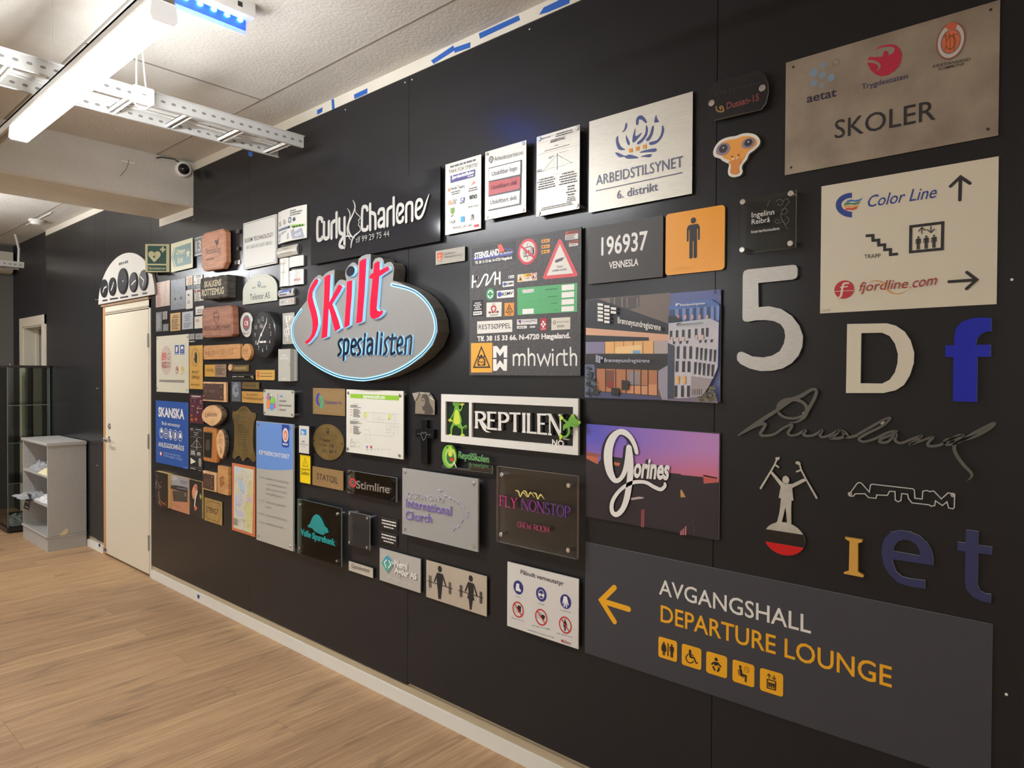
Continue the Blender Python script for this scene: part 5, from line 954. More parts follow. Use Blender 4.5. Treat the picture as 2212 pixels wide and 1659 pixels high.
s.cur = 'letter_logo_sticker'
for p in ([(722, 1212), (760, 1212), (788, 1250), (818, 1208), (856, 1208), (855, 1320), (822, 1320), (822, 1262), (788, 1310), (755, 1262), (755, 1322), (722, 1322)], [(722, 1335), (755, 1335), (755, 1392), (788, 1345), (822, 1390), (822, 1333), (855, 1333), (852, 1445), (820, 1445), (788, 1405), (755, 1446), (722, 1446)]): s.poly(p, PURE, 1.5)
s.cur = 'white_word_sticker'
for p in ([(915, 1390), (915, 1298)], [(915, 1310), (945, 1290), (968, 1310), (968, 1390)], [(968, 1310), (995, 1290), (1020, 1310), (1020, 1390)], [(1058, 1390), (1055, 1236)], [(1058, 1312), (1085, 1288), (1112, 1310), (1112, 1390)], [(1142, 1290), (1170, 1388), (1205, 1300), (1238, 1388), (1262, 1288)], [(1285, 1390), (1285, 1288)], [(1325, 1390), (1325, 1315), (1345, 1290), (1362, 1286)], [(1392, 1250), (1394, 1370), (1408, 1390), (1420, 1388)], [(1372, 1290), (1420, 1286)], [(1455, 1390), (1452, 1228)], [(1455, 1312), (1480, 1286), (1506, 1308), (1506, 1390)]): s.stroke(p, 15, PURE, 1.5, None, 3 if len(p) > 3 and p[0][0] != 1142 else 0, wz=False)
s.ell(1284, 1248, 9, 11, PURE, 1.5); s.build()

# hair salon sign
K(660, 360, 7.3733)
s = Sign('salon_sign', 'long glossy black sign with raised pale lettering and a woman profile drawing', 'sign')
s.panel([(75, 592), (2145, 3), (2148, 1185), (100, 1560)], 0.008, C(40, 40, 43, 0.1, 0, 0.3), 0.012, side=C(12, 12, 13, 0.2)); s.cur = 'raised_lettering'; SV = C(178, 176, 170, 0.4, 0.2); sd = C(100, 100, 98)
for p in ([(282, 872), (278, 838), (244, 823), (212, 848), (205, 1000), (210, 1150), (240, 1172), (276, 1152), (280, 1130)], [(314, 898), (312, 1110), (340, 1148), (378, 1132), (388, 1090), (390, 882)], [(432, 1140), (434, 940), (448, 892), (482, 868)], [(512, 742), (513, 1120)], [(556, 838), (558, 1030), (590, 1068), (634, 1092)], [(640, 820), (638, 1235), (622, 1280), (588, 1284), (562, 1258), (572, 1200), (616, 1130)],
          [(1002, 692), (994, 656), (960, 640), (926, 672), (917, 850), (920, 985), (950, 1014), (996, 1000), (1006, 960)], [(1048, 605), (1048, 1005)], [(1056, 735), (1108, 752), (1130, 800), (1132, 985)], [(1182, 745), (1198, 695), (1240, 680), (1268, 712), (1270, 955)], [(1266, 818), (1210, 845), (1182, 892), (1190, 950), (1232, 952), (1266, 905)], [(1322, 945), (1325, 725), (1345, 672), (1386, 645)], [(1422, 502), (1424, 922)],
          [(1484, 790), (1540, 735), (1570, 690), (1568, 632), (1530, 606), (1490, 640), (1478, 760), (1484, 862), (1522, 888), (1562, 862), (1570, 815)], [(1622, 880), (1624, 645), (1655, 588), (1696, 580), (1718, 620), (1718, 858)]): s.stroke(p, 36, SV, None, None, 4 if len(p) > 2 else 0, t=0.007, side=sd, wz=False)
s.stroke([(1790, 692), (1845, 650), (1874, 600), (1862, 545), (1825, 532), (1790, 570), (1776, 680), (1780, 785), (1815, 822), (1862, 795), (1900, 715), (1935, 595), (1985, 448)], [34, 34, 34, 36, 36, 36, 36, 36, 36, 34, 32, 26, 10], SV, None, None, 4, t=0.007, side=sd, wz=False)
s.cur = 'profile_drawing'
for p, w_ in (([(768, 535), (800, 605), (800, 680), (762, 780), (710, 890), (698, 990), (722, 1075), (768, 1120)], [4, 14, 18, 20, 22, 22, 18, 6]), ([(680, 665), (718, 730), (724, 800), (692, 920), (678, 1010), (700, 1110), (740, 1175)], [4, 12, 14, 14, 14, 12, 4]), ([(808, 690), (822, 742), (876, 795), (886, 830), (860, 852), (872, 895), (858, 930), (884, 968), (890, 1020), (850, 1060), (785, 1118), (750, 1200), (740, 1288)], [6, 8, 8, 8, 8, 8, 8, 8, 10, 14, 18, 20, 14]), ([(640, 1120), (700, 1105), (800, 1140)], [16, 12, 5])): s.stroke(p, w_, SV, None, None, 4, t=0.006, side=sd, wz=False)
s.text('tlf 99 29 75 44', (815, 1218), (1350, 1112), (98, 92), C(140, 140, 136), n='phone_lettering', bold=0.004, t=0.006, side=sd); s.build()

# big illuminated oval sign
K(0, 0, 1)
A_ = lambda *p: [(620 + x / 7.5423, 540 + y / 7.5423) for x, y in p]; O_ = lambda *p: [(600 + x / 3.3175, 360 + y / 3.3175) for x, y in p]
s = Sign('illuminated_oval_sign', 'big steel oval sign with glowing crimson letters and blue-white neon ring', 'sign'); s.o = 0.078
face = A_((65, 1350), (78, 1250), (105, 1150), (160, 1040), (235, 930), (322, 828), (332, 750), (350, 640), (390, 540), (450, 460), (505, 412), (545, 405), (566, 432), (590, 425), (625, 385), (690, 345), (775, 320), (770, 612), (800, 550), (848, 492), (890, 480), (962, 502), (968, 490), (948, 400), (958, 330), (1000, 260), (1060, 205), (1108, 204), (1146, 250), (1160, 245), (1165, 150), (1220, 100), (1300, 70), (1365, 68), (1366, 312), (1395, 310), (1402, 200), (1440, 140), (1500, 122), (1550, 130), (1578, 180), (1586, 232), (1640, 200), (1690, 195), (1728, 230), (1746, 300), (1726, 500), (1800, 520)) + O_((929, 857), (1000, 892), (1060, 942), (1110, 1010), (1140, 1090), (1148, 1180), (1112, 1280), (1040, 1362), (930, 1440), (800, 1500), (650, 1535), (560, 1535), (430, 1510), (300, 1450), (190, 1372), (120, 1282))
FACE = noisy('brushed_zinc_face', (132, 130, 126), (142, 140, 136), 30, 0.5, 0.15, (1, 1, 60)); SIDE = noisy('ribbed_tin_return', (118, 114, 104), (140, 136, 124), 60, 0.4, 0.5, (8, 1, 8))
s.prism([s.P(*q) for q in face], 0.012, 0.078, FACE, SIDE, 'sign_body'); s.prism([s.P(*q) for q in face], 0.0765, 0.0785, FACE, C(196, 194, 188, 0.3, 0.6), 'sign_body')
s.o = 0.0785; GLOW = C(150, 214, 255, 0.3, 0, 0.5, 0.34); CR = C(206, 6, 52, 0.5, 0, 0.15, 0.09); NB2 = C(18, 24, 44, 0.2)
def glowletter(n, pts):
    s.o = 0.0785; p0 = [s.P(*q, 0.0945) for q in pts]; s.prism(p0, 0.0785, 0.0945, CR, GLOW, n, back=False)
for n, p in (('crimson_letter', A_((488, 466), (515, 490), (500, 540), (450, 620), (420, 680), (415, 760), (440, 870), (480, 1000), (505, 1120), (510, 1210), (490, 1300), (450, 1400), (380, 1490), (325, 1536), (290, 1500), (360, 1440), (400, 1370), (415, 1280), (415, 1180), (390, 1040), (355, 920), (335, 820), (345, 720), (370, 630), (420, 540), (458, 486))),
             ('crimson_letter#2', A_((610, 446), (650, 416), (710, 395), (700, 620), (690, 850), (755, 720), (800, 640), (840, 564), (880, 573), (905, 600), (860, 690), (790, 800), (740, 880), (790, 1010), (840, 1150), (872, 1270), (785, 1330), (740, 1170), (690, 970), (680, 960), (672, 1100), (660, 1330), (655, 1410), (560, 1450), (575, 1250), (595, 960), (605, 700))),
             ('crimson_letter#3', A_((975, 520), (1010, 505), (1065, 495), (1055, 750), (1030, 1050), (1020, 1220), (980, 1250), (932, 1270), (950, 1000), (970, 700))),
             ('crimson_letter#4', A_((1180, 190), (1230, 155), (1295, 135), (1285, 350), (1265, 700), (1240, 1000), (1230, 1160), (1190, 1185), (1125, 1200), (1145, 950), (1165, 600))),
             ('crimson_letter#5', A_((1415, 240), (1440, 205), (1480, 185), (1512, 190), (1510, 330), (1580, 295), (1640, 265), (1665, 290), (1665, 325), (1600, 370), (1505, 430), (1490, 600), (1470, 850), (1460, 950), (1475, 990), (1510, 1000), (1550, 985), (1570, 1000), (1550, 1050), (1490, 1100), (1420, 1125), (1375, 1110), (1350, 1060), (1350, 900), (1380, 600), (1395, 470), (1340, 462), (1345, 420), (1370, 390), (1405, 375)))): glowletter(n, p)
s.o = 0.0945; p0 = [s.P(*q) for q in A_(*[(1034 + 68 * math.cos(a * math.pi / 12) + 14 * math.sin(a * math.pi / 12) * -1, 346 + 84 * math.sin(a * math.pi / 12)) for a in range(24)])]; s.prism(p0, 0.0785, 0.0945, NB2, GLOW, 'letter_dot', back=False)
s.o = 0.0785; s.cur = 'neon_ring'; ring = O_((170, 1028), (122, 1100), (104, 1180), (126, 1275), (196, 1362), (306, 1440), (436, 1500), (560, 1522), (650, 1522), (790, 1488), (915, 1430), (1025, 1350), (1096, 1270), (1132, 1180), (1126, 1090), (1092, 1005), (1030, 930), (950, 880), (820, 846))
s.stroke(ring, 6.6, GLOW, None, None, 5, t=0.003, side=GLOW); s.o = 0.0815; s.stroke(ring, 2.2, C(22, 66, 110, 0.3), 1, None, 5)
s.o = 0.0785; s.cur = 'dark_word_lettering'; K(720, 700, 8.5077); s_o = s.o
for p in ([(188, 286), (150, 300), (122, 352), (142, 430), (165, 482), (150, 540), (116, 575)], [(226, 300), (215, 655)], [(228, 302), (280, 288), (308, 332), (300, 450), (280, 530), (238, 546)], [(360, 420), (436, 396), (438, 320), (408, 287), (372, 322), (354, 430), (364, 528), (392, 560), (426, 548)], [(540, 276), (500, 300), (478, 360), (500, 440), (520, 490), (505, 545), (472, 570)], [(600, 276), (582, 552)], [(612, 190), (609, 222)], [(656, 300), (700, 276), (744, 312), (736, 545)], [(735, 376), (682, 392), (654, 450), (658, 528), (690, 548), (728, 502)], [(840, 166), (812, 545)], [(912, 272), (892, 548)], [(920, 178), (918, 206)],
          [(1044, 246), (1000, 280), (974, 340), (998, 430), (1004, 480), (985, 535), (956, 560)], [(1116, 202), (1088, 520), (1112, 548), (1152, 526)], [(1066, 276), (1186, 262)], [(1202, 396), (1288, 370), (1292, 284), (1264, 242), (1222, 290), (1202, 398), (1206, 500), (1236, 544), (1288, 520)], [(1366, 262), (1346, 540)], [(1362, 272), (1428, 228), (1462, 262), (1436, 545)]): s.stroke(p, 37, NB2, None, None, 4 if len(p) > 2 else 0, t=0.008, side=GLOW, wz=False)
s.build()

# brass, acrylic and plan plates below it
K(600, 820, 5.53)
s = Sign('brass_plate', 'brass plate with blue and green interlocked ring emblem', 'sign')
s.panel([(420, 98), (805, 112), (803, 437), (420, 408)], 0.003, BRASS, 0.003); s.border(0.008, 0.0009, C(110, 80, 40)); s.cur = 'ring_emblem'; s.poly([(498, 160), (500, 180), (484, 215), (484, 262), (500, 300), (498, 316), (470, 292), (458, 240), (464, 190), (480, 168)], C(40, 66, 160), sm=3); s.poly([(502, 196), (528, 205), (544, 255), (542, 310), (520, 345), (500, 345), (503, 325), (516, 290), (514, 240), (502, 212)], C(56, 160, 120), sm=3)
s.cur = 'lettering'; s.text('Teleteam as', (562, 290), (763, 296), (46, 40), C(58, 58, 130)); s.build()
s = Sign('evacuation_plan', 'white evacuation plan behind clear acrylic with a lime green heading', 'sign')
s.panel([(822, 115), (1503, 138), (1498, 955), (818, 862)], 0.006, C(218, 216, 204, 0.25), 0.020, side=EDGE, n='plan_sheet'); s.poly([(868, 168), (1450, 192), (1448, 250), (868, 218)], C(140, 190, 52, 0.35), n='green_heading'); s.text('R\u00d8MNINGSPLAN', (1022, 222), (1278, 232), (36, 36), PURE, n='green_heading>lettering', bold=0.03)
s.cur = 'floor_plan'; GL_ = C(150, 148, 142)
for p in ([(1028, 390), (1440, 412)], [(1062, 395), (1062, 500), (1300, 520), (1300, 640)], [(1145, 398), (1145, 505)], [(1150, 470), (1298, 482)], [(1190, 480), (1190, 512)], [(1225, 482), (1225, 515)], [(1262, 484), (1262, 517)], [(1195, 415), (1195, 455), (1222, 457), (1222, 417)], [(1300, 520), (1440, 530), (1440, 660)], [(1110, 655), (1385, 682), (1385, 640), (1290, 632)], [(1330, 530), (1330, 625)], [(1355, 525), (1355, 620)], [(1390, 530), (1390, 660)], [(1355, 560), (1440, 568)], [(1020, 598), (1105, 605), (1105, 750)], [(1050, 660), (1050, 740)], [(1022, 655), (1100, 662)], [(1028, 390), (1028, 470), (1062, 474)], [(1372, 415), (1372, 440)], [(1400, 412), (1400, 490), (1420, 492)], [(1300, 590), (1355, 596)]): s.stroke(p, 2.5, GL_, 1.3, cap=False)
LM = C(206, 214, 108)
for q in ([(1030, 395), (1062, 388), (1064, 440), (1048, 455), (1030, 450)], [(1318, 415), (1355, 418), (1352, 472), (1320, 470)]): s.poly(q, LM, 1.5)
s.stroke([(1332, 470), (1326, 478)], 8, INK, 2)
s.cur = 'legend_text'; s.rows(880, 282, 990, 292, 1, GREYTXT, 'c', fill=(0.6, 0.6)); s.rows(868, 300, 1002, 342, 3, GREYTXT); s.rows(905, 345, 1000, 455, 9, GREYTXT); s.rows(900, 472, 975, 484, 1, GREYTXT); s.rows(866, 488, 1005, 540, 4, GREYTXT); s.rows(905, 548, 1000, 660, 9, GREYTXT); s.rows(895, 668, 975, 676, 1, GREEK)
s.rows(868, 342, 895, 440, 3, C(206, 80, 76), dens=0.2); s.rows(868, 540, 895, 640, 4, C(206, 80, 76), dens=0.15)
for x in (1070, 1118, 1160, 1205, 1250, 1292, 1334): s.rows(x - 14, 826, x + 14, 838, 2, GREEK, 'c')
s.ell(1070, 803, 9, 12, C(60, 90, 160)); s.ell(1118, 803, 13, 13, C(200, 50, 56)); s.stroke([(872, 748), (915, 745), (915, 800), (872, 796)], 3, GREYTXT, closed=True); s.stroke([(925, 755), (988, 745), (985, 805), (925, 800)], 2, GL_, closed=True); s.stroke([(878, 730), (888, 708)], 6, GREYTXT)
s.standoffs([(846, 160), (1464, 190), (840, 828), (1458, 905)], 0.008); s.build()
s = Sign('brass_plate', 'round brass office plate with three lines of black numbers and arrows', 'sign'); s.o = 0.006; s.cur = 'disc'
X, Z, A, B_ = s.ell(605, 748, 185, 216, OLDBRASS, n='x', k=48); del s.parts['x']; s.prism([(X + A * math.cos(i * math.pi / 24), Z + B_ * math.sin(i * math.pi / 24)) for i in range(48)], 0.002, 0.006, OLDBRASS, C(110, 90, 50), 'disc')
s.ell(605, 748, 176, 205, C(96, 78, 44), n='engraved_ring', ring=0.012, k=48); s.poly([(582, 582), (615, 584), (615, 646), (582, 642)], C(52, 44, 30), n='crest_stamp'); s.ell(598, 602, 10, 14, OLDBRASS, n='crest_stamp'); s.rows(540, 650, 656, 668, 1, INK, 'c', 0.5, part='lettering', fill=(1, 1)); s.cur = 'lettering'; s.text('Kontor', (535, 740), (628, 748), (40, 40), INK); s.text('534 \u2013 548', (532, 800), (668, 812), (38, 38), INK); s.text('550 \u2013 560', (532, 864), (664, 878), (38, 38), INK)
for x, y in ((508, 710), (508, 776), (692, 862)): s.poly([(x - 12, y), (x, y - 18), (x + 12, y), (x, y + 18)], C(84, 66, 40), n='arrow_marks')
s.screws([(437, 728), (768, 765)], 0.004, INK, 0.001); s.build()
s = Sign('brass_plate', 'brass plate with large thin capital letters STATOIL, beside the yellow danger sign'.replace('STATOIL, ', ''), 'sign')
s.panel([(415, 1032), (785, 1095), (780, 1335), (413, 1248)], 0.004, BRASS, 0.008, side=C(90, 66, 36)); s.cur = 'lettering'; s.text('STATOIL', (468, 1188), (722, 1246), (74, 76), INK, bold=-0.004)
s.cur = 'braille_dots'
for x, y in ((640, 1255), (648, 1262), (660, 1265), (670, 1268), (655, 1280), (720, 1290), (738, 1296), (745, 1288)): s.ell(x, y, 3.5, 4, C(214, 176, 110), k=6)
s.build()
s = Sign('danger_sign', 'narrow yellow high-voltage danger sign with lightning triangle', 'sign')
s.panel([(268, 895), (392, 912), (388, 1248), (265, 1225)], 0.010, C(236, 204, 12, 0.35), 0.006, side=C(60, 56, 40)); s.cur = 'warning_triangle'; s.stroke([(297, 1028), (330, 935), (362, 1042)], 5, INK, closed=True); s.stroke([(332, 970), (326, 995), (333, 998), (328, 1020)], 4, INK); s.cur = 'lettering'; s.text('H\u00f8yspenning', (280, 1078), (380, 1086), (26, 26), INK); s.text('Livsfare', (280, 1132), (378, 1145), (46, 46), INK, bold=0.004); s.build()
s = Sign('door_sign', 'narrow white holder with blue letter logo above the yellow danger sign', 'sign')
s.panel([(254, 545), (375, 562), (373, 888), (254, 872)], 0.028, C(206, 203, 194, 0.35), 0.003, side=C(36, 36, 38)); s.poly([(275, 590), (342, 596), (342, 665), (275, 658)], C(58, 130, 196), n='blue_square'); s.text('ip', (284, 640), (318, 650), (40, 40), PURE, n='blue_square>lettering', bold=0.02); s.cur = 'lettering'; s.text('330', (288, 748), (320, 752), (22, 22), GREYTXT); s.rows(262, 762, 365, 786, 1, GREEK, 'c', 0.5, fill=(1, 1)); s.rows(280, 790, 332, 805, 1, GREEK, fill=(1, 1)); s.rows(275, 858, 350, 872, 1, PURE, dens=0.9, fill=(1, 1), word=(20, 21)); s.build()
s = Sign('acrylic_plate', 'long clear acrylic plate with mirrored raised word and a small red ring', 'sign')
s.panel([(832, 1083), (1410, 1175), (1410, 1465), (830, 1355)], 0.010, ACRYLIC, 0.012, side=EDGE, n='acrylic_sheet'); s.cur = 'raised_lettering'; MR = C(188, 188, 186, 0.15, 0.8); s.text('Stimline', (948, 1295), (1348, 1358), (92, 96), MR, bold=0.012, t=0.006, side=C(110, 110, 112, 0.2, 0.7))
s.ell(898, 1232, 42, 54, C(206, 54, 60, 0.3), n='red_ring', ring=0.36); s.ell(898, 1232, 20, 26, MR, n='red_ring', ring=0.4)
for x, y, dx, dy in ((865, 1120, 1, 1), (1385, 1208, -1, 1), (862, 1320, 1, -1), (1382, 1415, -1, -1)): s.stroke([(x - 22 * dx, y + 10 * dy), (x + 18 * dx, y - 18 * dy)], 16, C(18, 18, 19, 0.2), n='corner_clip#%d%d' % (x, y), wz=False, t=0.002)
s.build()

K(480, 800, 8.295)
s = Sign('school_sign', 'rounded grey plate with coloured bubble logo on four standoffs', 'sign')
s.panel([(740, 340), (1285, 358), (1280, 845), (740, 802)], 0.005, C(186, 184, 172, 0.4), 0.028, r=0.012, side=C(206, 204, 198)); s.cur = 'bubble_logo'
for x, y, a, b, c in ((830, 608, 34, 82, (236, 132, 62)), (902, 552, 40, 74, (126, 200, 60)), (890, 652, 34, 66, (84, 150, 220)), (942, 640, 20, 42, (220, 96, 130)), (856, 490, 18, 34, (120, 86, 170)), (812, 492, 16, 30, (206, 90, 130)), (828, 432, 12, 20, (130, 190, 90)), (884, 438, 10, 20, (236, 226, 200)), (960, 576, 8, 16, (120, 190, 220)), (855, 410, 7, 12, (110, 160, 200))): s.ell(x, y, a * 1.06, b * 1.06, C(60, 60, 64)); s.ell(x, y, a, b, C(*c))
s.stroke([(1000, 412), (998, 728)], 3, GREYTXT, n='lettering', cap=False, wz=False); s.cur = 'lettering'; s.text('AIS', (1028, 484), (1090, 487), (46, 46), C(84, 140, 206)); s.text('Arendal', (1028, 562), (1150, 568), (42, 42), C(80, 80, 84)); s.text('International', (1028, 640), (1236, 650), (42, 42), C(80, 80, 84)); s.text('School', (1028, 722), (1140, 728), (42, 42), C(80, 80, 84))
s.standoffs([(768, 370), (1264, 392), (765, 758), (1258, 798)], 0.007); s.build()
K(520, 960, 5.925)
s = Sign('directory_sign', 'tall acrylic office directory, sky blue top and grey lower half, on standoffs', 'sign')
K(0, 0, 1); s.panel([(554.4, 909), (634, 917), (632.2, 1191.2), (553.2, 1165)], 0.010, C(178, 176, 166, 0.18), 0.020, side=EDGE); x0, z0, x1, z1 = s.box; zb = s.P(554, 1011)[1]; N = 10
s.flat([(x0 + 0.003, z1 - 0.003), (x0 + 0.003, zb)] + [(x0 + 0.003 + (x1 - x0 - 0.006) * i / N, zb + 0.03 * (i / N) ** 2) for i in range(1, N + 1)] + [(x1 - 0.003, z1 - 0.003)], C(108, 148, 214, 0.18), 1, 'blue_header')
K(480, 800, 8.295); n = 'blue_header>crest_banner'; s.poly([(1072, 968), (1200, 978), (1200, 1370), (1170, 1385), (1110, 1380), (1072, 1362)], C(44, 76, 156, 0.25), 2, n); s.ell(1138, 1160, 52, 128, C(226, 206, 196), 3, n); s.ell(1138, 1165, 34, 88, C(206, 120, 90), 4, n); s.ell(1138, 1170, 20, 54, C(226, 180, 160), 5, n); s.rows(1085, 1298, 1190, 1350, 2, PURE, 'c', l=4, part=n, dens=0.6)
s.text('KEMNERKONTORET', (665, 1500), (1210, 1590), (74, 78), PURE, 3, 'blue_header>lettering', bold=0.004); K(520, 960, 5.925); s.cur = 'floor_list'; T_ = C(116, 116, 112)
for tx, a, b in (('4. ETG.', (236, 428), (310, 440)), ('KOMMUNE ADVOKATEN', (330, 450), (612, 508)), ('ADM.DIREKTOR/STAB', (330, 518), (582, 570)), ('BEVILLINGSKONTORET', (328, 580), (595, 640)), ('INNKJ\u00d8PTJENESTEN', (328, 640), (556, 696)), ('3. ETG.', (232, 720), (303, 738)), ('PERSONALTJENESTEN', (326, 750), (570, 808)), ('L\u00d8NN', (326, 812), (392, 828)), ('2. ETG.', (232, 890), (303, 912)), ('REGNSKAPSTJENESTEN', (326, 918), (588, 985)), ('1. ETG.', (232, 1000), (300, 1020)), ('KEMNERKONTORET', (324, 1025), (550, 1086))): s.text(tx, a, b, 24, T_, 1.5, bold=-0.004)
s.screws([(233, 1172), (640, 1302)], 0.006, CHROME, 0.003, 'standoff_cap'); K(480, 800, 8.295); s.standoffs([(652, 972), (1222, 1030)], 0.008); K(520, 960, 5.925); s.standoffs([(228, 1170), (636, 1302)], 0.0065); s.build()

K(640, 1000, 5.53)
TQ = C(20, 140, 140, 0.4)
s = Sign('acrylic_plate', 'square clear acrylic plate with turquoise tree and word on long standoffs', 'sign')
s.panel([(15, 425), (540, 550), (533, 1250), (8, 1072)], 0.006, ACRYLIC, 0.028, side=GEDGE, n='acrylic_sheet'); s.cur = 'tree_emblem'
s.poly([(215, 628), (240, 614), (275, 630), (308, 680), (335, 740), (345, 762), (375, 785), (388, 830), (360, 838), (340, 820), (345, 855), (300, 840), (270, 825), (215, 805), (200, 780), (150, 765), (142, 745), (170, 728), (180, 700), (195, 660)], TQ, t=0.004, side=C(30, 170, 168)); s.stroke([(225, 812), (270, 835), (325, 858)], 10, TQ, t=0.003)
s.text('Valle Sparebank', (60, 858), (468, 990), (70, 74), TQ, n='raised_lettering', bold=0.025, t=0.004, side=C(30, 170, 168)); s.standoffs([(45, 500), (490, 610), (42, 1015), (486, 1170)], 0.007); s.build()
s = Sign('acrylic_plate', 'small upright clear acrylic plate with a dark mountain peak emblem', 'sign')
s.panel([(622, 575), (878, 635), (870, 1048), (620, 975)], 0.006, SMOKE, 0.024, side=EDGE, n='acrylic_sheet'); s.cur = 'peak_emblem'; DKK = C(20, 20, 21, 0.6)
for p in ([(700, 785), (706, 755), (718, 768), (716, 788)], [(728, 762), (745, 740), (762, 760), (775, 792), (755, 790), (742, 775)], [(680, 782), (694, 778), (692, 792)], [(780, 800), (808, 812), (802, 830), (785, 818)]): s.poly(p, DKK)
s.standoffs([(640, 602), (850, 658), (636, 948), (846, 1010)], 0.007); s.build()
for q, lb in (([(1010, 645), (1208, 688), (1203, 822), (1008, 785)], 'upper of two small black name plates with white engraved lines'), ([(1008, 815), (1203, 862), (1200, 1000), (1005, 952)], 'lower of two small black name plates with white engraved lines')):
    s = Sign('name_plate', lb, 'sign', 'small black engraved name plates'); s.panel(q, 0.003, C(20, 20, 21, 0.35), 0.004, side=C(120, 120, 118)); x0, z0, x1, z1 = s.box; h = z1 - z0
    s.cur = 'engraved_lines'
    for i, (f0, f1, lw) in enumerate(((0.70, 0.82, 0.86), (0.44, 0.56, 0.86), (0.18, 0.28, 0.6))):
        u = (x0 + x1) / 2 - (x1 - x0) * lw / 2; o = s.top(1); end = (x0 + x1) / 2 + (x1 - x0) * lw / 2
        while u < end:
            e = min(end, u + random.uniform(0.006, 0.016)); s.part().add([s.W(u, z0 + f0 * h, o), s.W(e, z0 + f0 * h, o), s.W(e, z0 + f1 * h, o), s.W(u, z0 + f1 * h, o)], [[0, 1, 2, 3]], PURE); u = e + 0.003
    s.build()
s = Sign('company_sign', 'grey plate with raised white words and blue-green diamond logo', 'sign')
s.panel([(997, 1015), (1485, 1150), (1483, 1558), (995, 1395)], 0.006, C(178, 174, 166, 0.5), 0.008, side=C(150, 148, 142)); s.cur = 'diamond_logo'
s.poly([(1030, 1190), (1088, 1100), (1165, 1210), (1098, 1310)], C(70, 168, 150), t=0.006, side=PURE); s.o += 0.006; s.poly([(1045, 1167), (1088, 1100), (1140, 1172)], C(48, 150, 190)); s.stroke([(1082, 1152), (1052, 1190), (1074, 1248)], 16, PURE, cap=False); s.stroke([(1104, 1160), (1130, 1210), (1100, 1258)], 16, PURE, cap=False); s.o -= 0.006
s.cur = 'raised_lettering'; s.text('Nemi', (1185, 1235), (1338, 1275), (78, 80), PURE, bold=0.02, t=0.006, side=C(200, 198, 190)); s.text('Agder AS', (1185, 1310), (1448, 1392), (66, 70), PURE, bold=0.02, t=0.006, side=C(200, 198, 190)); s.text('www.nemiagder.no', (1088, 1372), (1380, 1470), (40, 40), C(206, 203, 196), n='web_lettering'); s.build()
K(740, 1160, 4.0218)
s = Sign('name_plate', 'small beige name strip reading Gjestekontor, lowest left of the plates', 'sign')
s.panel([(55, 210), (267, 270), (262, 355), (53, 290)], 0.010, C(190, 182, 166, 0.45), 0.004, side=C(40, 40, 40)); s.text('Gjestekontor', (78, 266), (238, 314), (38, 38), INK, n='lettering'); s.build()
s = Sign('gym_sign', 'beige metal gym sign with man and woman pictograms lifting barbells', 'sign')
s.panel([(728, 197), (1255, 345), (1250, 700), (726, 512)], 0.004, C(186, 174, 156, 0.4, 0.1), 0.008, side=C(130, 122, 110))
for n, dx, dy, sk in (('man_pictogram', 0, 0, 0), ('woman_pictogram', 269, 82, 1)):
    s.cur = n; s.ell(846 + dx, 278 + dy, 18, 28, INK, k=20); P_ = lambda *p: [(x + dx, y + dy) for x, y in p]
    if not sk: s.poly(P_((825, 308), (870, 322), (878, 345), (868, 420), (860, 500), (855, 542), (832, 536), (828, 470), (820, 400), (818, 345)), INK)
    else: s.poly(P_((825, 306), (866, 320), (872, 380), (868, 420), (878, 470), (862, 468), (852, 550), (838, 550), (828, 455), (815, 448), (826, 400), (822, 350)), INK)
    s.stroke(P_((826, 314), (798, 390)), 11, INK, cap=False, wz=False); s.stroke(P_((868, 326), (900, 428)), 11, INK, cap=False, wz=False)
    s.stroke(P_((738, 380), (956, 450)), 7, INK, cap=False)
    for x, y in ((755, 385), (768, 389), (928, 442), (940, 446)): s.stroke(P_((x, y - 52), (x, y + 52)), 7, INK, cap=False, wz=False)
s.build()
s = Sign('safety_sign', 'white mandatory protection sign with three blue and three red round symbols', 'sign')
s.panel([(1435, 207), (2052, 375), (2047, 980), (1427, 765)], 0.005, C(214, 212, 206, 0.35), 0.012, side=C(190, 188, 180)); s.cur = 'lettering'; s.text('P\u00e5budt verneutstyr', (1547, 318), (1922, 424), (38, 36), INK, bold=0.014)
for x0, y0, x1, y1 in ((1505, 508, 1548, 524), (1695, 570, 1755, 590), (1893, 630, 1982, 655), (1468, 695, 1580, 730), (1650, 760, 1802, 800), (1868, 830, 2003, 872), (1612, 800, 1840, 875)):
    s.text({1505: 'Vernesko', 1695: 'Vernebriller', 1893: 'Vernebekledning', 1468: 'Adgang kun etter avtale', 1650: 'Ingen adgang med pacemaker', 1868: 'Ingen adgang for gravide', 1612: 'Ansvarlig for omr\u00e5det: Se P-mille'}[x0], (x0, y0 + 8), (x1, y1 + 6), 10, GREYTXT, res=1)
BL = C(44, 50, 124, 0.4); RD = C(196, 46, 50, 0.4)
for i, (x, y, a, b) in enumerate(((1528, 438, 43, 60), (1727, 498, 46, 62), (1939, 561, 48, 63))):
    n = 'blue_symbol#%d' % i; s.ell(x, y, a, b, BL, 1.2, n)
    if i == 0: s.poly([(1512, 402), (1536, 406), (1536, 440), (1552, 465), (1548, 478), (1505, 462), (1508, 430)], PURE, 2, n)
    if i == 1: s.ell(x, y, 27, 40, PURE, 2, n, ring=0.14); s.ell(x - 12, y + 2, 11, 13, PURE, 2, n); s.ell(x + 13, y + 8, 11, 13, PURE, 2, n)
    if i == 2: s.poly([(1924, 512), (1950, 520), (1966, 590), (1958, 596), (1947, 560), (1952, 615), (1942, 614), (1937, 572), (1930, 608), (1920, 606), (1928, 552), (1916, 580), (1910, 576)], PURE, 2, n)
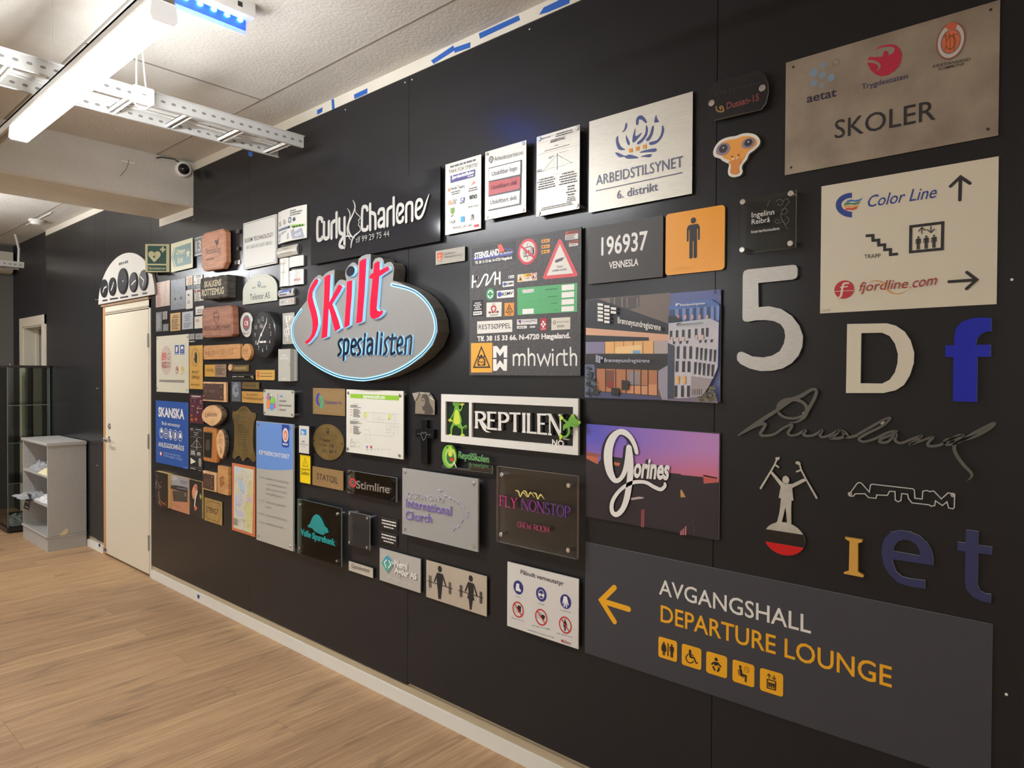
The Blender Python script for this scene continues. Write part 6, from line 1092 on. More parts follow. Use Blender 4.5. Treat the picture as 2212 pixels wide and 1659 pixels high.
for i, (x, y, a, b) in enumerate(((1526, 630, 49, 69), (1727, 697, 53, 72), (1936, 765, 55, 74))):
    n = 'red_symbol#%d' % i
    if i == 0: s.poly([(1515, 620), (1526, 592), (1552, 600), (1550, 650), (1530, 660)], INK, 1.5, n); s.ell(1506, 632, 12, 22, GREEK, 1.5, n, ring=0.15)
    if i == 1: s.poly([(1722, 690), (1735, 672), (1750, 680), (1762, 690), (1750, 718), (1738, 725)], INK, 1.5, n); s.ell(1708, 692, 12, 14, GREYTXT, 1.5, n, ring=0.2); s.ell(1722, 670, 10, 12, GREYTXT, 1.5, n, ring=0.2)
    if i == 2: s.man(1934, 712, 815, INK, 1.5, n, True)
    s.ell(x, y, a, b, RD, 2, n, ring=0.17, k=36); s.stroke([(x - a * 0.62, y - b * 0.74), (x + a * 0.62, y + b * 0.74)], 11, RD, 2.4, n, cap=False)
s.text('Elkem', (1920, 918), (1985, 936), (26, 26), C(188, 60, 60), n='maker_logo'); s.poly([(1900, 890), (1916, 894), (1916, 912), (1900, 908)], C(188, 60, 60), n='maker_logo'); s.build()

K(860, 820, 3.95)
s = Sign('acrylic_plate', 'frosted acrylic plate with raised violet lettering on standoffs', 'sign')
s.panel([(38, 753), (683, 850), (678, 1473), (33, 1312)], 0.008, FROST, 0.026, side=EDGE, n='frosted_sheet'); s.cur = 'violet_lettering'; VI = C(104, 78, 170, 0.35); VS = C(206, 204, 210, 0.2)
s.text('International', (75, 1085), (462, 1160), (76, 76), VI, bold=0.006, t=0.005, side=VS); s.text('Church', (73, 1192), (295, 1222), (74, 76), VI, bold=0.006, t=0.005, side=VS); s.text('KRISTIANSAND', (78, 1005), (392, 1050), (46, 46), C(176, 172, 178, 0.3), n='frosted_lettering', t=0.004, side=VS); s.cur = 'figure_swoosh'
for x, y, a in ((362, 940, 0.2), (410, 985, 0.5), (450, 1005, 0.3), (485, 1020, 0.5), (520, 1045, 0.8), (560, 1085, 1.0), (600, 1130, 1.3), (590, 1170, 1.9), (545, 1205, 2.2), (512, 1255, 2.4), (478, 1272, 2.2)):
    dx, dy = 16 * math.cos(a), 16 * math.sin(a); s.stroke([(x - dx, y - dy), (x, y + 6), (x + dx, y + dy)], 7, C(196, 190, 204, 0.2), n='figure_swoosh', t=0.003, side=VS); s.stroke([(x + 4, y), (x - dy, y + dx)], 6, C(150, 130, 190, 0.2), n='figure_swoosh', t=0.003, side=VS)
s.standoffs([(58, 787), (645, 885), (57, 1273), (643, 1424)], 0.008); s.build()
s = Sign('acrylic_plate', 'thick clear acrylic plate with pink and purple serif words and gold wings', 'sign')
s.panel([(840, 733), (1528, 832), (1525, 1543), (835, 1375)], 0.012, ACRYLIC, 0.024, side=C(176, 160, 150, 0.2), n='acrylic_sheet')
SER = {'R': 'LBR', 'E': 1}
def serif(body, a, b, h, mats, n, thick=1.0, t=0.0, side=None):
    """upright roman capitals drawn from strokes with serifs"""
    G = {'F': (0.62, [((.12, 0), (.12, 1), 2), ((.12, 1), (.6, 1), 1), ((.12, .52), (.46, .52), 1)]), 'L': (0.62, [((.12, 0), (.12, 1), 2), ((.12, 0), (.6, 0), 1)]), 'Y': (0.8, [((.1, 1), (.4, .5), 2), ((.7, 1), (.4, .5), 1), ((.4, .5), (.4, 0), 2)]), 'N': (0.86, [((.12, 0), (.12, 1), 1), ((.12, 1), (.76, 0), 2), ((.76, 0), (.76, 1), 1)]),
         'O': (0.86, 'O'), 'S': (0.6, 'S'), 'T': (0.76, [((.38, 0), (.38, 1), 2), ((.04, 1), (.72, 1), 1)]), 'P': (0.66, [((.12, 0), (.12, 1), 2), 'P']), 'R': (0.74, [((.12, 0), (.12, 1), 2), 'P', ((.34, .48), (.72, 0), 2)]), 'E': (0.66, [((.12, 0), (.12, 1), 2), ((.12, 1), (.58, 1), 1), ((.12, .52), (.48, .52), 1), ((.12, 0), (.62, 0), 1)]), 'I': (0.32, [((.16, 0), (.16, 1), 2)]),
         'C': (0.72, 'C'), 'W': (1.1, [((.08, 1), (.32, 0), 2), ((.32, 0), (.55, .8), 1), ((.55, .8), (.8, 0), 2), ((.8, 0), (1.04, 1), 1)]), 'M': (1.0, [((.1, 0), (.14, 1), 1), ((.14, 1), (.5, .1), 2), ((.5, .1), (.86, 1), 1), ((.86, 1), (.9, 0), 2)]), ' ': (0.4, [])}
    Wt = sum(G[c][0] for c in body); x = 0.0; Av, Bv = a, b
    H0, H1 = h if isinstance(h, tuple) else (h, h)
    for i, c in enumerate(body):
        wd, st = G[c]; m = mats[min(i, len(mats) - 1)] if isinstance(mats, list) else mats
        def M(u, v):
            k = (x + u) / Wt; bx_ = Av[0] + (Bv[0] - Av[0]) * k; by_ = Av[1] + (Bv[1] - Av[1]) * k; return (bx_, by_ - (H0 + (H1 - H0) * k) * v)
        hh = H0 * 0.105 * thick
        def seg(p, q, wgt): s.stroke([M(*p), M(*q)], hh * (1.25 if wgt == 2 else 0.62), m, None, n, cap=False, t=t, side=side)
        def arcs(cx, cy, rx, ry, t0, t1, k=14):
            pts = [M(cx + rx * math.cos(math.radians(t0 + (t1 - t0) * j / k)), cy + ry * math.sin(math.radians(t0 + (t1 - t0) * j / k))) for j in range(k + 1)]
            ws = [hh * (0.55 + 0.7 * abs(math.cos(math.radians(t0 + (t1 - t0) * j / k)))) for j in range(k + 1)]
            s.stroke(pts, ws, m, None, n, cap=False, t=t, side=side)
        if st == 'O': arcs(wd / 2, .5, wd * .42, .52, 0, 360, 24)
        elif st == 'C': arcs(wd / 2 + .03, .5, wd * .44, .52, 45, 315, 18)
        elif st == 'S': arcs(wd / 2, .74, wd * .34, .26, 30, 270); arcs(wd / 2, .25, wd * .38, .27, 90, -150)
        else:
            for e in st:
                if e == 'P': arcs(.3, .74, .32, .26, 88, -88); seg((.12, 1), (.32, 1), 1); seg((.12, .48), (.32, .48), 1)
                else:
                    seg(*e)
                    for p in e[:2]:
                        if p[1] in (0, 1) and e[0][0] == e[1][0] or (p[1] in (0, 1) and e[2] == 1 and c in 'YNMWR'): seg((p[0] - .11, p[1]), (p[0] + .11, p[1]), 1)
        x += wd
P1, P2, P3 = C(190, 46, 110, 0.35), C(120, 50, 124, 0.35), C(92, 52, 130, 0.35)
serif('FLY NONSTOP', (868, 1072), (1475, 1180), (84, 94), [P1, P1, P1, P2, P2, P2, P2, P3, P3, P3, P3], 'serif_lettering', 1.15, 0.004, C(120, 70, 130, 0.25)); serif('CREW ROOM', (1018, 1254), (1295, 1308), (44, 48), C(176, 66, 104, 0.35), 'small_lettering', 1.0, 0.003, C(140, 70, 100, 0.25))
s.cur = 'wing_emblem'; GD = C(212, 196, 120, 0.3)
for x, y in ((1040, 965), (1105, 968), (1190, 985)): s.stroke([(x - 35, y - 22), (x - 8, y - 10), (x + 8, y + 32), (x + 30, y - 5), (x + 62, y + 36)], [4, 14, 10, 12, 3], GD, None, None, 4, t=0.004, side=C(150, 140, 90, 0.3))
s.standoffs([(888, 810), (1458, 903), (882, 1320), (1455, 1455)], 0.009, h=0.006); s.build()
s = Sign('shop_sign', 'white framed black sign with raised white serif lettering and green lizards', 'sign')
s.o = 0.02; bx = s.rectof([(372, 115), (1545, 172), (1537, 655), (373, 520)]); s.prism(rrect(*bx, 0), 0.004, 0.014, C(30, 30, 31, 0.08), C(40, 40, 40), 'black_panel'); x0, z0, x1, z1 = bx; xd0, xd1 = s.P(610, 300)[0], s.P(634, 300)[0]; wd = 0.031
s.cur = 'white_frame'; FR = C(224, 222, 214, 0.4)
for q in ((x0, z0, x0 + wd * 0.9, z1), (xd0, z0 + wd, xd1, z1 - wd), (x1 - wd * 0.75, z0 + wd, x1, z1 - wd), (x0 + wd * 0.9, z0, x1, z0 + wd), (x0 + wd * 0.9, z1 - wd, x1, z1)): s.prism([(q[0], q[1]), (q[2], q[1]), (q[2], q[3]), (q[0], q[3])], 0.014, 0.024, FR)
s.o = 0.0142; s.flat(rrect(x0 + wd * 0.9, z0 + wd, xd0, z1 - wd, 0), C(22, 42, 32, 0.2), 1, 'green_panel')
s.o = 0.015; serif('REPTILEN', (672, 405), (1418, 475), (130, 172), FR, 'raised_lettering', 1.9, 0.014, C(120, 118, 112)); s.stroke([(718, 355), (745, 410), (775, 440), (808, 448)], [20, 20, 14, 3], FR, None, 'raised_lettering', 4, t=0.014, side=C(120, 118, 112)); s.stroke([(1268, 292), (1310, 298), (1330, 330)], [4, 16, 16], FR, None, 'raised_lettering', 4, t=0.014, side=C(120, 118, 112)); s.stroke([(1395, 470), (1430, 500), (1482, 512)], [20, 16, 3], FR, None, 'raised_lettering', 4, t=0.014, side=C(120, 118, 112))
s.text('.NO', (1312, 556), (1428, 572), (50, 50), FR, n='small_lettering', bold=0.03, t=0.01, side=C(120, 118, 112))
LZ, LZ2, LZ3 = C(108, 168, 54, 0.35), C(206, 216, 70, 0.35), C(52, 108, 44, 0.35); s.o = 0.0155; s.cur = 'standing_lizard'
s.stroke([(520, 400), (556, 410), (580, 392), (585, 408), (570, 425)], [26, 16, 12, 8, 3], LZ, 2, None, 4); s.stroke([(478, 370), (458, 412), (455, 455)], [30, 24, 20], LZ, 2.2, None, 4); s.stroke([(525, 372), (545, 415), (548, 460)], [30, 24, 20], LZ, 2.2, None, 4)
s.poly([(484, 232), (518, 232), (530, 290), (545, 345), (535, 385), (500, 395), (470, 380), (466, 345), (480, 290)], LZ, 2.4, sm=3); s.poly([(490, 265), (512, 265), (528, 330), (528, 372), (500, 382), (476, 368), (478, 330)], LZ2, 2.8, sm=3)
s.stroke([(488, 258), (470, 300), (452, 330)], [20, 16, 14], LZ, 2.6, None, 3); s.stroke([(514, 256), (535, 262), (548, 232)], [20, 16, 14], LZ, 2.6, None, 3)
for cx_, cy_, a0 in ((450, 335, 100), (548, 222, -90), (455, 465, 110), (548, 462, 80)):
    for k in range(4):
        t_ = math.radians(a0 + (k - 1.5) * 32); s.stroke([(cx_, cy_), (cx_ + 24 * math.cos(t_), cy_ + 24 * math.sin(t_))], 9, LZ2, 3, None)
s.ell(500, 206, 32, 26, LZ, 3); s.ell(478, 184, 10, 12, LZ2, 3.5); s.ell(522, 182, 10, 12, LZ2, 3.5); s.ell(478, 185, 4, 6, INK, 4); s.ell(522, 183, 4, 6, INK, 4); s.stroke([(478, 212), (500, 220), (524, 210)], 4, LZ3, 4, None, 3)
s.o = 0.032; s.cur = 'climbing_lizard'
s.stroke([(1500, 360), (1460, 385), (1430, 400), (1420, 430)], [44, 44, 36, 10], LZ, None, None, 4, t=0.006, side=LZ3); s.stroke([(1465, 375), (1430, 350), (1408, 330)], [26, 20, 16], LZ, None, None, 3, t=0.006, side=LZ3); s.stroke([(1460, 400), (1465, 450), (1440, 485), (1408, 485)], [26, 22, 18, 16], LZ, None, None, 4, t=0.006, side=LZ3)
s.poly([(1462, 342), (1478, 315), (1495, 292), (1512, 300), (1530, 335), (1560, 355), (1562, 375), (1545, 395), (1505, 405), (1470, 388)], LZ, t=0.007, side=LZ3, sm=3); s.o += 0.007; s.ell(1492, 306, 10, 12, LZ2, 1.5); s.ell(1492, 306, 4, 5, INK, 2); s.ell(1550, 365, 9, 11, LZ2, 1.5); s.ell(1552, 366, 4, 5, INK, 2); s.stroke([(1480, 375), (1510, 388), (1535, 385)], 4, LZ3, 1.5, None, 3); s.o -= 0.007
for cx_, cy_ in ((1405, 326), (1402, 486)):
    for k in range(4):
        t_ = math.radians(180 + (k - 1.5) * 36); s.stroke([(cx_ + 8, cy_), (cx_ - 20 + 4 * abs(k - 1.5), cy_ + 30 * math.sin(t_))], 10, LZ2, None, None, t=0.006, side=LZ3)
s.build()
s = Sign('school_logo_sign', 'clear acrylic logo with green round frog face and green word', 'sign')
s.o = 0.022; s.cur = 'acrylic_base'; s.prism([s.P(*q) for q in ((375, 728), (480, 742), (480, 752), (600, 765), (600, 715), (798, 738), (797, 806), (600, 780), (375, 752))], 0.014, 0.022, ACRYLIC, EDGE); s.stroke([(375, 742), (600, 772), (795, 800)], 6, C(70, 70, 70, 0.15), None, 'acrylic_base')
s.cur = 'round_emblem'; s.ell(448, 655, 58, 98, C(120, 190, 66, 0.3), t=0.01); s.o += 0.01; s.ell(448, 655, 48, 84, C(176, 214, 72, 0.3)); s.ell(446, 668, 40, 66, C(188, 190, 184, 0.2), ring=0.1); s.ell(446, 665, 33, 55, C(46, 128, 52, 0.3)); s.ell(447, 632, 18, 26, LZ2); s.ell(447, 626, 8, 14, PURE); s.poly([(415, 660), (480, 665), (470, 700), (430, 698)], LZ3, sm=3); s.poly([(444, 668), (470, 670), (472, 694), (446, 694)], C(206, 50, 40), sm=3); s.stroke([(478, 705), (497, 745)], 10, PURE)
s.ell(422, 580, 9, 10, LZ3); s.ell(470, 582, 9, 10, LZ3); s.o -= 0.01
s.text('ReptilSkolen', (523, 668), (780, 708), (58, 58), C(96, 168, 92, 0.3), n='green_lettering', bold=0.012, t=0.006, side=C(150, 170, 150, 0.2)); s.text('By naturlighet', (610, 738), (776, 755), (32, 32), C(70, 130, 76, 0.3), n='small_lettering', t=0.003, side=C(120, 140, 120, 0.2)); s.build()
s = Sign('portrait_plate', 'small curled metal plate engraved with a bearded man portrait', 'plate')
s.o = 0.012; s.cur = 'metal_plate'; s.prism([s.P(*q) for q in ((148, 118), (270, 112), (296, 150), (312, 180), (312, 300), (145, 290), (148, 190))], 0.008, 0.012, C(160, 148, 130, 0.3, 0.5), C(70, 66, 60)); s.poly([(125, 116), (185, 106), (178, 135), (150, 185)], C(190, 184, 174, 0.25, 0.5), t=0.004); s.poly([(185, 106), (278, 112), (270, 128), (238, 120), (200, 128)], C(186, 182, 174, 0.25, 0.5), t=0.004); s.poly([(262, 122), (275, 150), (305, 178), (272, 160)], C(198, 192, 182, 0.25, 0.5), t=0.003)
s.cur = 'engraved_portrait'; s.poly([(205, 150), (218, 130), (245, 132), (260, 155), (268, 200), (290, 240), (300, 275), (285, 292), (225, 290), (232, 272), (215, 262), (208, 245), (212, 232), (200, 222), (206, 205), (202, 180)], C(70, 62, 54, 0.5), 2, sm=3); s.poly([(206, 165), (222, 155), (232, 180), (228, 215), (214, 232), (202, 220), (206, 205)], C(140, 128, 110, 0.4), 3, sm=3); s.stroke([(205, 178), (222, 180)], 6, C(56, 50, 44), 4); s.stroke([(207, 232), (222, 230)], 6, C(56, 50, 44), 4); s.build()
s = Sign('memorial_cross', 'glossy black acrylic cross with an engraved heart', 'cross'); s.o = 0.022; s.cur = 'cross'
s.prism([s.P(*q) for q in ((196, 340), (240, 345), (240, 420), (300, 425), (298, 508), (244, 502), (244, 722), (192, 715), (194, 495), (146, 488), (148, 418), (196, 420))], 0.002, 0.022, C(20, 20, 22, 0.1), C(34, 34, 37, 0.12), bev=0.002); s.cur = 'engraved_heart'; HT = C(130, 130, 132, 0.4); s.stroke([(219, 462), (208, 448), (198, 455), (200, 478), (218, 518), (238, 482), (242, 458), (232, 448), (219, 462)], 4, HT, 2, None, 3); s.stroke([(165, 462), (200, 466)], 3, HT, 2, cap=False); s.stroke([(242, 468), (280, 470)], 3, HT, 2, cap=False); s.build()

# ================================================================== signs, crowded left part of the wall
TAN = C(120, 84, 48, 0.55); BRN = C(84, 52, 34, 0.6); CARVE = C(44, 28, 20, 0.7)
# projecting V-shaped first-aid sign: two panels meeting away from the wall
K(300, 480, 7.541)
u1, z1 = WALL.hit(366, 527.5, 0.004); u0, z0 = WALL.hit(366, 588, 0.004)
ub = Vector((-RT.x, -RT.y, 0)).normalized(); A0 = Vector((u1, -0.004, 0))
vd = FW + RT * ((314 - CX) / F_PX) - UP * ((560 - CY) / F_PX)
den = vd.x * ub.y - vd.y * ub.x; rel = CAM - A0; LEN = (vd.x * rel.y - vd.y * rel.x) / den
APEX = A0 + ub * LEN; nf = Vector((-ub.y, ub.x, 0)); nf = nf if nf.dot(CAM - A0) > 0 else -nf
fr = Frame(APEX, -ub, nf)
s = Sign('first_aid_sign', 'green and cream heart sign standing out from the wall above the door', 'sign', frame=fr); s.o = 0.0
CRM = C(206, 204, 160, 0.4); GRN = C(28, 76, 66, 0.4); w_ = LEN; zt, zl = z1, z0
s.prism([(0, zl), (w_, zl), (w_, zt), (0, zt)], -0.003, 0.0, CRM, C(170, 168, 140), 'front_panel')
s.cur = 'green_square'; s.poly([(143, 382), (447, 388), (446, 678), (142, 676)], GRN, 1); s.poly([(142, 700), (446, 703), (446, 798), (142, 793)], GRN, 1, 'caption_band')
s.cur = 'green_square>heart'; HB = [(253, 648), (205, 600), (165, 555), (155, 515), (168, 485), (200, 472), (232, 480), (252, 502), (275, 482), (308, 474), (340, 488), (354, 520), (345, 560), (300, 605)]
s.poly(HB, CRM, 2, sm=3); s.poly([(285, 506), (222, 575), (252, 578), (230, 608), (278, 558), (250, 553), (285, 515)], GRN, 3); s.cur = 'green_square>cross'; s.stroke([(390, 400), (390, 490)], 30, CRM, 2, cap=False); s.stroke([(345, 444), (435, 446)], 30, CRM, 2, cap=False)
s.text('Hjertestarter', (150, 768), (440, 770), (40, 40), CRM, 2, 'caption_band>lettering', bold=0.012)
back_dir = Vector((-ub.x * -1, 0, 0))
B0 = APEX; Bw = Vector((APEX.x - abs(ub.y) * LEN * 0.9, -0.004, 0)); bd = (Bw - B0); bl = bd.length; bn = Vector((-bd.y, bd.x, 0)).normalized()
f2 = Frame(B0, bd, bn); old = s.fr; s.fr = f2; s.prism([(0.001, zl), (bl, zl), (bl, zt), (0.001, zt)], -0.0015, 0.0015, CRM, None, 'rear_panel'); s.fr = old
s.build()
s = Sign('exit_sign', 'cream and green arrow-shaped exit sign with a star', 'sign')
s.panel([(523, 352), (873, 255), (882, 745), (525, 810)], 0.004, CRM, 0.012, side=C(60, 60, 50)); G2 = C(56, 108, 98, 0.4); s.cur = 'green_arrow'; s.poly([(598, 412), (850, 330), (854, 672), (610, 727), (556, 575)], G2, 1.2); s.stroke([(580, 410), (536, 580), (585, 738)], 9, G2, 1.2, cap=False, wz=False)
s.cur = 'lettering'; s.text('Utgang', (605, 532), (755, 500), (92, 88), CRM, bold=0.02); s.text('Exit', (635, 668), (720, 648), (96, 92), CRM, bold=0.02); X, Z, A, B_ = s.ell(803, 508, 38, 84, CRM, n='x'); del s.parts['x']
s.flat([(X + (A if k % 2 == 0 else A * 0.42) * math.sin(k * math.pi / 5), Z + (B_ if k % 2 == 0 else B_ * 0.42) * math.cos(k * math.pi / 5)) for k in range(10)], CRM, 2, 'star'); s.build()
s = Sign('number_sign', 'dark grey plate numbered 13, half hidden by the wooden plaque', 'sign')
s.panel([(897, 252), (1100, 200), (1100, 516), (900, 560)], 0.004, C(70, 70, 74, 0.4), 0.002, side=WTXT); s.border(0.006, 0.004, WTXT); s.text('13', (925, 478), (1014, 458), (168, 160), C(196, 194, 186), n='digits', bold=0.02); s.build()
s = Sign('wooden_plaque', 'thick red-brown wooden plaque with clipped corners and a bird drawing', 'plaque'); s.o = 0.05
q = [s.P(*p) for p in ((1062, 180), (1362, 103), (1412, 160), (1418, 640), (1368, 752), (1062, 795), (1024, 735), (1016, 255))]; s.prism(q, 0.018, 0.05, WOOD_RED, None, 'wood_block', bev=0.003)
s.cur = 'routed_border'; qi = inset(ccw(q), 0.009); qj = inset(ccw(q), 0.0105); o = s.top(1); s.part().add([s.W(a, b, o) for a, b in qi + qj], [[i, (i + 1) % 8, 8 + (i + 1) % 8, 8 + i] for i in range(8)], CARVE)
s.cur = 'lettering'; s.text('Statskog', (1092, 525), (1332, 478), (92, 92), C(34, 24, 20), bold=-0.004); s.text('S\u00f8rlandet', (1092, 632), (1225, 606), (44, 44), C(34, 24, 20)); s.cur = 'bird_drawing'; s.poly([(1238, 300), (1262, 290), (1280, 305), (1294, 256), (1300, 270), (1294, 340), (1275, 378), (1255, 350), (1245, 325)], C(34, 24, 20), sm=2); s.stroke([(1272, 378), (1270, 415)], 8, C(34, 24, 20), wz=False); s.build()
for i, (q, m, lb) in enumerate((([(1578, 128), (1635, 116), (1636, 178), (1580, 190)], C(30, 30, 32), 'small square black magnet block right of the bird plaque'), ([(1590, 405), (1622, 398), (1622, 452), (1592, 460)], C(30, 30, 32), 'tiny black block below the square black magnet block'), ([(1555, 632), (1640, 616), (1638, 676), (1558, 690)], C(206, 206, 208, 0.15, 0.8), 'small shiny chrome number tag below the two black blocks'))):
    s = Sign(('magnet_block', 'magnet_block', 'number_tag')[i], lb, ('block', 'block', 'tag')[i]); s.panel(q, 0.012 if i < 2 else 0.006, m, 0.0, r=0.002)
    if i == 2: s.text('21', (1580, 672), (1618, 662), (36, 36), C(50, 50, 54), n='digits', bold=0.02)
    s.build()

# half-moon clock panel above the door
K(200, 530, 12.764)
s = Sign('clock_panel', 'white half-moon panel of five black world clocks above the door', 'clock'); s.o = 0.02
a = s.P(160, 1620); b = s.P(1715, 1365); c = s.P(985, 190); xm, zb, rx, rz = (a[0] + b[0]) / 2, (a[1] + b[1]) / 2, (b[0] - a[0]) / 2, c[1] - (a[1] + b[1]) / 2
s.prism([(xm + rx * math.cos(i * math.pi / 40), zb + rz * math.sin(i * math.pi / 40)) for i in range(41)], 0.002, 0.02, C(196, 192, 184, 0.4), C(150, 148, 142), 'half_round_board')
s.poly([(655, 435), (1030, 405), (1035, 470), (668, 565)], C(206, 200, 186), 1, 'paper_label'); s.rows(720, 450, 1010, 510, 1, GREEK, l=2, part='paper_label>print', fill=(1, 1))
DC = C(34, 34, 38, 0.3)
for i, (x, y, ax, az, h1, h2) in enumerate(((340, 1190, 90, 248, (372, 1138), (290, 1290)), (572, 1140, 94, 250, (585, 1015), (515, 1240)), (860, 990, 138, 354, None, None), (1155, 1020, 110, 268, (1192, 965), (1078, 1085)), (1430, 965, 118, 275, (1322, 860), (1388, 1110)))):
    n = 'clock#%d' % i; s.o = 0.02; X, Z, A, B_ = s.ell(x, y, ax, az, DC, n='x'); del s.parts['x']; R_ = (A + B_) / 2
    cir = lambda k: [(X + R_ * k * math.cos(j * math.pi / 16), Z + R_ * k * math.sin(j * math.pi / 16)) for j in range(32)]
    s.prism(cir(1), 0.02, 0.032, DC, None, n, bev=0.004, back=False); s.o = 0.032; s.flat(cir(0.82), C(26, 26, 30, 0.4), 1, n + '>dial#%d' % i)
    for k in range(12):
        t_ = k * math.pi / 6; r1, r2 = R_ * 0.66, R_ * 0.76; dx, dy = math.sin(t_), math.cos(t_); px_, py_ = dy * R_ * 0.02, -dx * R_ * 0.02
        s.flat([(X + dx * r1 - px_, Z + dy * r1 - py_), (X + dx * r1 + px_, Z + dy * r1 + py_), (X + dx * r2 + px_, Z + dy * r2 + py_), (X + dx * r2 - px_, Z + dy * r2 - py_)], C(90, 90, 96), 2, n + '>hour_marks#%d' % i)
    cx_, cy_ = x - 18, y - 5
    for hnd in (h1, h2):
        if hnd: s.stroke([(cx_, cy_), hnd], 13, WTXT, 3, n + '>hands#%d' % i, wz=False)
    s.ell(cx_, cy_, 12, 20, WTXT, 4, n + '>hands#%d' % i)
s.o = 0.02
for i, q in enumerate(([(282, 1508), (412, 1488), (412, 1528), (282, 1545)], [(482, 1465), (700, 1435), (700, 1475), (482, 1508)], [(768, 1422), (980, 1390), (980, 1432), (768, 1465)], [(1080, 1365), (1255, 1338), (1255, 1380), (1080, 1405)], [(1382, 1312), (1502, 1295), (1502, 1335), (1382, 1355)])): s.poly(q, C(24, 24, 26, 0.4), n='name_strip#%d' % i, t=0.002)
s.build()

K(300, 480, 7.541)
RB = C(150, 84, 70, 0.5)
def plate(name, label, q, m, t=0.003, o0=0.002, rows=(), side=None, r=0.0, group=None, cat='sign', build=True):
    s = Sign(name, label, cat, group); s.panel(q, t, m, o0, r=r, side=side)
    for x0, y0, x1, y1, n, c, al in rows: s.rows(x0, y0, x1, y1, n, c, al, part='engraved_text')
    if build: s.build()
    return s
DKE = C(90, 88, 86, 0.5)
s = plate('etched_plate', 'pinkish steel plate of red etched text lines beside the door top', [(273, 985), (503, 950), (503, 1355), (278, 1388)], C(204, 186, 172, 0.3, 0.2), rows=[(285, 1000, 365, 1360, 17, RB, 'l')], build=False)
s.stroke([(455, 960), (425, 1050), (445, 1130), (415, 1200), (440, 1270), (420, 1340)], 9, C(170, 120, 100), None, 'map_engraving', 3); s.stroke([(485, 970), (480, 1000)], 5, RB, None, 'map_engraving'); s.build()
s = plate('drilled_plate', 'grey steel plate with drilled round and oval holes', [(518, 952), (755, 900), (762, 1405), (520, 1438)], GREYMETAL, 0.004, 0.002, build=False); s.cur = 'holes'
for x, y, a, b in ((615, 942, 6, 8), (675, 930, 6, 8), (583, 1105, 6, 8), (675, 1072, 6, 8), (583, 1145, 6, 8), (712, 1097, 6, 8), (657, 1138, 6, 8), (595, 1252, 12, 26), (690, 1236, 12, 26), (572, 1255, 5, 7), (668, 1242, 5, 7), (580, 1362, 6, 8), (672, 1348, 6, 8), (625, 1330, 5, 6)): s.ell(x, y, a, b, C(16, 16, 17), k=12)
s.build()
plate('etched_plate', 'small cream plate with orange text right of the drilled plate', [(765, 885), (872, 873), (872, 1020), (775, 1035)], C(212, 200, 172, 0.35), rows=[(785, 905, 865, 1010, 5, C(176, 110, 60), 'c')])
plate('etched_plate', 'small white plate with grey logo, above the slate block', [(888, 880), (1035, 848), (1035, 995), (890, 1015)], C(214, 212, 206, 0.35), rows=[(915, 870, 1020, 895, 2, GREYTXT, 'c'), (905, 950, 925, 1000, 1, GREEK, 'l'), (945, 925, 1000, 985, 5, GREEK, 'l')])
s = plate('etched_plate', 'narrow upright white plate with a dark bird mark', [(762, 1110), (872, 1095), (878, 1400), (768, 1418)], C(208, 206, 196, 0.35), build=False); s.cur = 'bird_mark'; s.ell(812, 1205, 26, 45, GREEK, ring=0.06); s.poly([(792, 1178), (815, 1170), (828, 1195), (815, 1205), (800, 1195)], INK); s.rows(785, 1275, 840, 1325, 3, GREEK, 'c', part='engraved_text'); s.build()
s = plate('etched_plate', 'cream text plate with dark red heading, left of the slate block', [(905, 1092), (1060, 1078), (1060, 1270), (905, 1298)], C(206, 198, 184, 0.35), rows=[(915, 1150, 1010, 1285, 6, DKE, 'l')], build=False); s.rows(910, 1105, 1000, 1140, 1, C(140, 40, 36), dens=0.8, part='red_heading', fill=(1, 1)); s.build()
s = Sign('slate_block', 'rough grey stone block carved with two lines of pale capitals', 'sign'); s.o = 0.06
top_ = [(1000, 918), (1050, 910), (1100, 893), (1150, 905), (1200, 880), (1240, 888), (1290, 870), (1340, 858), (1390, 862), (1430, 850)]; bot_ = [(1426, 1216), (1380, 1232), (1330, 1222), (1280, 1245), (1220, 1238), (1170, 1256), (1110, 1250), (1060, 1262), (1000, 1250), (994, 1080)]
q = [s.P(*p) for p in top_ + bot_]; s.prism(q, 0.002, 0.06, SLATE, None, 'stone', bev=0.006); PC = C(206, 196, 168, 0.6); s.text('SKALKENS', (1064, 1062), (1342, 1025), (96, 92), PC, n='carved_lettering', bold=0.03, it=0.06); s.text('ROTTESMUG', (1028, 1202), (1386, 1162), (106, 100), PC, n='carved_lettering', bold=0.03, it=0.06); s.build()
K(0, 400, 3.95)
s = Sign('wooden_plaque', 'thick brown wooden plaque with ship emblem and angular carved text', 'plaque'); s.o = 0.045
q = [s.P(*p) for p in ((1722, 1062), (1740, 1046), (1960, 1024), (1978, 1040), (1986, 1268), (1970, 1290), (1746, 1302), (1726, 1288))]; s.prism(q, 0.004, 0.045, WOOD_BROWN, None, 'wood_block', bev=0.004)
s.cur = 'routed_border'; qi = inset(ccw(q), 0.009); qj = inset(ccw(q), 0.0105); o = s.top(1); s.part().add([s.W(a, b, o) for a, b in qi + qj], [[i, (i + 1) % 8, 8 + (i + 1) % 8, 8 + i] for i in range(8)], CARVE)
s.text('VIKING SUPPLY SHIPS', (1738, 1246), (1966, 1234), (44, 44), CARVE, n='carved_lettering', bold=-0.008); s.cur = 'ship_emblem'; s.stroke([(1822, 1105), (1830, 1155), (1848, 1178), (1862, 1150), (1868, 1100)], 5, CARVE, None, None, 4); s.stroke([(1826, 1120), (1848, 1130), (1866, 1116)], 4, CARVE, None, None, 3)
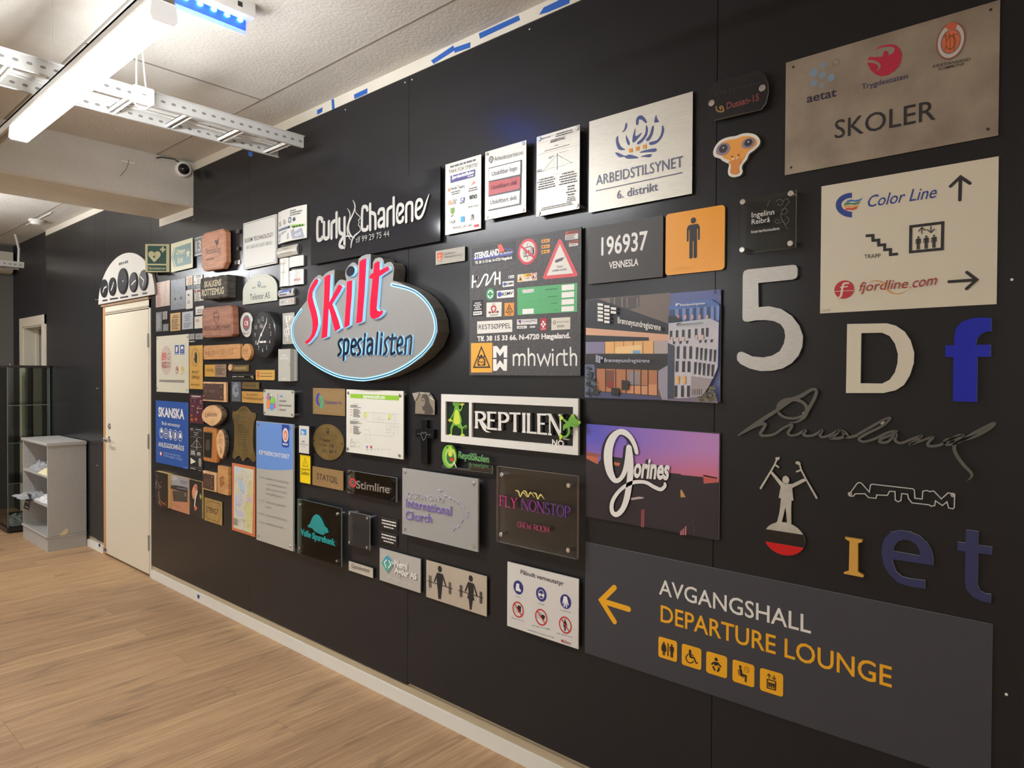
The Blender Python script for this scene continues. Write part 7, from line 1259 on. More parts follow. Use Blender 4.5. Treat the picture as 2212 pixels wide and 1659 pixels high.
for a, b in (((1848, 1095), (1846, 1066)), ((1838, 1094), (1832, 1074)), ((1858, 1092), (1862, 1070)), ((1830, 1100), (1822, 1084))): s.stroke([a, b], 6, CARVE)
s.build()
K(0, 0, 1)
s = plate('etched_plate', 'tall grey etched technical plate, next to the door edge', [(336.5, 675), (349.5, 673.5), (350, 715.5), (337, 717)], GREYMETAL, rows=[(338.5, 679, 348, 712, 11, C(176, 176, 176), 'l')])
s = plate('etched_plate', 'tiny grey plate with a reddish portrait arch', [(351, 673.6), (361, 672), (361, 689.5), (351.7, 690.6)], C(150, 146, 142, 0.4), build=False); s.ell(356, 679.5, 3, 5, C(120, 60, 46), n='arch_portrait', ring=0.35); s.rows(353, 685.5, 360, 688.5, 1, RB, 'c', part='engraved_text'); s.build()
plate('etched_plate', 'tiny grey square plate below the reddish portrait plate', [(351.6, 700.3), (364, 699), (364, 714.5), (352, 715.8)], C(120, 118, 114, 0.4, 0.2), rows=[(353, 702, 362.5, 713, 5, C(150, 148, 146), 'l')])
plate('etched_plate', 'small gold plate with brown text, in the row above the white paper', [(367.6, 677.6), (389, 674.7), (389.7, 713.5), (368, 715.7)], noisy('pale_gold_plate', (196, 160, 104), (206, 172, 116), 20, 0.4, 0.2), rows=[(371, 681, 387, 687, 2, BRN, 'c'), (371, 690, 387, 711, 6, BRN, 'l')])
plate('etched_plate', 'small pale steel plate with dotted text right of the gold one', [(393.2, 674.7), (416.7, 671.6), (416.8, 710), (393.3, 712)], C(176, 180, 184, 0.4, 0.2), rows=[(397, 679, 413, 693, 4, C(110, 112, 120), 'c'), (397, 697, 414, 707, 3, C(110, 112, 120), 'l')])
plate('etched_plate', 'small white plate with faint signature, left of the brown ship plaque', [(422.2, 662.8), (440, 660.5), (440, 679), (422.6, 680)], C(216, 212, 204, 0.4), rows=[(426, 668, 436, 676, 2, GREEK, 'l')])
plate('etched_plate', 'small cream plate with a dark text bar below the faint signature', [(420, 684.5), (441, 682), (441, 708.5), (420.3, 709.5)], C(214, 206, 190, 0.4), rows=[(423, 690, 433, 695, 2, RB, 'l')])
K(320, 690, 8.295)
s = Sign('slat_plate', 'small grey plate of stacked metal slats above the yellow hand sign', 'sign'); s.cur = 'slat'
for i, y in enumerate((258, 276, 294, 312, 330, 346, 382)): s.panel([(738, y + 2), (830, y - 1), (830, y + 12 + (10 if i == 6 else 0)), (738, y + 15 + (10 if i == 6 else 0))], 0.003, C(196, 196, 194, 0.3, 0.4), 0.001, n='slat#%d' % i)
s.build()
s = plate('name_plate', 'small grey engraved plate tucked behind the brown ship plaque', [(848, 258), (978, 243), (978, 352), (848, 362)], C(150, 150, 148, 0.4, 0.3), build=False); s.rows(880, 285, 945, 325, 1, C(96, 96, 100), dens=0.8, part='engraved_text', fill=(1, 1), word=(1, 2)); s.build()
s = Sign('info_poster', 'white poster with pale pink oval, red initials and four small symbols', 'poster')
s.panel([(148, 302), (733, 265), (722, 1328), (150, 1288)], 0.002, C(206, 202, 182, 0.5), 0.004); s.cur = 'pink_oval'; s.ell(325, 735, 102, 262, C(196, 178, 164, 0.5)); s.cur = 'initials_logo'; s.text('BR', (252, 728), (335, 722), (128, 128), C(206, 84, 74), 2, bold=0.02); s.text('G', (346, 724), (392, 722), (122, 122), C(120, 116, 112), 2, bold=-0.01); s.text('KG', (256, 872), (325, 866), (106, 106), C(150, 40, 56), 2, bold=0.03); s.text('KRUSE', (333, 808), (397, 804), (44, 44), C(110, 70, 74), 2); s.text('SMITH', (333, 872), (397, 868), (44, 44), C(110, 70, 74), 2)
for i, (x0, x1) in enumerate(((480, 550), (575, 650))):
    n = 'blue_symbol#%d' % i; s.poly([(x0, 464 - i * 6), (x1, 460 - i * 5), (x1, 628), (x0, 632 - i * 2)], C(40, 82, 156, 0.45), 1.2, n)
    if i == 0: s.poly([(500, 490), (530, 488), (530, 545), (520, 585), (498, 585)], PURE, 2, n)
    else: s.poly([(585, 530), (595, 490), (612, 478), (630, 490), (638, 528)], PURE, 2, n); s.ell(612, 545, 18, 40, PURE, 2, n, ring=0.15)
    s.rows(x0 + 8, 604, x1 - 8, 622, 1, PURE, l=2, part=n, fill=(1, 1))
s.ell(520, 905, 27, 64, C(186, 60, 56), n='red_symbol', ring=0.22); s.poly([(512, 880), (530, 870), (532, 925), (515, 915)], C(110, 40, 36), n='red_symbol'); s.rows(500, 980, 540, 992, 1, GREEK, part='fine_print'); s.poly([(590, 850), (602, 842), (612, 862), (625, 842), (637, 850), (635, 960), (590, 962)], C(206, 190, 96), n='vest_symbol'); s.stroke([(592, 935), (634, 934)], 8, PURE, n='vest_symbol', cap=False); s.rows(585, 978, 642, 990, 1, GREEK, part='fine_print')
s.rows(200, 1075, 655, 1135, 2, GREYTXT, 'c', 0.5, part='fine_print', fill=(0.95, 1)); s.screws([(166, 345), (706, 315), (166, 1230), (697, 1268)], 0.005, C(60, 60, 60, 0.3, 0.5)); s.build()
s = Sign('hand_sign', 'golden upright plate with black stop hand in an oval', 'sign'); HG = noisy('matt_gold_plate', (206, 158, 72), (214, 168, 84), 20, 0.45, 0.15)
s.panel([(740, 474), (978, 458), (976, 1255), (740, 1240)], 0.003, HG, 0.003, side=C(150, 120, 60)); s.cur = 'hand_pictogram'; s.ell(850, 682, 70, 154, INK, ring=0.05); s.poly([(812, 695), (824, 690), (836, 722), (836, 598), (846, 590), (848, 640), (852, 575), (862, 575), (862, 640), (868, 598), (876, 600), (880, 720), (876, 770), (862, 790), (848, 782)], INK)
s.cur = 'lettering'; s.text('PRIVAT', (790, 975), (912, 970), (54, 54), C(70, 50, 26)); s.text('OMR\u00c5DE', (782, 1064), (922, 1068), (58, 58), C(70, 50, 26)); s.text('OPPHOLD FORBUDT', (770, 1184), (930, 1188), (30, 30), C(96, 70, 36)); s.build()
s = Sign('wooden_plaque', 'long oak board with rounded corners and faint carved script', 'plaque')
s.panel([(988, 462), (1640, 445), (1640, 706), (988, 722)], 0.022, WOOD_GOLD, 0.002, r=0.012, n='wood_board', bev=0.003); s.text('Selg. Rom 301-315', (1010, 640), (1530, 622), (96, 90), C(140, 92, 50, 0.6), n='carved_script', it=0.3, bold=-0.012); s.screws([(1000, 500), (1592, 500), (1000, 680), (1592, 676)], 0.003, BRN, 0.001, 'peg'); s.build()
K(480, 640, 8.295)
def disc(name, label, x, y, a, b, m, t, o0=0.002, cat='plaque', bev=0.002, side=None):
    s = Sign(name, label, cat); s.o = o0 + t; X, Z, A, B_ = s.ell(x, y, a, b, m, n='x'); del s.parts['x']
    s.ring = lambda k, n=36: [(X + A * k * math.cos(i * 2 * math.pi / n), Z + B_ * k * math.sin(i * 2 * math.pi / n)) for i in range(n)]
    s.prism(s.ring(1), o0, o0 + t, m, side, 'disc', bev=bev); return s
s = disc('wooden_plaque', 'round pale wooden disc carved with a room number beside the long oak board', 430, 1000, 82, 150, WOOD_GOLD, 0.02); s.text('215', (366, 1035), (462, 1018), (78, 76), C(120, 78, 42, 0.6), n='carved_digits', it=0.25, bold=-0.01); s.build()
s = disc('wooden_plaque', 'tiny pale wooden disc left of the brass braille strip', 135, 1277, 32, 60, WOOD_PALE, 0.012); s.rows(118, 1268, 150, 1285, 1, C(160, 110, 66), part='carved_digits', fill=(1, 1), word=(1, 2)); s.build()
K(320, 690, 8.295)
s = Sign('sample_plate', 'two-tone plate, gold left half and brown engraved right half', 'sign'); s.panel([(1015, 815), (1198, 806), (1198, 1028), (1015, 1022)], 0.004, GOLD, 0.004, n='gold_half'); s.panel([(1198, 806), (1396, 803), (1396, 1036), (1198, 1028)], 0.004, noisy('brown_laminate', (132, 108, 86), (146, 122, 98), 14, 0.5), 0.004, n='brown_half'); s.text('Norlag', (1045, 935), (1170, 925), (66, 60), C(110, 84, 34), n='gold_half>lettering', it=0.15); s.rows(1240, 830, 1352, 850, 1, BRN, 'c', part='brown_half>engraved_text'); s.rows(1215, 870, 1385, 995, 5, C(96, 72, 54), part='brown_half>engraved_text'); s.build()
K(480, 640, 8.295)
s = plate('braille_plate', 'narrow aged brass strip with raised dotted letters', [(180, 1233), (475, 1230), (472, 1348), (180, 1345)], OLDBRASS, 0.004, 0.004, build=False); s.rows(218, 1262, 430, 1315, 1, C(176, 156, 112, 0.35), dens=0.9, part='raised_letters', fill=(1, 1), word=(1, 2)); s.build()
s = plate('name_strip', 'narrow glossy black strip with gold edge and tiny pale text', [(183, 1402), (572, 1402), (572, 1490), (183, 1490)], C(22, 24, 24, 0.15), 0.006, 0.004, build=False); s.border(0.002, 0.0012, C(130, 132, 120)); s.rows(186, 1428, 260, 1452, 1, WTXT, part='small_text', fill=(1, 1)); s.rows(280, 1430, 395, 1452, 1, C(190, 176, 140), part='small_text', fill=(1, 1)); s.poly([(505, 1438), (535, 1430), (550, 1420), (556, 1470), (540, 1470), (530, 1448), (505, 1450)], C(176, 144, 84), n='gold_mark'); s.build()
s = plate('brass_plate', 'small golden plate with clipped round corners and a red badge', [(600, 1320), (935, 1318), (935, 1505), (600, 1500)], C(220, 176, 92, 0.3, 0.2), 0.005, 0.004, r=0.006, build=False); s.border(0.003, 0.0008, C(150, 110, 50)); s.poly([(628, 1352), (664, 1350), (664, 1462), (628, 1460)], C(196, 66, 40), n='red_badge')
for y in (1375, 1405, 1440): s.stroke([(638, y), (654, y)], 10, C(220, 190, 160), n='red_badge')
s.rows(682, 1370, 905, 1392, 1, C(150, 120, 70), part='small_text', dens=0.9, fill=(1, 1)); s.rows(682, 1425, 900, 1445, 1, C(110, 86, 50), part='small_text', dens=0.9, fill=(1, 1)); s.build()
K(320, 690, 8.295)
s = Sign('wooden_plaque', 'dark brown embossed plate with three pictures on a pale wood back, word HEIS', 'plaque')
s.panel([(985, 1113), (1400, 1130), (1395, 1478), (985, 1460)], 0.012, WOOD_PALE, 0.008, n='wood_back', side=C(206, 160, 110)); s.panel([(985, 1142), (1342, 1162), (1340, 1456), (985, 1428)], 0.004, LEATHERBROWN, 0.020, n='brown_plate'); s.text('HEIS', (1100, 1310), (1195, 1312), (54, 54), C(150, 124, 104), n='brown_plate>lettering', bold=-0.01); s.poly([(1030, 1255), (1052, 1256), (1052, 1310), (1030, 1308)], C(120, 98, 88), n='brown_plate>symbols'); s.stroke([(1242, 1290), (1262, 1270), (1286, 1295), (1262, 1320), (1242, 1290)], 6, C(110, 86, 72), n='brown_plate>symbols')
for k in range(10): s.ell(1245 + random.uniform(-30, 50), 1215 + random.uniform(-25, 25), 3, 3, C(120, 98, 84), n='brown_plate>symbols', k=6)
s.screws([(1002, 1185), (1308, 1203), (998, 1368), (1308, 1395)], 0.004, C(206, 180, 150), 0.001); s.build()
K(480, 800, 8.295)
s = plate('emblem_plate', 'slate-grey upright plate with pale concentric letter emblem', [(170, 206), (333, 205), (332, 568), (168, 555)], C(82, 88, 94, 0.5), 0.004, 0.002, build=False); s.cur = 'ring_emblem'; PB = C(150, 162, 172, 0.5)
for k, (rx_, rz_) in enumerate(((56, 118), (42, 88), (28, 58))): s.stroke([(246 + rx_ * math.cos(math.radians(t)), 352 - rz_ * math.sin(math.radians(t))) for t in range(40 + k * 5, 330, 18)], 8 + k, PB, wz=False)
s.stroke([(255, 340), (290, 335), (286, 400), (258, 405)], 8, PB, wz=False); s.rows(180, 515, 320, 540, 1, C(120, 128, 136), part='small_text', fill=(0.9, 0.9)); s.build()
s = plate('brass_plate', 'dull brass strip with dark letters above the golden two-line plate', [(355, 210), (658, 213), (658, 340), (355, 328)], OLDBRASS, 0.004, 0.008, build=False); s.rows(398, 250, 600, 300, 1, C(84, 66, 36), dens=0.9, part='engraved_text', fill=(1, 1), word=(1, 2)); s.build()
s = plate('brass_plate', 'golden two-line office plate partly behind the bubble logo sign', [(352, 370), (790, 395), (790, 605), (352, 565)], C(206, 158, 84, 0.35, 0.25), 0.004, 0.003, build=False); s.text('KR. SAND BYRETT', (445, 455), (645, 468), (44, 44), C(110, 76, 34), n='engraved_text'); s.text('AVD. NAMSMANNEN I KR. SAND', (378, 515), (722, 540), (42, 42), C(110, 76, 34), n='engraved_text'); s.screws([(368, 465), (732, 492)], 0.003, BRN, 0.001); s.build()
K(320, 840, 8.295)
s = plate('control_panel_plate', 'maroon plate with black slots and orange and white markings', [(748, 93), (990, 106), (988, 628), (748, 612)], C(86, 34, 50, 0.4), 0.003, 0.003, build=False); s.rows(778, 118, 945, 152, 1, WTXT, 'c', 0.9, part='markings', fill=(1, 1), word=(1, 2)); s.rows(768, 162, 915, 176, 1, WTXT, part='markings')
for x, y in ((785, 222), (855, 222), (806, 380)): s.ell(x, y, 12, 28, C(18, 16, 18), n='slots', k=14); s.stroke([(x - 14, y - 20), (x - 14, y + 20)], 3, WTXT, n='markings', wz=False)
for q in ((930, 205, 965, 225), (930, 245, 965, 262), (775, 300, 830, 318), (880, 330, 905, 372), (915, 345, 965, 362), (875, 400, 905, 438), (900, 310, 925, 322)): s.rows(*q, 2, WTXT, part='markings', fill=(0.8, 1))
for q in ((765, 460, 800, 495), (765, 525, 815, 575), (840, 525, 895, 575)): s.rows(*q, 3, C(222, 130, 60), part='orange_marks', dens=0.7)
s.build()
s = plate('mast_plate', 'black upright plate with white mast drawing and arrow triangle', [(745, 684), (980, 700), (975, 1478), (745, 1428)], C(36, 35, 36, 0.4), 0.003, 0.003, build=False); s.cur = 'mast_drawing'
for p in ([(748, 745), (975, 765)], [(748, 855), (975, 885)], [(748, 1075), (975, 1110)], [(748, 1185), (975, 1225)], [(748, 1388), (975, 1430)], [(795, 848), (930, 866)]): s.stroke(p, 3, C(150, 150, 148), cap=False)
s.stroke([(770, 1030), (875, 910), (962, 1052), (905, 1045), (880, 1052), (770, 1030)], 4, WTXT); s.stroke([(875, 890), (875, 1095)], 5, WTXT, wz=False)
for x in (815, 840, 860, 890, 910): s.stroke([(x, 1040), (x, 975 if x < 875 else 985)], 2, C(140, 140, 138), cap=False, wz=False)
s.poly([(763, 1232), (860, 1305), (765, 1348)], C(222, 218, 204), n='arrow_triangle'); 
for q in ((760, 705, 810, 735, 2), (845, 715, 965, 745, 3), (820, 775, 905, 800, 1), (822, 812, 895, 835, 1), (760, 1095, 855, 1190, 7), (870, 1125, 955, 1205, 6), (905, 1240, 962, 1400, 8), (750, 1405, 865, 1450, 3), (905, 1450, 955, 1475, 2)): s.rows(*q, WTXT, 'c', part='small_text', fill=(0.7, 1))
s.build()
s = Sign('safety_sign', 'blue construction site sign with white lettering and five oval symbols', 'sign'); s.panel([(138, 203), (713, 252), (712, 1438), (138, 1310)], 0.004, C(40, 84, 164, 0.45), 0.003, side=C(120, 140, 170)); s.cur = 'lettering'
s.text('SKANSKA', (185, 488), (648, 540), (158, 164), WTXT, bold=0.035); s.text('Bruk verneutstyr', (248, 640), (575, 690), (62, 66), WTXT); s.text('ANLEGGSOMR\u00c5DE', (185, 1028), (648, 1112), (80, 84), WTXT, bold=0.012); s.text('Uvedkommende ingen adgang', (275, 1158), (582, 1220), (38, 40), C(150, 178, 220)); s.text('Kontakt anleggsleder ved adgang', (275, 1202), (612, 1284), (38, 42), C(150, 178, 220))
for i, (x, y) in enumerate(((240, 790), (323, 802), (406, 816), (491, 832), (580, 845))):
    n = 'oval_symbol#%d' % i; s.ell(x, y, 38, 96, WTXT, n=n, ring=0.10); s.ell(x, y, 33, 85, C(52, 92, 160), n=n)
    if i == 0: s.poly([(x - 22, y - 12), (x - 14, y - 60), (x + 2, y - 75), (x + 18, y - 58), (x + 26, y - 8)], WTXT, n=n); s.ell(x, y + 20, 18, 45, WTXT, n=n, ring=0.14)
    if i == 1: s.ell(x, y, 20, 55, WTXT, n=n, ring=0.16); s.stroke([(x - 20, y - 6), (x + 20, y)], 18, WTXT, n=n)
    if i == 2: s.poly([(x - 20, y - 60), (x + 6, y - 58), (x + 8, y + 10), (x + 24, y + 50), (x + 20, y + 66), (x - 22, y + 56)], WTXT, n=n)
    if i == 3: s.poly([(x - 14, y - 50), (x + 8, y - 55), (x + 18, y), (x + 6, y + 62), (x - 14, y + 58)], WTXT, n=n)
    if i == 4: s.poly([(x - 22, y + 5), (x - 12, y - 50), (x + 12, y - 48), (x + 24, y + 10), (x + 22, y + 40), (x - 22, y + 34)], WTXT, n=n)
s.ell(233, 1160, 20, 42, C(206, 80, 80), n='red_symbol', ring=0.36); s.ell(233, 1160, 13, 27, WTXT, n='red_symbol'); s.poly([(632, 1380), (712, 1396), (712, 1438), (632, 1420)], C(62, 110, 196), n='corner_tab'); s.build()
def slice_(name, label, front, t, shift, o0=0.004):
    s = Sign(name, label, 'plaque'); s.o = o0 + t; f = [s.P(*p) for p in smooth(front, 4, True)]; n = len(f); f = ccw(f)
    b = [(x * 1.0, z) for x, z in f]; cx_ = sum(x for x, z in f) / n; cz_ = sum(z for x, z in f) / n; rnd = random.Random(3)
    rings = [(0.94, o0, 0.0), (1.03, o0 + t * 0.25, 0.03), (1.05, o0 + t * 0.7, 0.04), (1.0, o0 + t, 0.0)]; v = []
    for k, o, j in rings: v += [s.W(cx_ + (x - cx_) * (k + rnd.uniform(-j, j)), cz_ + (z - cz_) * (k + rnd.uniform(-j, j)), o) for x, z in f]
    s.part('bark').add(v, [[r * n + i, r * n + (i + 1) % n, (r + 1) * n + (i + 1) % n, (r + 1) * n + i] for r in range(3) for i in range(n)] + [list(range(n))[::-1]], BARK)
    s.flat(f, WOOD_PALE, 0.2, 'cut_face'); return s
s = slice_('wood_slice', 'thick round bark-edged wood slice with handwritten name', [(962, 490), (985, 400), (1060, 320), (1150, 295), (1220, 310), (1290, 370), (1318, 460), (1290, 560), (1210, 640), (1135, 664), (1060, 620), (990, 570)], 0.042, 0); s.text('Lykkebu', (1020, 502), (1240, 490), (84, 80), C(50, 34, 24), n='handwriting', it=0.3, bold=-0.006); s.build()
s = slice_('wood_slice', 'narrow oval bark-edged wood slice with branded text and figure', [(1222, 930), (1240, 820), (1275, 745), (1310, 738), (1350, 800), (1370, 900), (1372, 1030), (1355, 1150), (1325, 1235), (1300, 1245), (1262, 1180), (1235, 1080)], 0.03, 0); s.rows(1265, 835, 1320, 860, 1, C(150, 104, 66), part='branded_text'); s.rows(1252, 885, 1335, 990, 6, C(150, 104, 66), 'c', part='branded_text', dens=0.3); s.stroke([(1305, 1010), (1285, 1050), (1310, 1085), (1290, 1130), (1310, 1145), (1320, 1090)], 5, C(140, 92, 54), None, 'branded_figure', 4, wz=False); s.build()
s = Sign('framed_plaque', 'glossy wooden frame with dark engraved picture inset', 'plaque'); s.panel([(984, 690), (1226, 702), (1222, 1335), (984, 1283)], 0.022, WOOD_ORANGE, 0.002, r=0.010, n='wood_frame', bev=0.004); s.poly([(996, 762), (1158, 775), (1140, 1252), (996, 1222)], C(120, 96, 60, 0.4), 1, 'gold_rim'); s.poly([(1002, 778), (1150, 792), (1132, 1238), (1002, 1212)], C(38, 34, 30, 0.25), 2, 'dark_inset'); s.poly([(1040, 930), (1070, 905), (1105, 920), (1112, 1060), (1090, 1100), (1035, 1085)], C(66, 58, 48), 3, 'dark_inset>engraving', sm=3); s.rows(1030, 840, 1110, 860, 1, C(70, 62, 52), 'c', l=3, part='dark_inset>engraving'); s.build()
K(480, 800, 8.295)
s = Sign('brass_plaque', 'large shield-shaped aged brass plaque with scalloped foot and list text', 'plaque'); s.o = 0.006
s.prism([s.P(*p) for p in smooth([(184, 742), (205, 738), (240, 735), (290, 702), (330, 655), (380, 640), (430, 652), (475, 695), (515, 745), (560, 762), (594, 772), (600, 845), (575, 920), (558, 1000), (550, 1150), (548, 1300), (558, 1420), (590, 1545), (592, 1615), (565, 1645), (525, 1620), (485, 1572), (450, 1560), (415, 1585), (395, 1615), (372, 1630), (350, 1610), (332, 1560), (300, 1530), (265, 1545), (238, 1578), (210, 1585), (186, 1560), (188, 1490), (206, 1410), (215, 1250), (214, 1000), (196, 900), (180, 820)], 3, True)], 0.002, 0.006, OLDBRASS, C(110, 92, 54), 'brass_sheet')
DB = C(70, 56, 32, 0.5); s.cur = 'engraved_text'
for i in range(8):
    t_ = math.radians(150 - i * 17); s.stroke([(382 + 84 * math.cos(t_) - 6, 770 - 75 * math.sin(t_) + 4), (382 + 84 * math.cos(t_) + 6, 770 - 75 * math.sin(t_))], 12, DB)
s.stroke([(248, 815), (318, 795), (322, 875), (252, 895)], 4, DB, closed=True); s.text('SKI', (256, 872), (314, 852), (44, 44), C(100, 98, 90), bold=0.02); s.rows(335, 830, 520, 868, 1, C(110, 98, 76), fill=(1, 1)); s.rows(390, 885, 518, 905, 1, C(140, 84, 60), fill=(1, 1)); s.rows(265, 910, 498, 945, 1, DB, dens=0.4, fill=(1, 1))
for i in range(10): s.rows(290, 965 + i * 42, 380 + random.randint(0, 110), 1000 + i * 42, 1, DB, dens=0.6, fill=(1, 1)); s.ell(282, 985 + i * 41, 4, 5, DB, k=6)
s.rows(305, 1405, 468, 1450, 1, C(100, 84, 54), fill=(1, 1), word=(1, 2)); s.rows(270, 1465, 515, 1500, 2, C(110, 94, 62)); s.build()
K(320, 980, 6.9125)
YE = C(214, 184, 122, 0.5)
def canvas(label, q, t, base): s = Sign('canvas_print', label, 'print'); s.panel(q, t, base, 0.002, side=YE); s.cur = 'picture'; return s
s = canvas('thick dark canvas print of glowing embers and meat, leftmost of three', [(105, 260), (297, 306), (296, 806), (103, 760)], 0.032, C(44, 36, 30, 0.4)); rnd = random.Random(6)
for i in range(46):
    x = rnd.uniform(112, 190); y = rnd.uniform(290, 740); s.stroke([(x, y), (x + rnd.uniform(-10, 22), y + rnd.uniform(20, 60))], rnd.uniform(5, 14), C(*rnd.choice(((128, 110, 122), (96, 84, 90), (150, 96, 70), (70, 58, 60), (176, 160, 166)))), 1.2 + i * 0.02)
for i in range(14): x = rnd.uniform(175, 270); y = rnd.uniform(660, 790); s.stroke([(x, y), (x + 10, y + 26)], 9, C(*rnd.choice(((186, 92, 60), (200, 130, 84), (120, 50, 40)))), 2.4 + i * 0.02)
s.stroke([(165, 650), (195, 710), (260, 760)], 8, C(200, 150, 90), 3, None, 3); s.build()
s = canvas('canvas print of a dark hut on reddish desert ground, middle of three', [(325, 308), (610, 372), (607, 905), (325, 820)], 0.012, C(186, 128, 96, 0.45))
s.poly([(325, 308), (610, 372), (608, 560), (325, 480)], C(150, 148, 152)); s.poly([(340, 330), (420, 340), (450, 380), (380, 400), (335, 380)], C(172, 168, 170), sm=3); s.poly([(470, 400), (560, 410), (600, 440), (520, 460)], C(128, 128, 134), sm=3); s.poly([(325, 478), (400, 470), (520, 490), (592, 512), (594, 580), (470, 560), (345, 522)], C(52, 48, 50)); s.poly([(430, 500), (590, 525), (590, 545), (440, 520)], C(110, 110, 116)); s.poly([(365, 548), (590, 582), (588, 726), (380, 708)], C(76, 68, 58))
for x in range(385, 580, 26): s.stroke([(x, 560), (x, 705)], 4, C(50, 44, 40), cap=False, wz=False)
s.poly([(545, 585), (570, 588), (570, 640), (545, 636)], C(130, 124, 112))
for i in range(8): x = rnd.uniform(350, 520); y = rnd.uniform(760, 850); s.stroke([(x, y), (x + 50, y + 12)], 3, C(160, 106, 80), 3)
s.build()
s = canvas('dark canvas print of a pale hand holding a spoon, rightmost of three', [(622, 380), (808, 428), (804, 980), (615, 905)], 0.01, C(40, 36, 34, 0.4))
s.poly([(660, 540), (690, 470), (708, 455), (730, 470), (735, 520), (725, 600), (700, 650), (680, 680), (660, 630)], C(214, 150, 116), sm=3); s.poly([(695, 480), (720, 470), (728, 510), (712, 545), (698, 520)], C(176, 92, 66), sm=2); s.stroke([(738, 560), (712, 640), (700, 720), (694, 790)], [10, 16, 16, 12], C(222, 212, 200), None, None, 4, wz=False); s.poly([(692, 800), (715, 780), (735, 800), (730, 835), (708, 840), (698, 860)], C(206, 110, 80)); s.stroke([(632, 720), (645, 770)], 8, C(150, 70, 60), wz=False)
s.poly([(770, 600), (800, 610), (800, 670), (780, 690), (768, 640)], C(120, 130, 60), sm=2); s.ell(788, 640, 8, 18, C(190, 190, 110)); s.build()
s = Sign('wooden_plaque', 'dark brown embossed plate numbered 153 on a pale wood back', 'plaque'); s.panel([(818, 250), (1020, 290), (1018, 575), (818, 528)], 0.012, WOOD_PALE, 0.006, n='wood_back'); s.panel([(818, 284), (978, 326), (975, 556), (818, 508)], 0.004, LEATHERBROWN, 0.018, n='brown_plate'); s.text('153', (848, 458), (945, 480), (96, 94), C(140, 112, 94), n='brown_plate>digits', bold=-0.02); s.screws([(832, 300), (950, 350), (950, 508)], 0.004, C(206, 180, 150), 0.001); s.build()
s = Sign('wooden_plaque', 'upright pale wooden block with branded flower drawing', 'plaque'); s.panel([(1040, 180), (1192, 203), (1192, 618), (1038, 595)], 0.022, WOOD_GOLD, 0.002, r=0.004, n='wood_block', bev=0.002); s.cur = 'branded_flowers'; BF = C(150, 92, 50, 0.6); s.rows(1068, 288, 1125, 300, 1, BF, part='branded_text', fill=(1, 1))
for x, y, a, b in ((1112, 358, 22, 26), (1085, 400, 18, 46), (1118, 432, 20, 34), (1090, 470, 16, 30)): s.ell(x, y, a, b, BF, ring=0.3); s.ell(x, y, a * 0.45, b * 0.45, BF)
s.stroke([(1070, 350), (1095, 375), (1130, 345)], 8, BF, None, None, 3); s.stroke([(1065, 540), (1090, 552), (1140, 545)], 3, BF, None, None, 3); s.build()
s = Sign('brass_plate', 'square brass sign with notched border line and the word STENGT', 'sign'); s.panel([(842, 655), (1110, 717), (1100, 1078), (838, 985)], 0.003, noisy('satin_brass', (178, 146, 86), (192, 160, 98), 18, 0.4, 0.4), 0.003, side=C(110, 86, 46)); s.cur = 'border_line'; s.stroke([(878, 700), (1060, 745), (1062, 770), (1078, 775), (1068, 985), (1055, 990), (1052, 1020), (885, 965), (884, 940), (862, 930), (864, 740), (878, 735)], 5, INK, closed=True); s.text('STENGT', (874, 868), (1055, 917), (80, 80), INK, n='lettering'); s.build()
s = Sign('map_board', 'orange framed map board with pale hiking map, left of the blue directory', 'map'); s.panel([(1256, 132), (1602, 208), (1588, 1248), (1248, 1132)], 0.004, C(206, 118, 72, 0.45), 0.004); s.poly([(1284, 182), (1576, 240), (1556, 1196), (1276, 1100)], C(206, 204, 184, 0.4), 1, 'map_sheet'); s.cur = 'map_sheet>map_print'
MP = lambda *c: C(*c, 0.45)
for p, c in (([(1290, 190), (1360, 200), (1400, 250), (1340, 300), (1300, 280)], (196, 204, 212)), ([(1360, 380), (1420, 430), (1450, 520), (1440, 610), (1400, 590), (1365, 500), (1348, 430)], (176, 198, 214)), ([(1500, 400), (1560, 420), (1552, 700), (1490, 700), (1480, 560)], (204, 198, 150)), ([(1440, 760), (1545, 720), (1545, 1150), (1470, 1120), (1450, 900)], (206, 202, 140)), ([(1300, 640), (1390, 600), (1400, 760), (1310, 800)], (192, 196, 208)), ([(1300, 830), (1410, 860), (1430, 940), (1330, 930)], (186, 192, 204)), ([(1470, 650), (1510, 640), (1560, 720), (1500, 730)], (206, 176, 190))): s.poly(p, MP(*c), None, sm=3)
for i in range(46):
    x = rnd.uniform(1295, 1545); y = rnd.uniform(210 + (x - 1284) * 0.2, 1060 + (x - 1284) * 0.2); pts = [(x, y)]
    for k in range(4): pts.append((min(1560, max(1290, pts[-1][0] + rnd.uniform(-26, 26))), pts[-1][1] + rnd.uniform(-30, 34)))
    s.stroke(pts, rnd.choice((1.6, 2.2, 3)), MP(*rnd.choice(((150, 130, 110), (120, 132, 150), (170, 150, 120), (140, 140, 130), (170, 120, 160)))), None, None, 3, cap=False)
for i in range(40): x = rnd.uniform(1300, 1540); y = rnd.uniform(230 + (x - 1284) * 0.2, 1050 + (x - 1284) * 0.2); s.rows(x, y, x + 26, y + 9, 1, GREEK, fill=(1, 1))
s.rows(1282, 950, 1362, 1080, 12, GREEK); s.stroke([(1400, 1130), (1440, 1142), (1500, 1165)], 4, INK, cap=False); s.build()

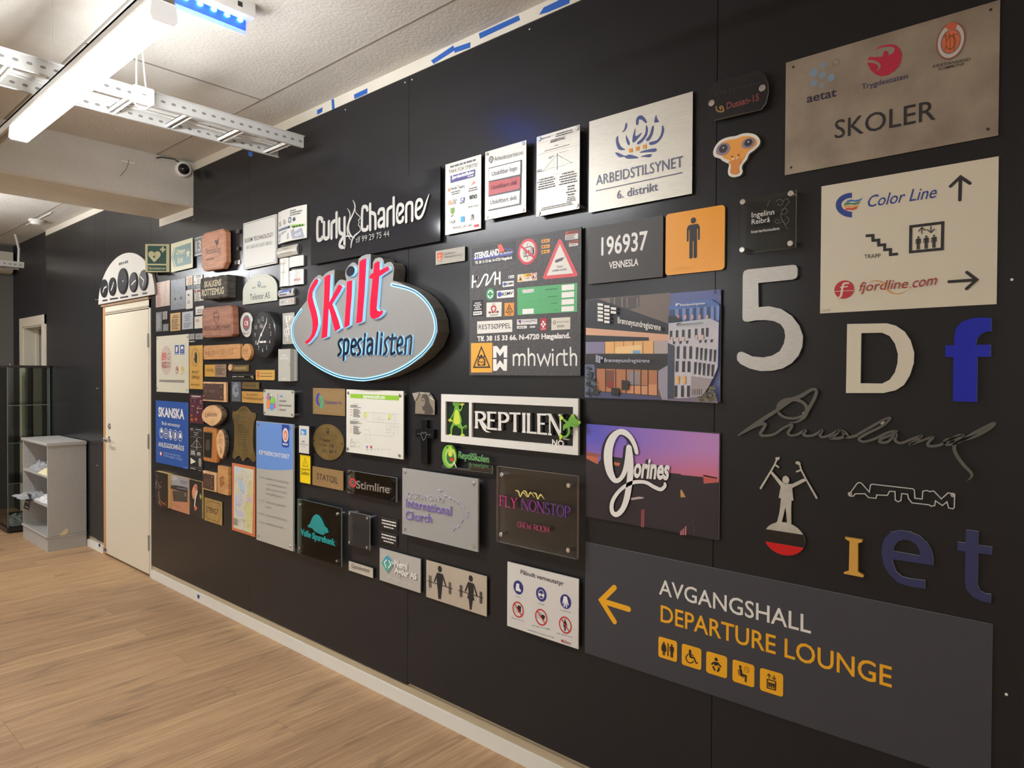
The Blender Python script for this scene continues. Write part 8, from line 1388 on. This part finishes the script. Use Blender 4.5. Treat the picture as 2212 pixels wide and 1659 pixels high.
# curved and boxed signs left of the oval sign
K(500, 430, 8.295)
s = Sign('gas_sign', 'white square sign with double rim and black gas warning text', 'sign'); s.panel([(200, 442), (795, 270), (805, 1152), (222, 1262)], 0.010, C(206, 206, 202, 0.35), 0.006, n='rim'); s.border(0.006, 0.003, C(110, 110, 110), n='rim'); s.border(0.009, 1.0, C(200, 198, 190, 0.4), n='x'); del s.parts['x']
x0, z0, x1, z1 = s.box; s.flat(rrect(x0 + 0.009, z0 + 0.009, x1 - 0.009, z1 - 0.009, 0), C(204, 203, 196, 0.4), 1, 'face'); s.text('ELKEM TECHNOLOGY', (243, 785), (748, 668), (72, 70), INK, 2, 'lettering', bold=0.006); s.text('(NY GASS OG GASS I BRUK)', (265, 905), (730, 808), (64, 62), GREYTXT, 2, 'lettering', bold=-0.006); s.screws([(227, 487), (757, 338), (236, 1195), (766, 1090)], 0.003, INK, 0.001); s.build()
def curved(name, label, q, o0, bul, m, ax='u', endm=None, cat='sign'):
    """convex profile sign: front bows out between its two straight edges"""
    s = Sign(name, label, cat); s.o = o0; s.box = s.rectof(q); x0, z0, x1, z1 = s.box; N = 12
    f = (lambda u, z: bul * (1 - (2 * (u - x0) / (x1 - x0) - 1) ** 2)) if ax == 'u' else (lambda u, z: bul * (1 - (2 * (z - z0) / (z1 - z0) - 1) ** 2))
    g = [(x0 + (x1 - x0) * i / N) if ax == 'u' else (z0 + (z1 - z0) * i / N) for i in range(N + 1)]; p = s.part('curved_face'); v, fc = [], []
    for t in g:
        e = ((t, z0), (t, z1)) if ax == 'u' else ((x0, t), (x1, t))
        for a in e: v.append(s.fr.world(a[0], a[1], o0 + f(*a)))
        for a in e: v.append(s.fr.world(a[0], a[1], 0.002))
    for i in range(N):
        a, b = i * 4, (i + 1) * 4; fc.append([a, b, b + 1, a + 1] if ax == 'u' else [a, a + 1, b + 1, b])
    p.add(v, fc, m); em = endm or C(150, 150, 148, 0.3, 0.5); q_ = s.part('end_profile')
    q_.add(v, [k for i in range(N) for k in ([i * 4, i * 4 + 2, i * 4 + 6, i * 4 + 4], [i * 4 + 1, i * 4 + 5, i * 4 + 7, i * 4 + 3])] + [[0, 1, 3, 2], [N * 4, N * 4 + 2, N * 4 + 3, N * 4 + 1]], em)
    s.bulge = f; s.bax = 0 if ax == 'u' else 1; return s
s = curved('curved_sign', 'convex white sign with map drawing, navy and lime green bars', [(838, 240), (1345, 100), (1352, 700), (838, 808)], 0.010, 0.014, C(206, 204, 196, 0.35)); P2_ = lambda pts, m, l=1, n=None: s.poly([q for i in range(len(pts)) for q in [tuple(pts[i][j] + (pts[(i + 1) % len(pts)][j] - pts[i][j]) * k / 4 for j in (0, 1)) for k in range(4)]], m, l, n)
s.cur = 'map_drawing'; BGx = C(150, 154, 166, 0.4)
for pts in ([(850, 640), (900, 610), (900, 690), (850, 730)], [(920, 600), (1040, 560), (1020, 590), (920, 660)], [(1100, 580), (1160, 530), (1170, 590), (1280, 510), (1320, 690), (1130, 720)], [(1040, 620), (1065, 610), (1070, 720), (1030, 730)], [(850, 760), (900, 700), (890, 770), (850, 790)]): P2_(pts, BGx)
s.stroke([(1175, 640), (1220, 625), (1275, 590)], 8, PURE, 2); s.stroke([(1170, 670), (1195, 650), (1215, 665), (1240, 640), (1275, 625)], 8, PURE, 2)
P2_([(850, 550), (1092, 482), (1094, 525), (852, 588)], C(38, 52, 86, 0.4), 1.5, 'navy_bar'); s.text('Sandvika Sheets', (865, 575), (1052, 520), (34, 34), C(150, 160, 186), 2.5, 'navy_bar>lettering'); P2_([(1105, 472), (1322, 440), (1322, 485), (1105, 520)], C(140, 186, 92, 0.4), 1.5, 'green_bar'); s.rows(1135, 480, 1300, 500, 1, C(40, 70, 30), l=2.5, part='green_bar>small_text', fill=(1, 1))
s.cur = 'round_marks'; s.ell(1088, 382, 28, 55, C(52, 70, 100)); s.ell(1088, 382, 15, 34, C(206, 204, 196)); s.ell(1163, 370, 24, 36, C(60, 76, 106)); s.rows(865, 415, 935, 485, 4, GREEK, part='small_text'); s.rows(960, 380, 1030, 450, 4, GREEK, part='small_text'); s.rows(1095, 205, 1300, 265, 3, GREEK, part='small_text', fill=(0.4, 1)); s.build()
s = curved('curved_sign', 'convex silver name sign with two thin text lines', [(842, 880), (1195, 800), (1200, 985), (848, 1062)], 0.006, 0.010, C(196, 192, 180, 0.35, 0.2), 'z'); s.rows(945, 895, 1060, 905, 1, GREYTXT, l=2, fill=(1, 1), part='small_text') if 0 else s.text('Professor', (945, 918), (1058, 892), (34, 34), C(110, 106, 100), 2, 'lettering', bold=-0.01); s.text('Antonio B da Silva', (905, 1000), (1110, 960), (34, 34), C(110, 106, 100), 2, 'lettering', bold=-0.01); s.build()
s = curved('curved_sign', 'tall narrow convex silver sign with a pink text row', [(855, 1078), (1025, 1060), (1025, 1560), (862, 1578)], 0.008, 0.012, C(206, 204, 196, 0.25, 0.3)); s.rows(885, 1150, 990, 1175, 1, C(196, 160, 150), l=2, part='small_text', fill=(1, 1)); s.rows(900, 1308, 985, 1335, 1, C(170, 166, 160), l=2, part='small_text', fill=(1, 1)); s.build()
s = curved('curved_sign', 'blank convex white sign right of the tall narrow one', [(1032, 1048), (1290, 1012), (1295, 1194), (1032, 1232)], 0.010, 0.010, C(206, 205, 198, 0.35)); s.build()
s = curved('curved_sign', 'convex slider sign showing a red occupied word', [(1032, 1290), (1288, 1258), (1295, 1530), (1032, 1552)], 0.010, 0.010, C(200, 200, 196, 0.25, 0.2)); s.text('OPPTATT', (1142, 1478), (1258, 1462), (38, 38), C(206, 90, 70), 2, 'lettering', bold=0.01); s.cur = 'slider_lines'; s.stroke([(1115, 1412), (1270, 1395)], 4, GREEK, 1.5, cap=False); s.stroke([(1112, 1300), (1112, 1535)], 3, GREEK, 1.5, cap=False, wz=False); s.stroke([(1050, 1440), (1060, 1540)], 4, GREYTXT, 1.5, cap=False, wz=False); s.build()
K(600, 360, 3.3175)
s = curved('curved_sign', 'small convex strip with a blue printed stripe', [(10, 888), (118, 872), (120, 922), (12, 935)], 0.008, 0.008, C(206, 206, 204, 0.3), 'z'); s.poly([(12, 905), (40, 885), (70, 878), (100, 880), (98, 895), (12, 912)], C(92, 116, 176), 1.5, 'blue_stripe'); s.poly([(92, 880), (106, 878), (107, 905), (93, 908)], C(80, 80, 90), 1.5, 'dark_mark'); s.rows(20, 912, 75, 922, 1, GREEK, l=2, part='small_text'); s.build()
s = plate('name_strip', 'small grey strip with orange marks under the blue-striped one', [(10, 950), (118, 937), (118, 985), (12, 998)], C(176, 174, 168, 0.4, 0.1), 0.010, 0.002, build=False); s.rows(24, 962, 48, 978, 2, C(120, 120, 116), part='small_text'); s.ell(70, 967, 4, 5, PURE, n='dot', k=8); s.rows(96, 945, 110, 972, 3, C(214, 120, 90), part='orange_marks'); s.build()
K(480, 640, 8.295)
s = plate('circuit_plate', 'pale rounded plate with white stencil shapes beside the oval sign', [(1080, 305), (1288, 290), (1290, 855), (1085, 855)], C(166, 164, 156, 0.4), 0.004, 0.004, r=0.006, build=False); s.cur = 'stencil_shapes'
for pts in ([(1105, 355), (1255, 345), (1260, 400), (1225, 405), (1222, 440), (1190, 435), (1185, 480), (1140, 470), (1130, 410), (1105, 460)], [(1135, 480), (1190, 500), (1190, 560), (1230, 500), (1235, 570), (1195, 590), (1215, 700), (1180, 690), (1150, 700), (1110, 690), (1105, 590), (1160, 570)], [(1135, 700), (1180, 705), (1185, 800), (1150, 790)]): s.poly(pts, C(214, 212, 204, 0.4))
for a, b in (((1125, 370), (1125, 440)), ((1180, 370), (1180, 430)), ((1235, 365), (1235, 395)), ((1150, 510), (1160, 550)), ((1205, 540), (1215, 560)), ((1130, 610), (1140, 670)), ((1165, 610), (1180, 660)), ((1155, 730), (1165, 770))): s.stroke([a, b], 12, C(140, 138, 132), wz=False)
s.build()
s = Sign('card_box', 'pale grey slim card box held in a clear bracket', 'box'); s.panel([(1002, 945), (1210, 945), (1228, 1522), (1008, 1522)], 0.030, C(176, 174, 164, 0.45), 0.004, n='box'); s.text('CLIMAX', (1055, 1082), (1158, 1080), (38, 38), WTXT, n='box>lettering'); s.text('CARDGAME', (1030, 1130), (1188, 1132), (38, 38), WTXT, n='box>lettering'); s.rows(1088, 1468, 1135, 1482, 1, WTXT, part='box>lettering', fill=(1, 1), dens=1); s.stroke([(1210, 1205), (1208, 1240)], 10, C(120, 120, 116), n='box>thumb_slot', wz=False)
x0, z0, x1, z1 = s.box; s.prism(rrect(x1 + 0.002, z0 + 0.002, x1 + 0.03, z1 - 0.004, 0), 0.004, 0.012, C(150, 150, 148, 0.25), None, 'bracket'); s.build()
K(500, 430, 8.295)
s = Sign('company_sign', 'pale half-round company sign with faint crest and arc text', 'sign'); s.o = 0.010; K(0, 0, 1); a = s.P(524.5, 657); b = s.P(598.5, 650); c = s.P(566, 591); xm, zb, rx = (a[0] + b[0]) / 2, (a[1] + b[1]) / 2, (b[0] - a[0]) / 2; zs = s.P(526, 632)[1]; rz = c[1] - zs
s.prism([(xm - rx, zb), (xm + rx, zb)] + [(xm + rx * math.cos(i * math.pi / 30), zs + rz * math.sin(i * math.pi / 30)) for i in range(31)], 0.004, 0.010, C(190, 192, 176, 0.4), C(120, 120, 112), 'half_round_panel'); s.text('Telenor AS', (540, 648.5), (583, 643.5), (13, 13), C(50, 56, 60), n='lettering'); s.cur = 'crest'; s.ell(560, 614, 3.8, 7, C(130, 146, 150)); s.ell(560, 612, 2, 3, C(170, 182, 182)); s.rows(545, 619, 555, 624, 1, C(150, 152, 142), part='faint_text'); s.rows(564, 617, 576, 622, 1, C(150, 152, 142), part='faint_text')
for i in range(15):
    t_ = math.pi * (0.08 + 0.84 * i / 14); u, z = xm + rx * 0.86 * math.cos(t_), zs + rz * 0.86 * math.sin(t_); s.flat([(u - 0.004, z - 0.003), (u + 0.004, z - 0.003), (u + 0.004, z + 0.003), (u - 0.004, z + 0.003)], C(160, 162, 150), 1, 'faint_text')
s.build()
K(480, 640, 8.295)
s = Sign('beer_sign', 'white oval bottle-label sign with red roundel and dark ring', 'sign'); s.o = 0.006; s.cur = 'oval_plate'; s.prism([s.P(*p) for p in smooth([(430, 290), (480, 300), (525, 350), (546, 425), (530, 470), (522, 540), (518, 620), (500, 690), (465, 728), (425, 728), (380, 690), (345, 610), (326, 510), (330, 420), (360, 340), (395, 300)], 3, True)], 0.002, 0.006, C(206, 203, 192, 0.35), C(150, 150, 140)); s.cur = 'roundel'; s.ell(436, 480, 66, 142, C(76, 78, 104)); s.ell(436, 480, 46, 100, C(170, 68, 66)); s.text('CB', (398, 520), (468, 518), (74, 74), WTXT, n='roundel>lettering', bold=0.02)
for i in range(16): t_ = i * math.pi / 8; s.ell(436 + 56 * math.cos(t_), 480 - 121 * math.sin(t_), 5, 10, C(160, 160, 176), n='roundel>ring_text', k=6)
for i, ch in enumerate('PILSNER'): s.text(ch, (376 + i * 15.5, 672 + 24 * math.sin((i + 0.5) / 7 * math.pi) - i * 1.5), (388 + i * 15.5, 672 + 24 * math.sin((i + 0.5) / 7 * math.pi) - i * 1.5), 34, C(70, 70, 74), 1, 'arc_lettering')
s.build()
# large black clock
s = Sign('wall_clock', 'large round black wall clock with pale hands, left of the oval sign', 'clock'); s.o = 0.05; X, Z, A, B_ = s.ell(735, 682, 196, 446, INK, n='x'); del s.parts['x']; R_ = (A + B_) / 2
cir = lambda k, n=48: [(X + R_ * k * math.cos(j * 2 * math.pi / n), Z + R_ * k * math.sin(j * 2 * math.pi / n)) for j in range(n)]
CB_ = C(34, 35, 38, 0.28); s.prism(cir(1), 0.004, 0.05, CB_, C(40, 41, 44, 0.3), 'case', bev=0.006, back=False); s.prism(cir(0.9), 0.004, 0.0505, C(30, 31, 34, 0.3), None, 'case', back=False); s.o = 0.0505; s.flat(cir(0.80), C(24, 24, 26, 0.35), 1, 'dial'); s.flat(cir(0.55), C(38, 38, 40, 0.35), 2, 'dial')
for k in range(1, 13):
    t_ = k * math.pi / 6; u, z = X + R_ * 0.67 * math.sin(t_), Z + R_ * 0.67 * math.cos(t_); tx = str(k); cu = 0.010 * len(tx)
    o = s.top(3); cuv = bpy.data.curves.new('t', 'FONT'); cuv.body = tx; cuv.resolution_u = 3; ob = bpy.data.objects.new('t', cuv); me = bpy.data.meshes.new_from_object(ob); xs = [v.co.x for v in me.vertices]; mx = (max(xs) + min(xs)) / 2
    sc_ = R_ * 0.26; s.part('hour_numerals').add([s.W(u + (v.co.x - mx) * sc_ * 0.9, z + (v.co.y - 0.34) * sc_, o) for v in me.vertices], [list(p.vertices) for p in me.polygons], C(190, 188, 182, 0.4)); bpy.data.objects.remove(ob); bpy.data.curves.remove(cuv); bpy.data.meshes.remove(me)
s.cur = 'hands'; s.stroke([(690, 708), (640, 858)], [10, 16], WTXT, 4, wz=False); s.stroke([(700, 700), (800, 460), (808, 385)], [14, 10, 3], WTXT, 4, wz=False); s.ell(706, 690, 16, 30, WTXT, 5); s.cur = 'dial_logo'; s.rows(672, 802, 790, 832, 1, WTXT, l=3, fill=(1, 1), dens=0.9); s.poly([(675, 560), (680, 510), (700, 490), (715, 510), (738, 515), (745, 560), (710, 575)], C(120, 118, 116), 3, sm=3); s.stroke([(690, 520), (710, 545), (735, 535)], 10, C(180, 130, 130), 4, None, 3); s.build()

# ------------------------------------------------------------------ tapes
TP = C(34, 92, 176, 0.5); K(500, 0, 2.765)
fT = Frame((0, -0.003, 0), (1, 0, 0), (0, -1, 0))
for q, lb in (([(512, 658), (544, 642), (543, 668), (513, 685)], 'short piece of blue tape on the white trim, nearest the cable tray'), ([(598, 595), (612, 592), (617, 652), (602, 656)], 'upright strip of blue tape across the white trim'), ([(732, 565), (812, 527), (812, 558), (735, 592)], 'middle-length blue tape on the trim, just right of the upright strip'), ([(1192, 362), (1325, 272), (1335, 300), (1208, 382)], 'slanting blue tape running steeper than the white trim'), ([(1332, 285), (1428, 252), (1426, 285), (1332, 316)], 'blue tape piece touching the upper end of the slanting tape'), ([(1478, 200), (1715, 92), (1724, 120), (1485, 232)], 'longest blue tape strip on the trim'), ([(1838, 88), (1865, 45), (1960, 0), (2025, -20), (2018, 20), (1888, 75)], 'crumpled blue tape strip at the upper picture edge')):
    s = Sign('tape_strip', lb, 'tape', 'blue masking tapes', frame=fT); s.o = 0.0; s.cur = 'tape'; s.prism([s.P(*p) for p in q], 0.0, 0.0008, TP); s.build()
K(0, 0, 1)
for q, lb in (([(213, 1174), (217, 1176), (216, 1182), (213, 1180)], 'tiny blue tape bit on the baseboard, left of the door'), ([(225, 1184), (229, 1186), (229, 1191), (225, 1189)], 'tiny blue tape bit at the door frame foot'), ([(426, 1284), (431.5, 1286.5), (430, 1294), (427, 1292)], 'tiny blue tape bit on the baseboard, right of the door')):
    s = Sign('tape_strip', lb, 'tape', 'blue masking tapes', frame=Frame((0, -0.0125, 0), (1, 0, 0), (0, -1, 0))); s.o = 0.0; s.cur = 'tape'; s.prism([s.P(*p) for p in q], 0.0, 0.0008, C(40, 52, 130)); s.build()
s = Sign('tape_strip', 'small blue tape piece hanging under the end of the cable tray', 'tape', 'blue masking tapes'); s.o = 0.0; s.cur = 'tape'; s.prism([s.P(*p) for p in ((536, 327), (546, 328), (546, 336), (541, 339), (537, 336))], 0.0, 0.0008, TP); s.build()
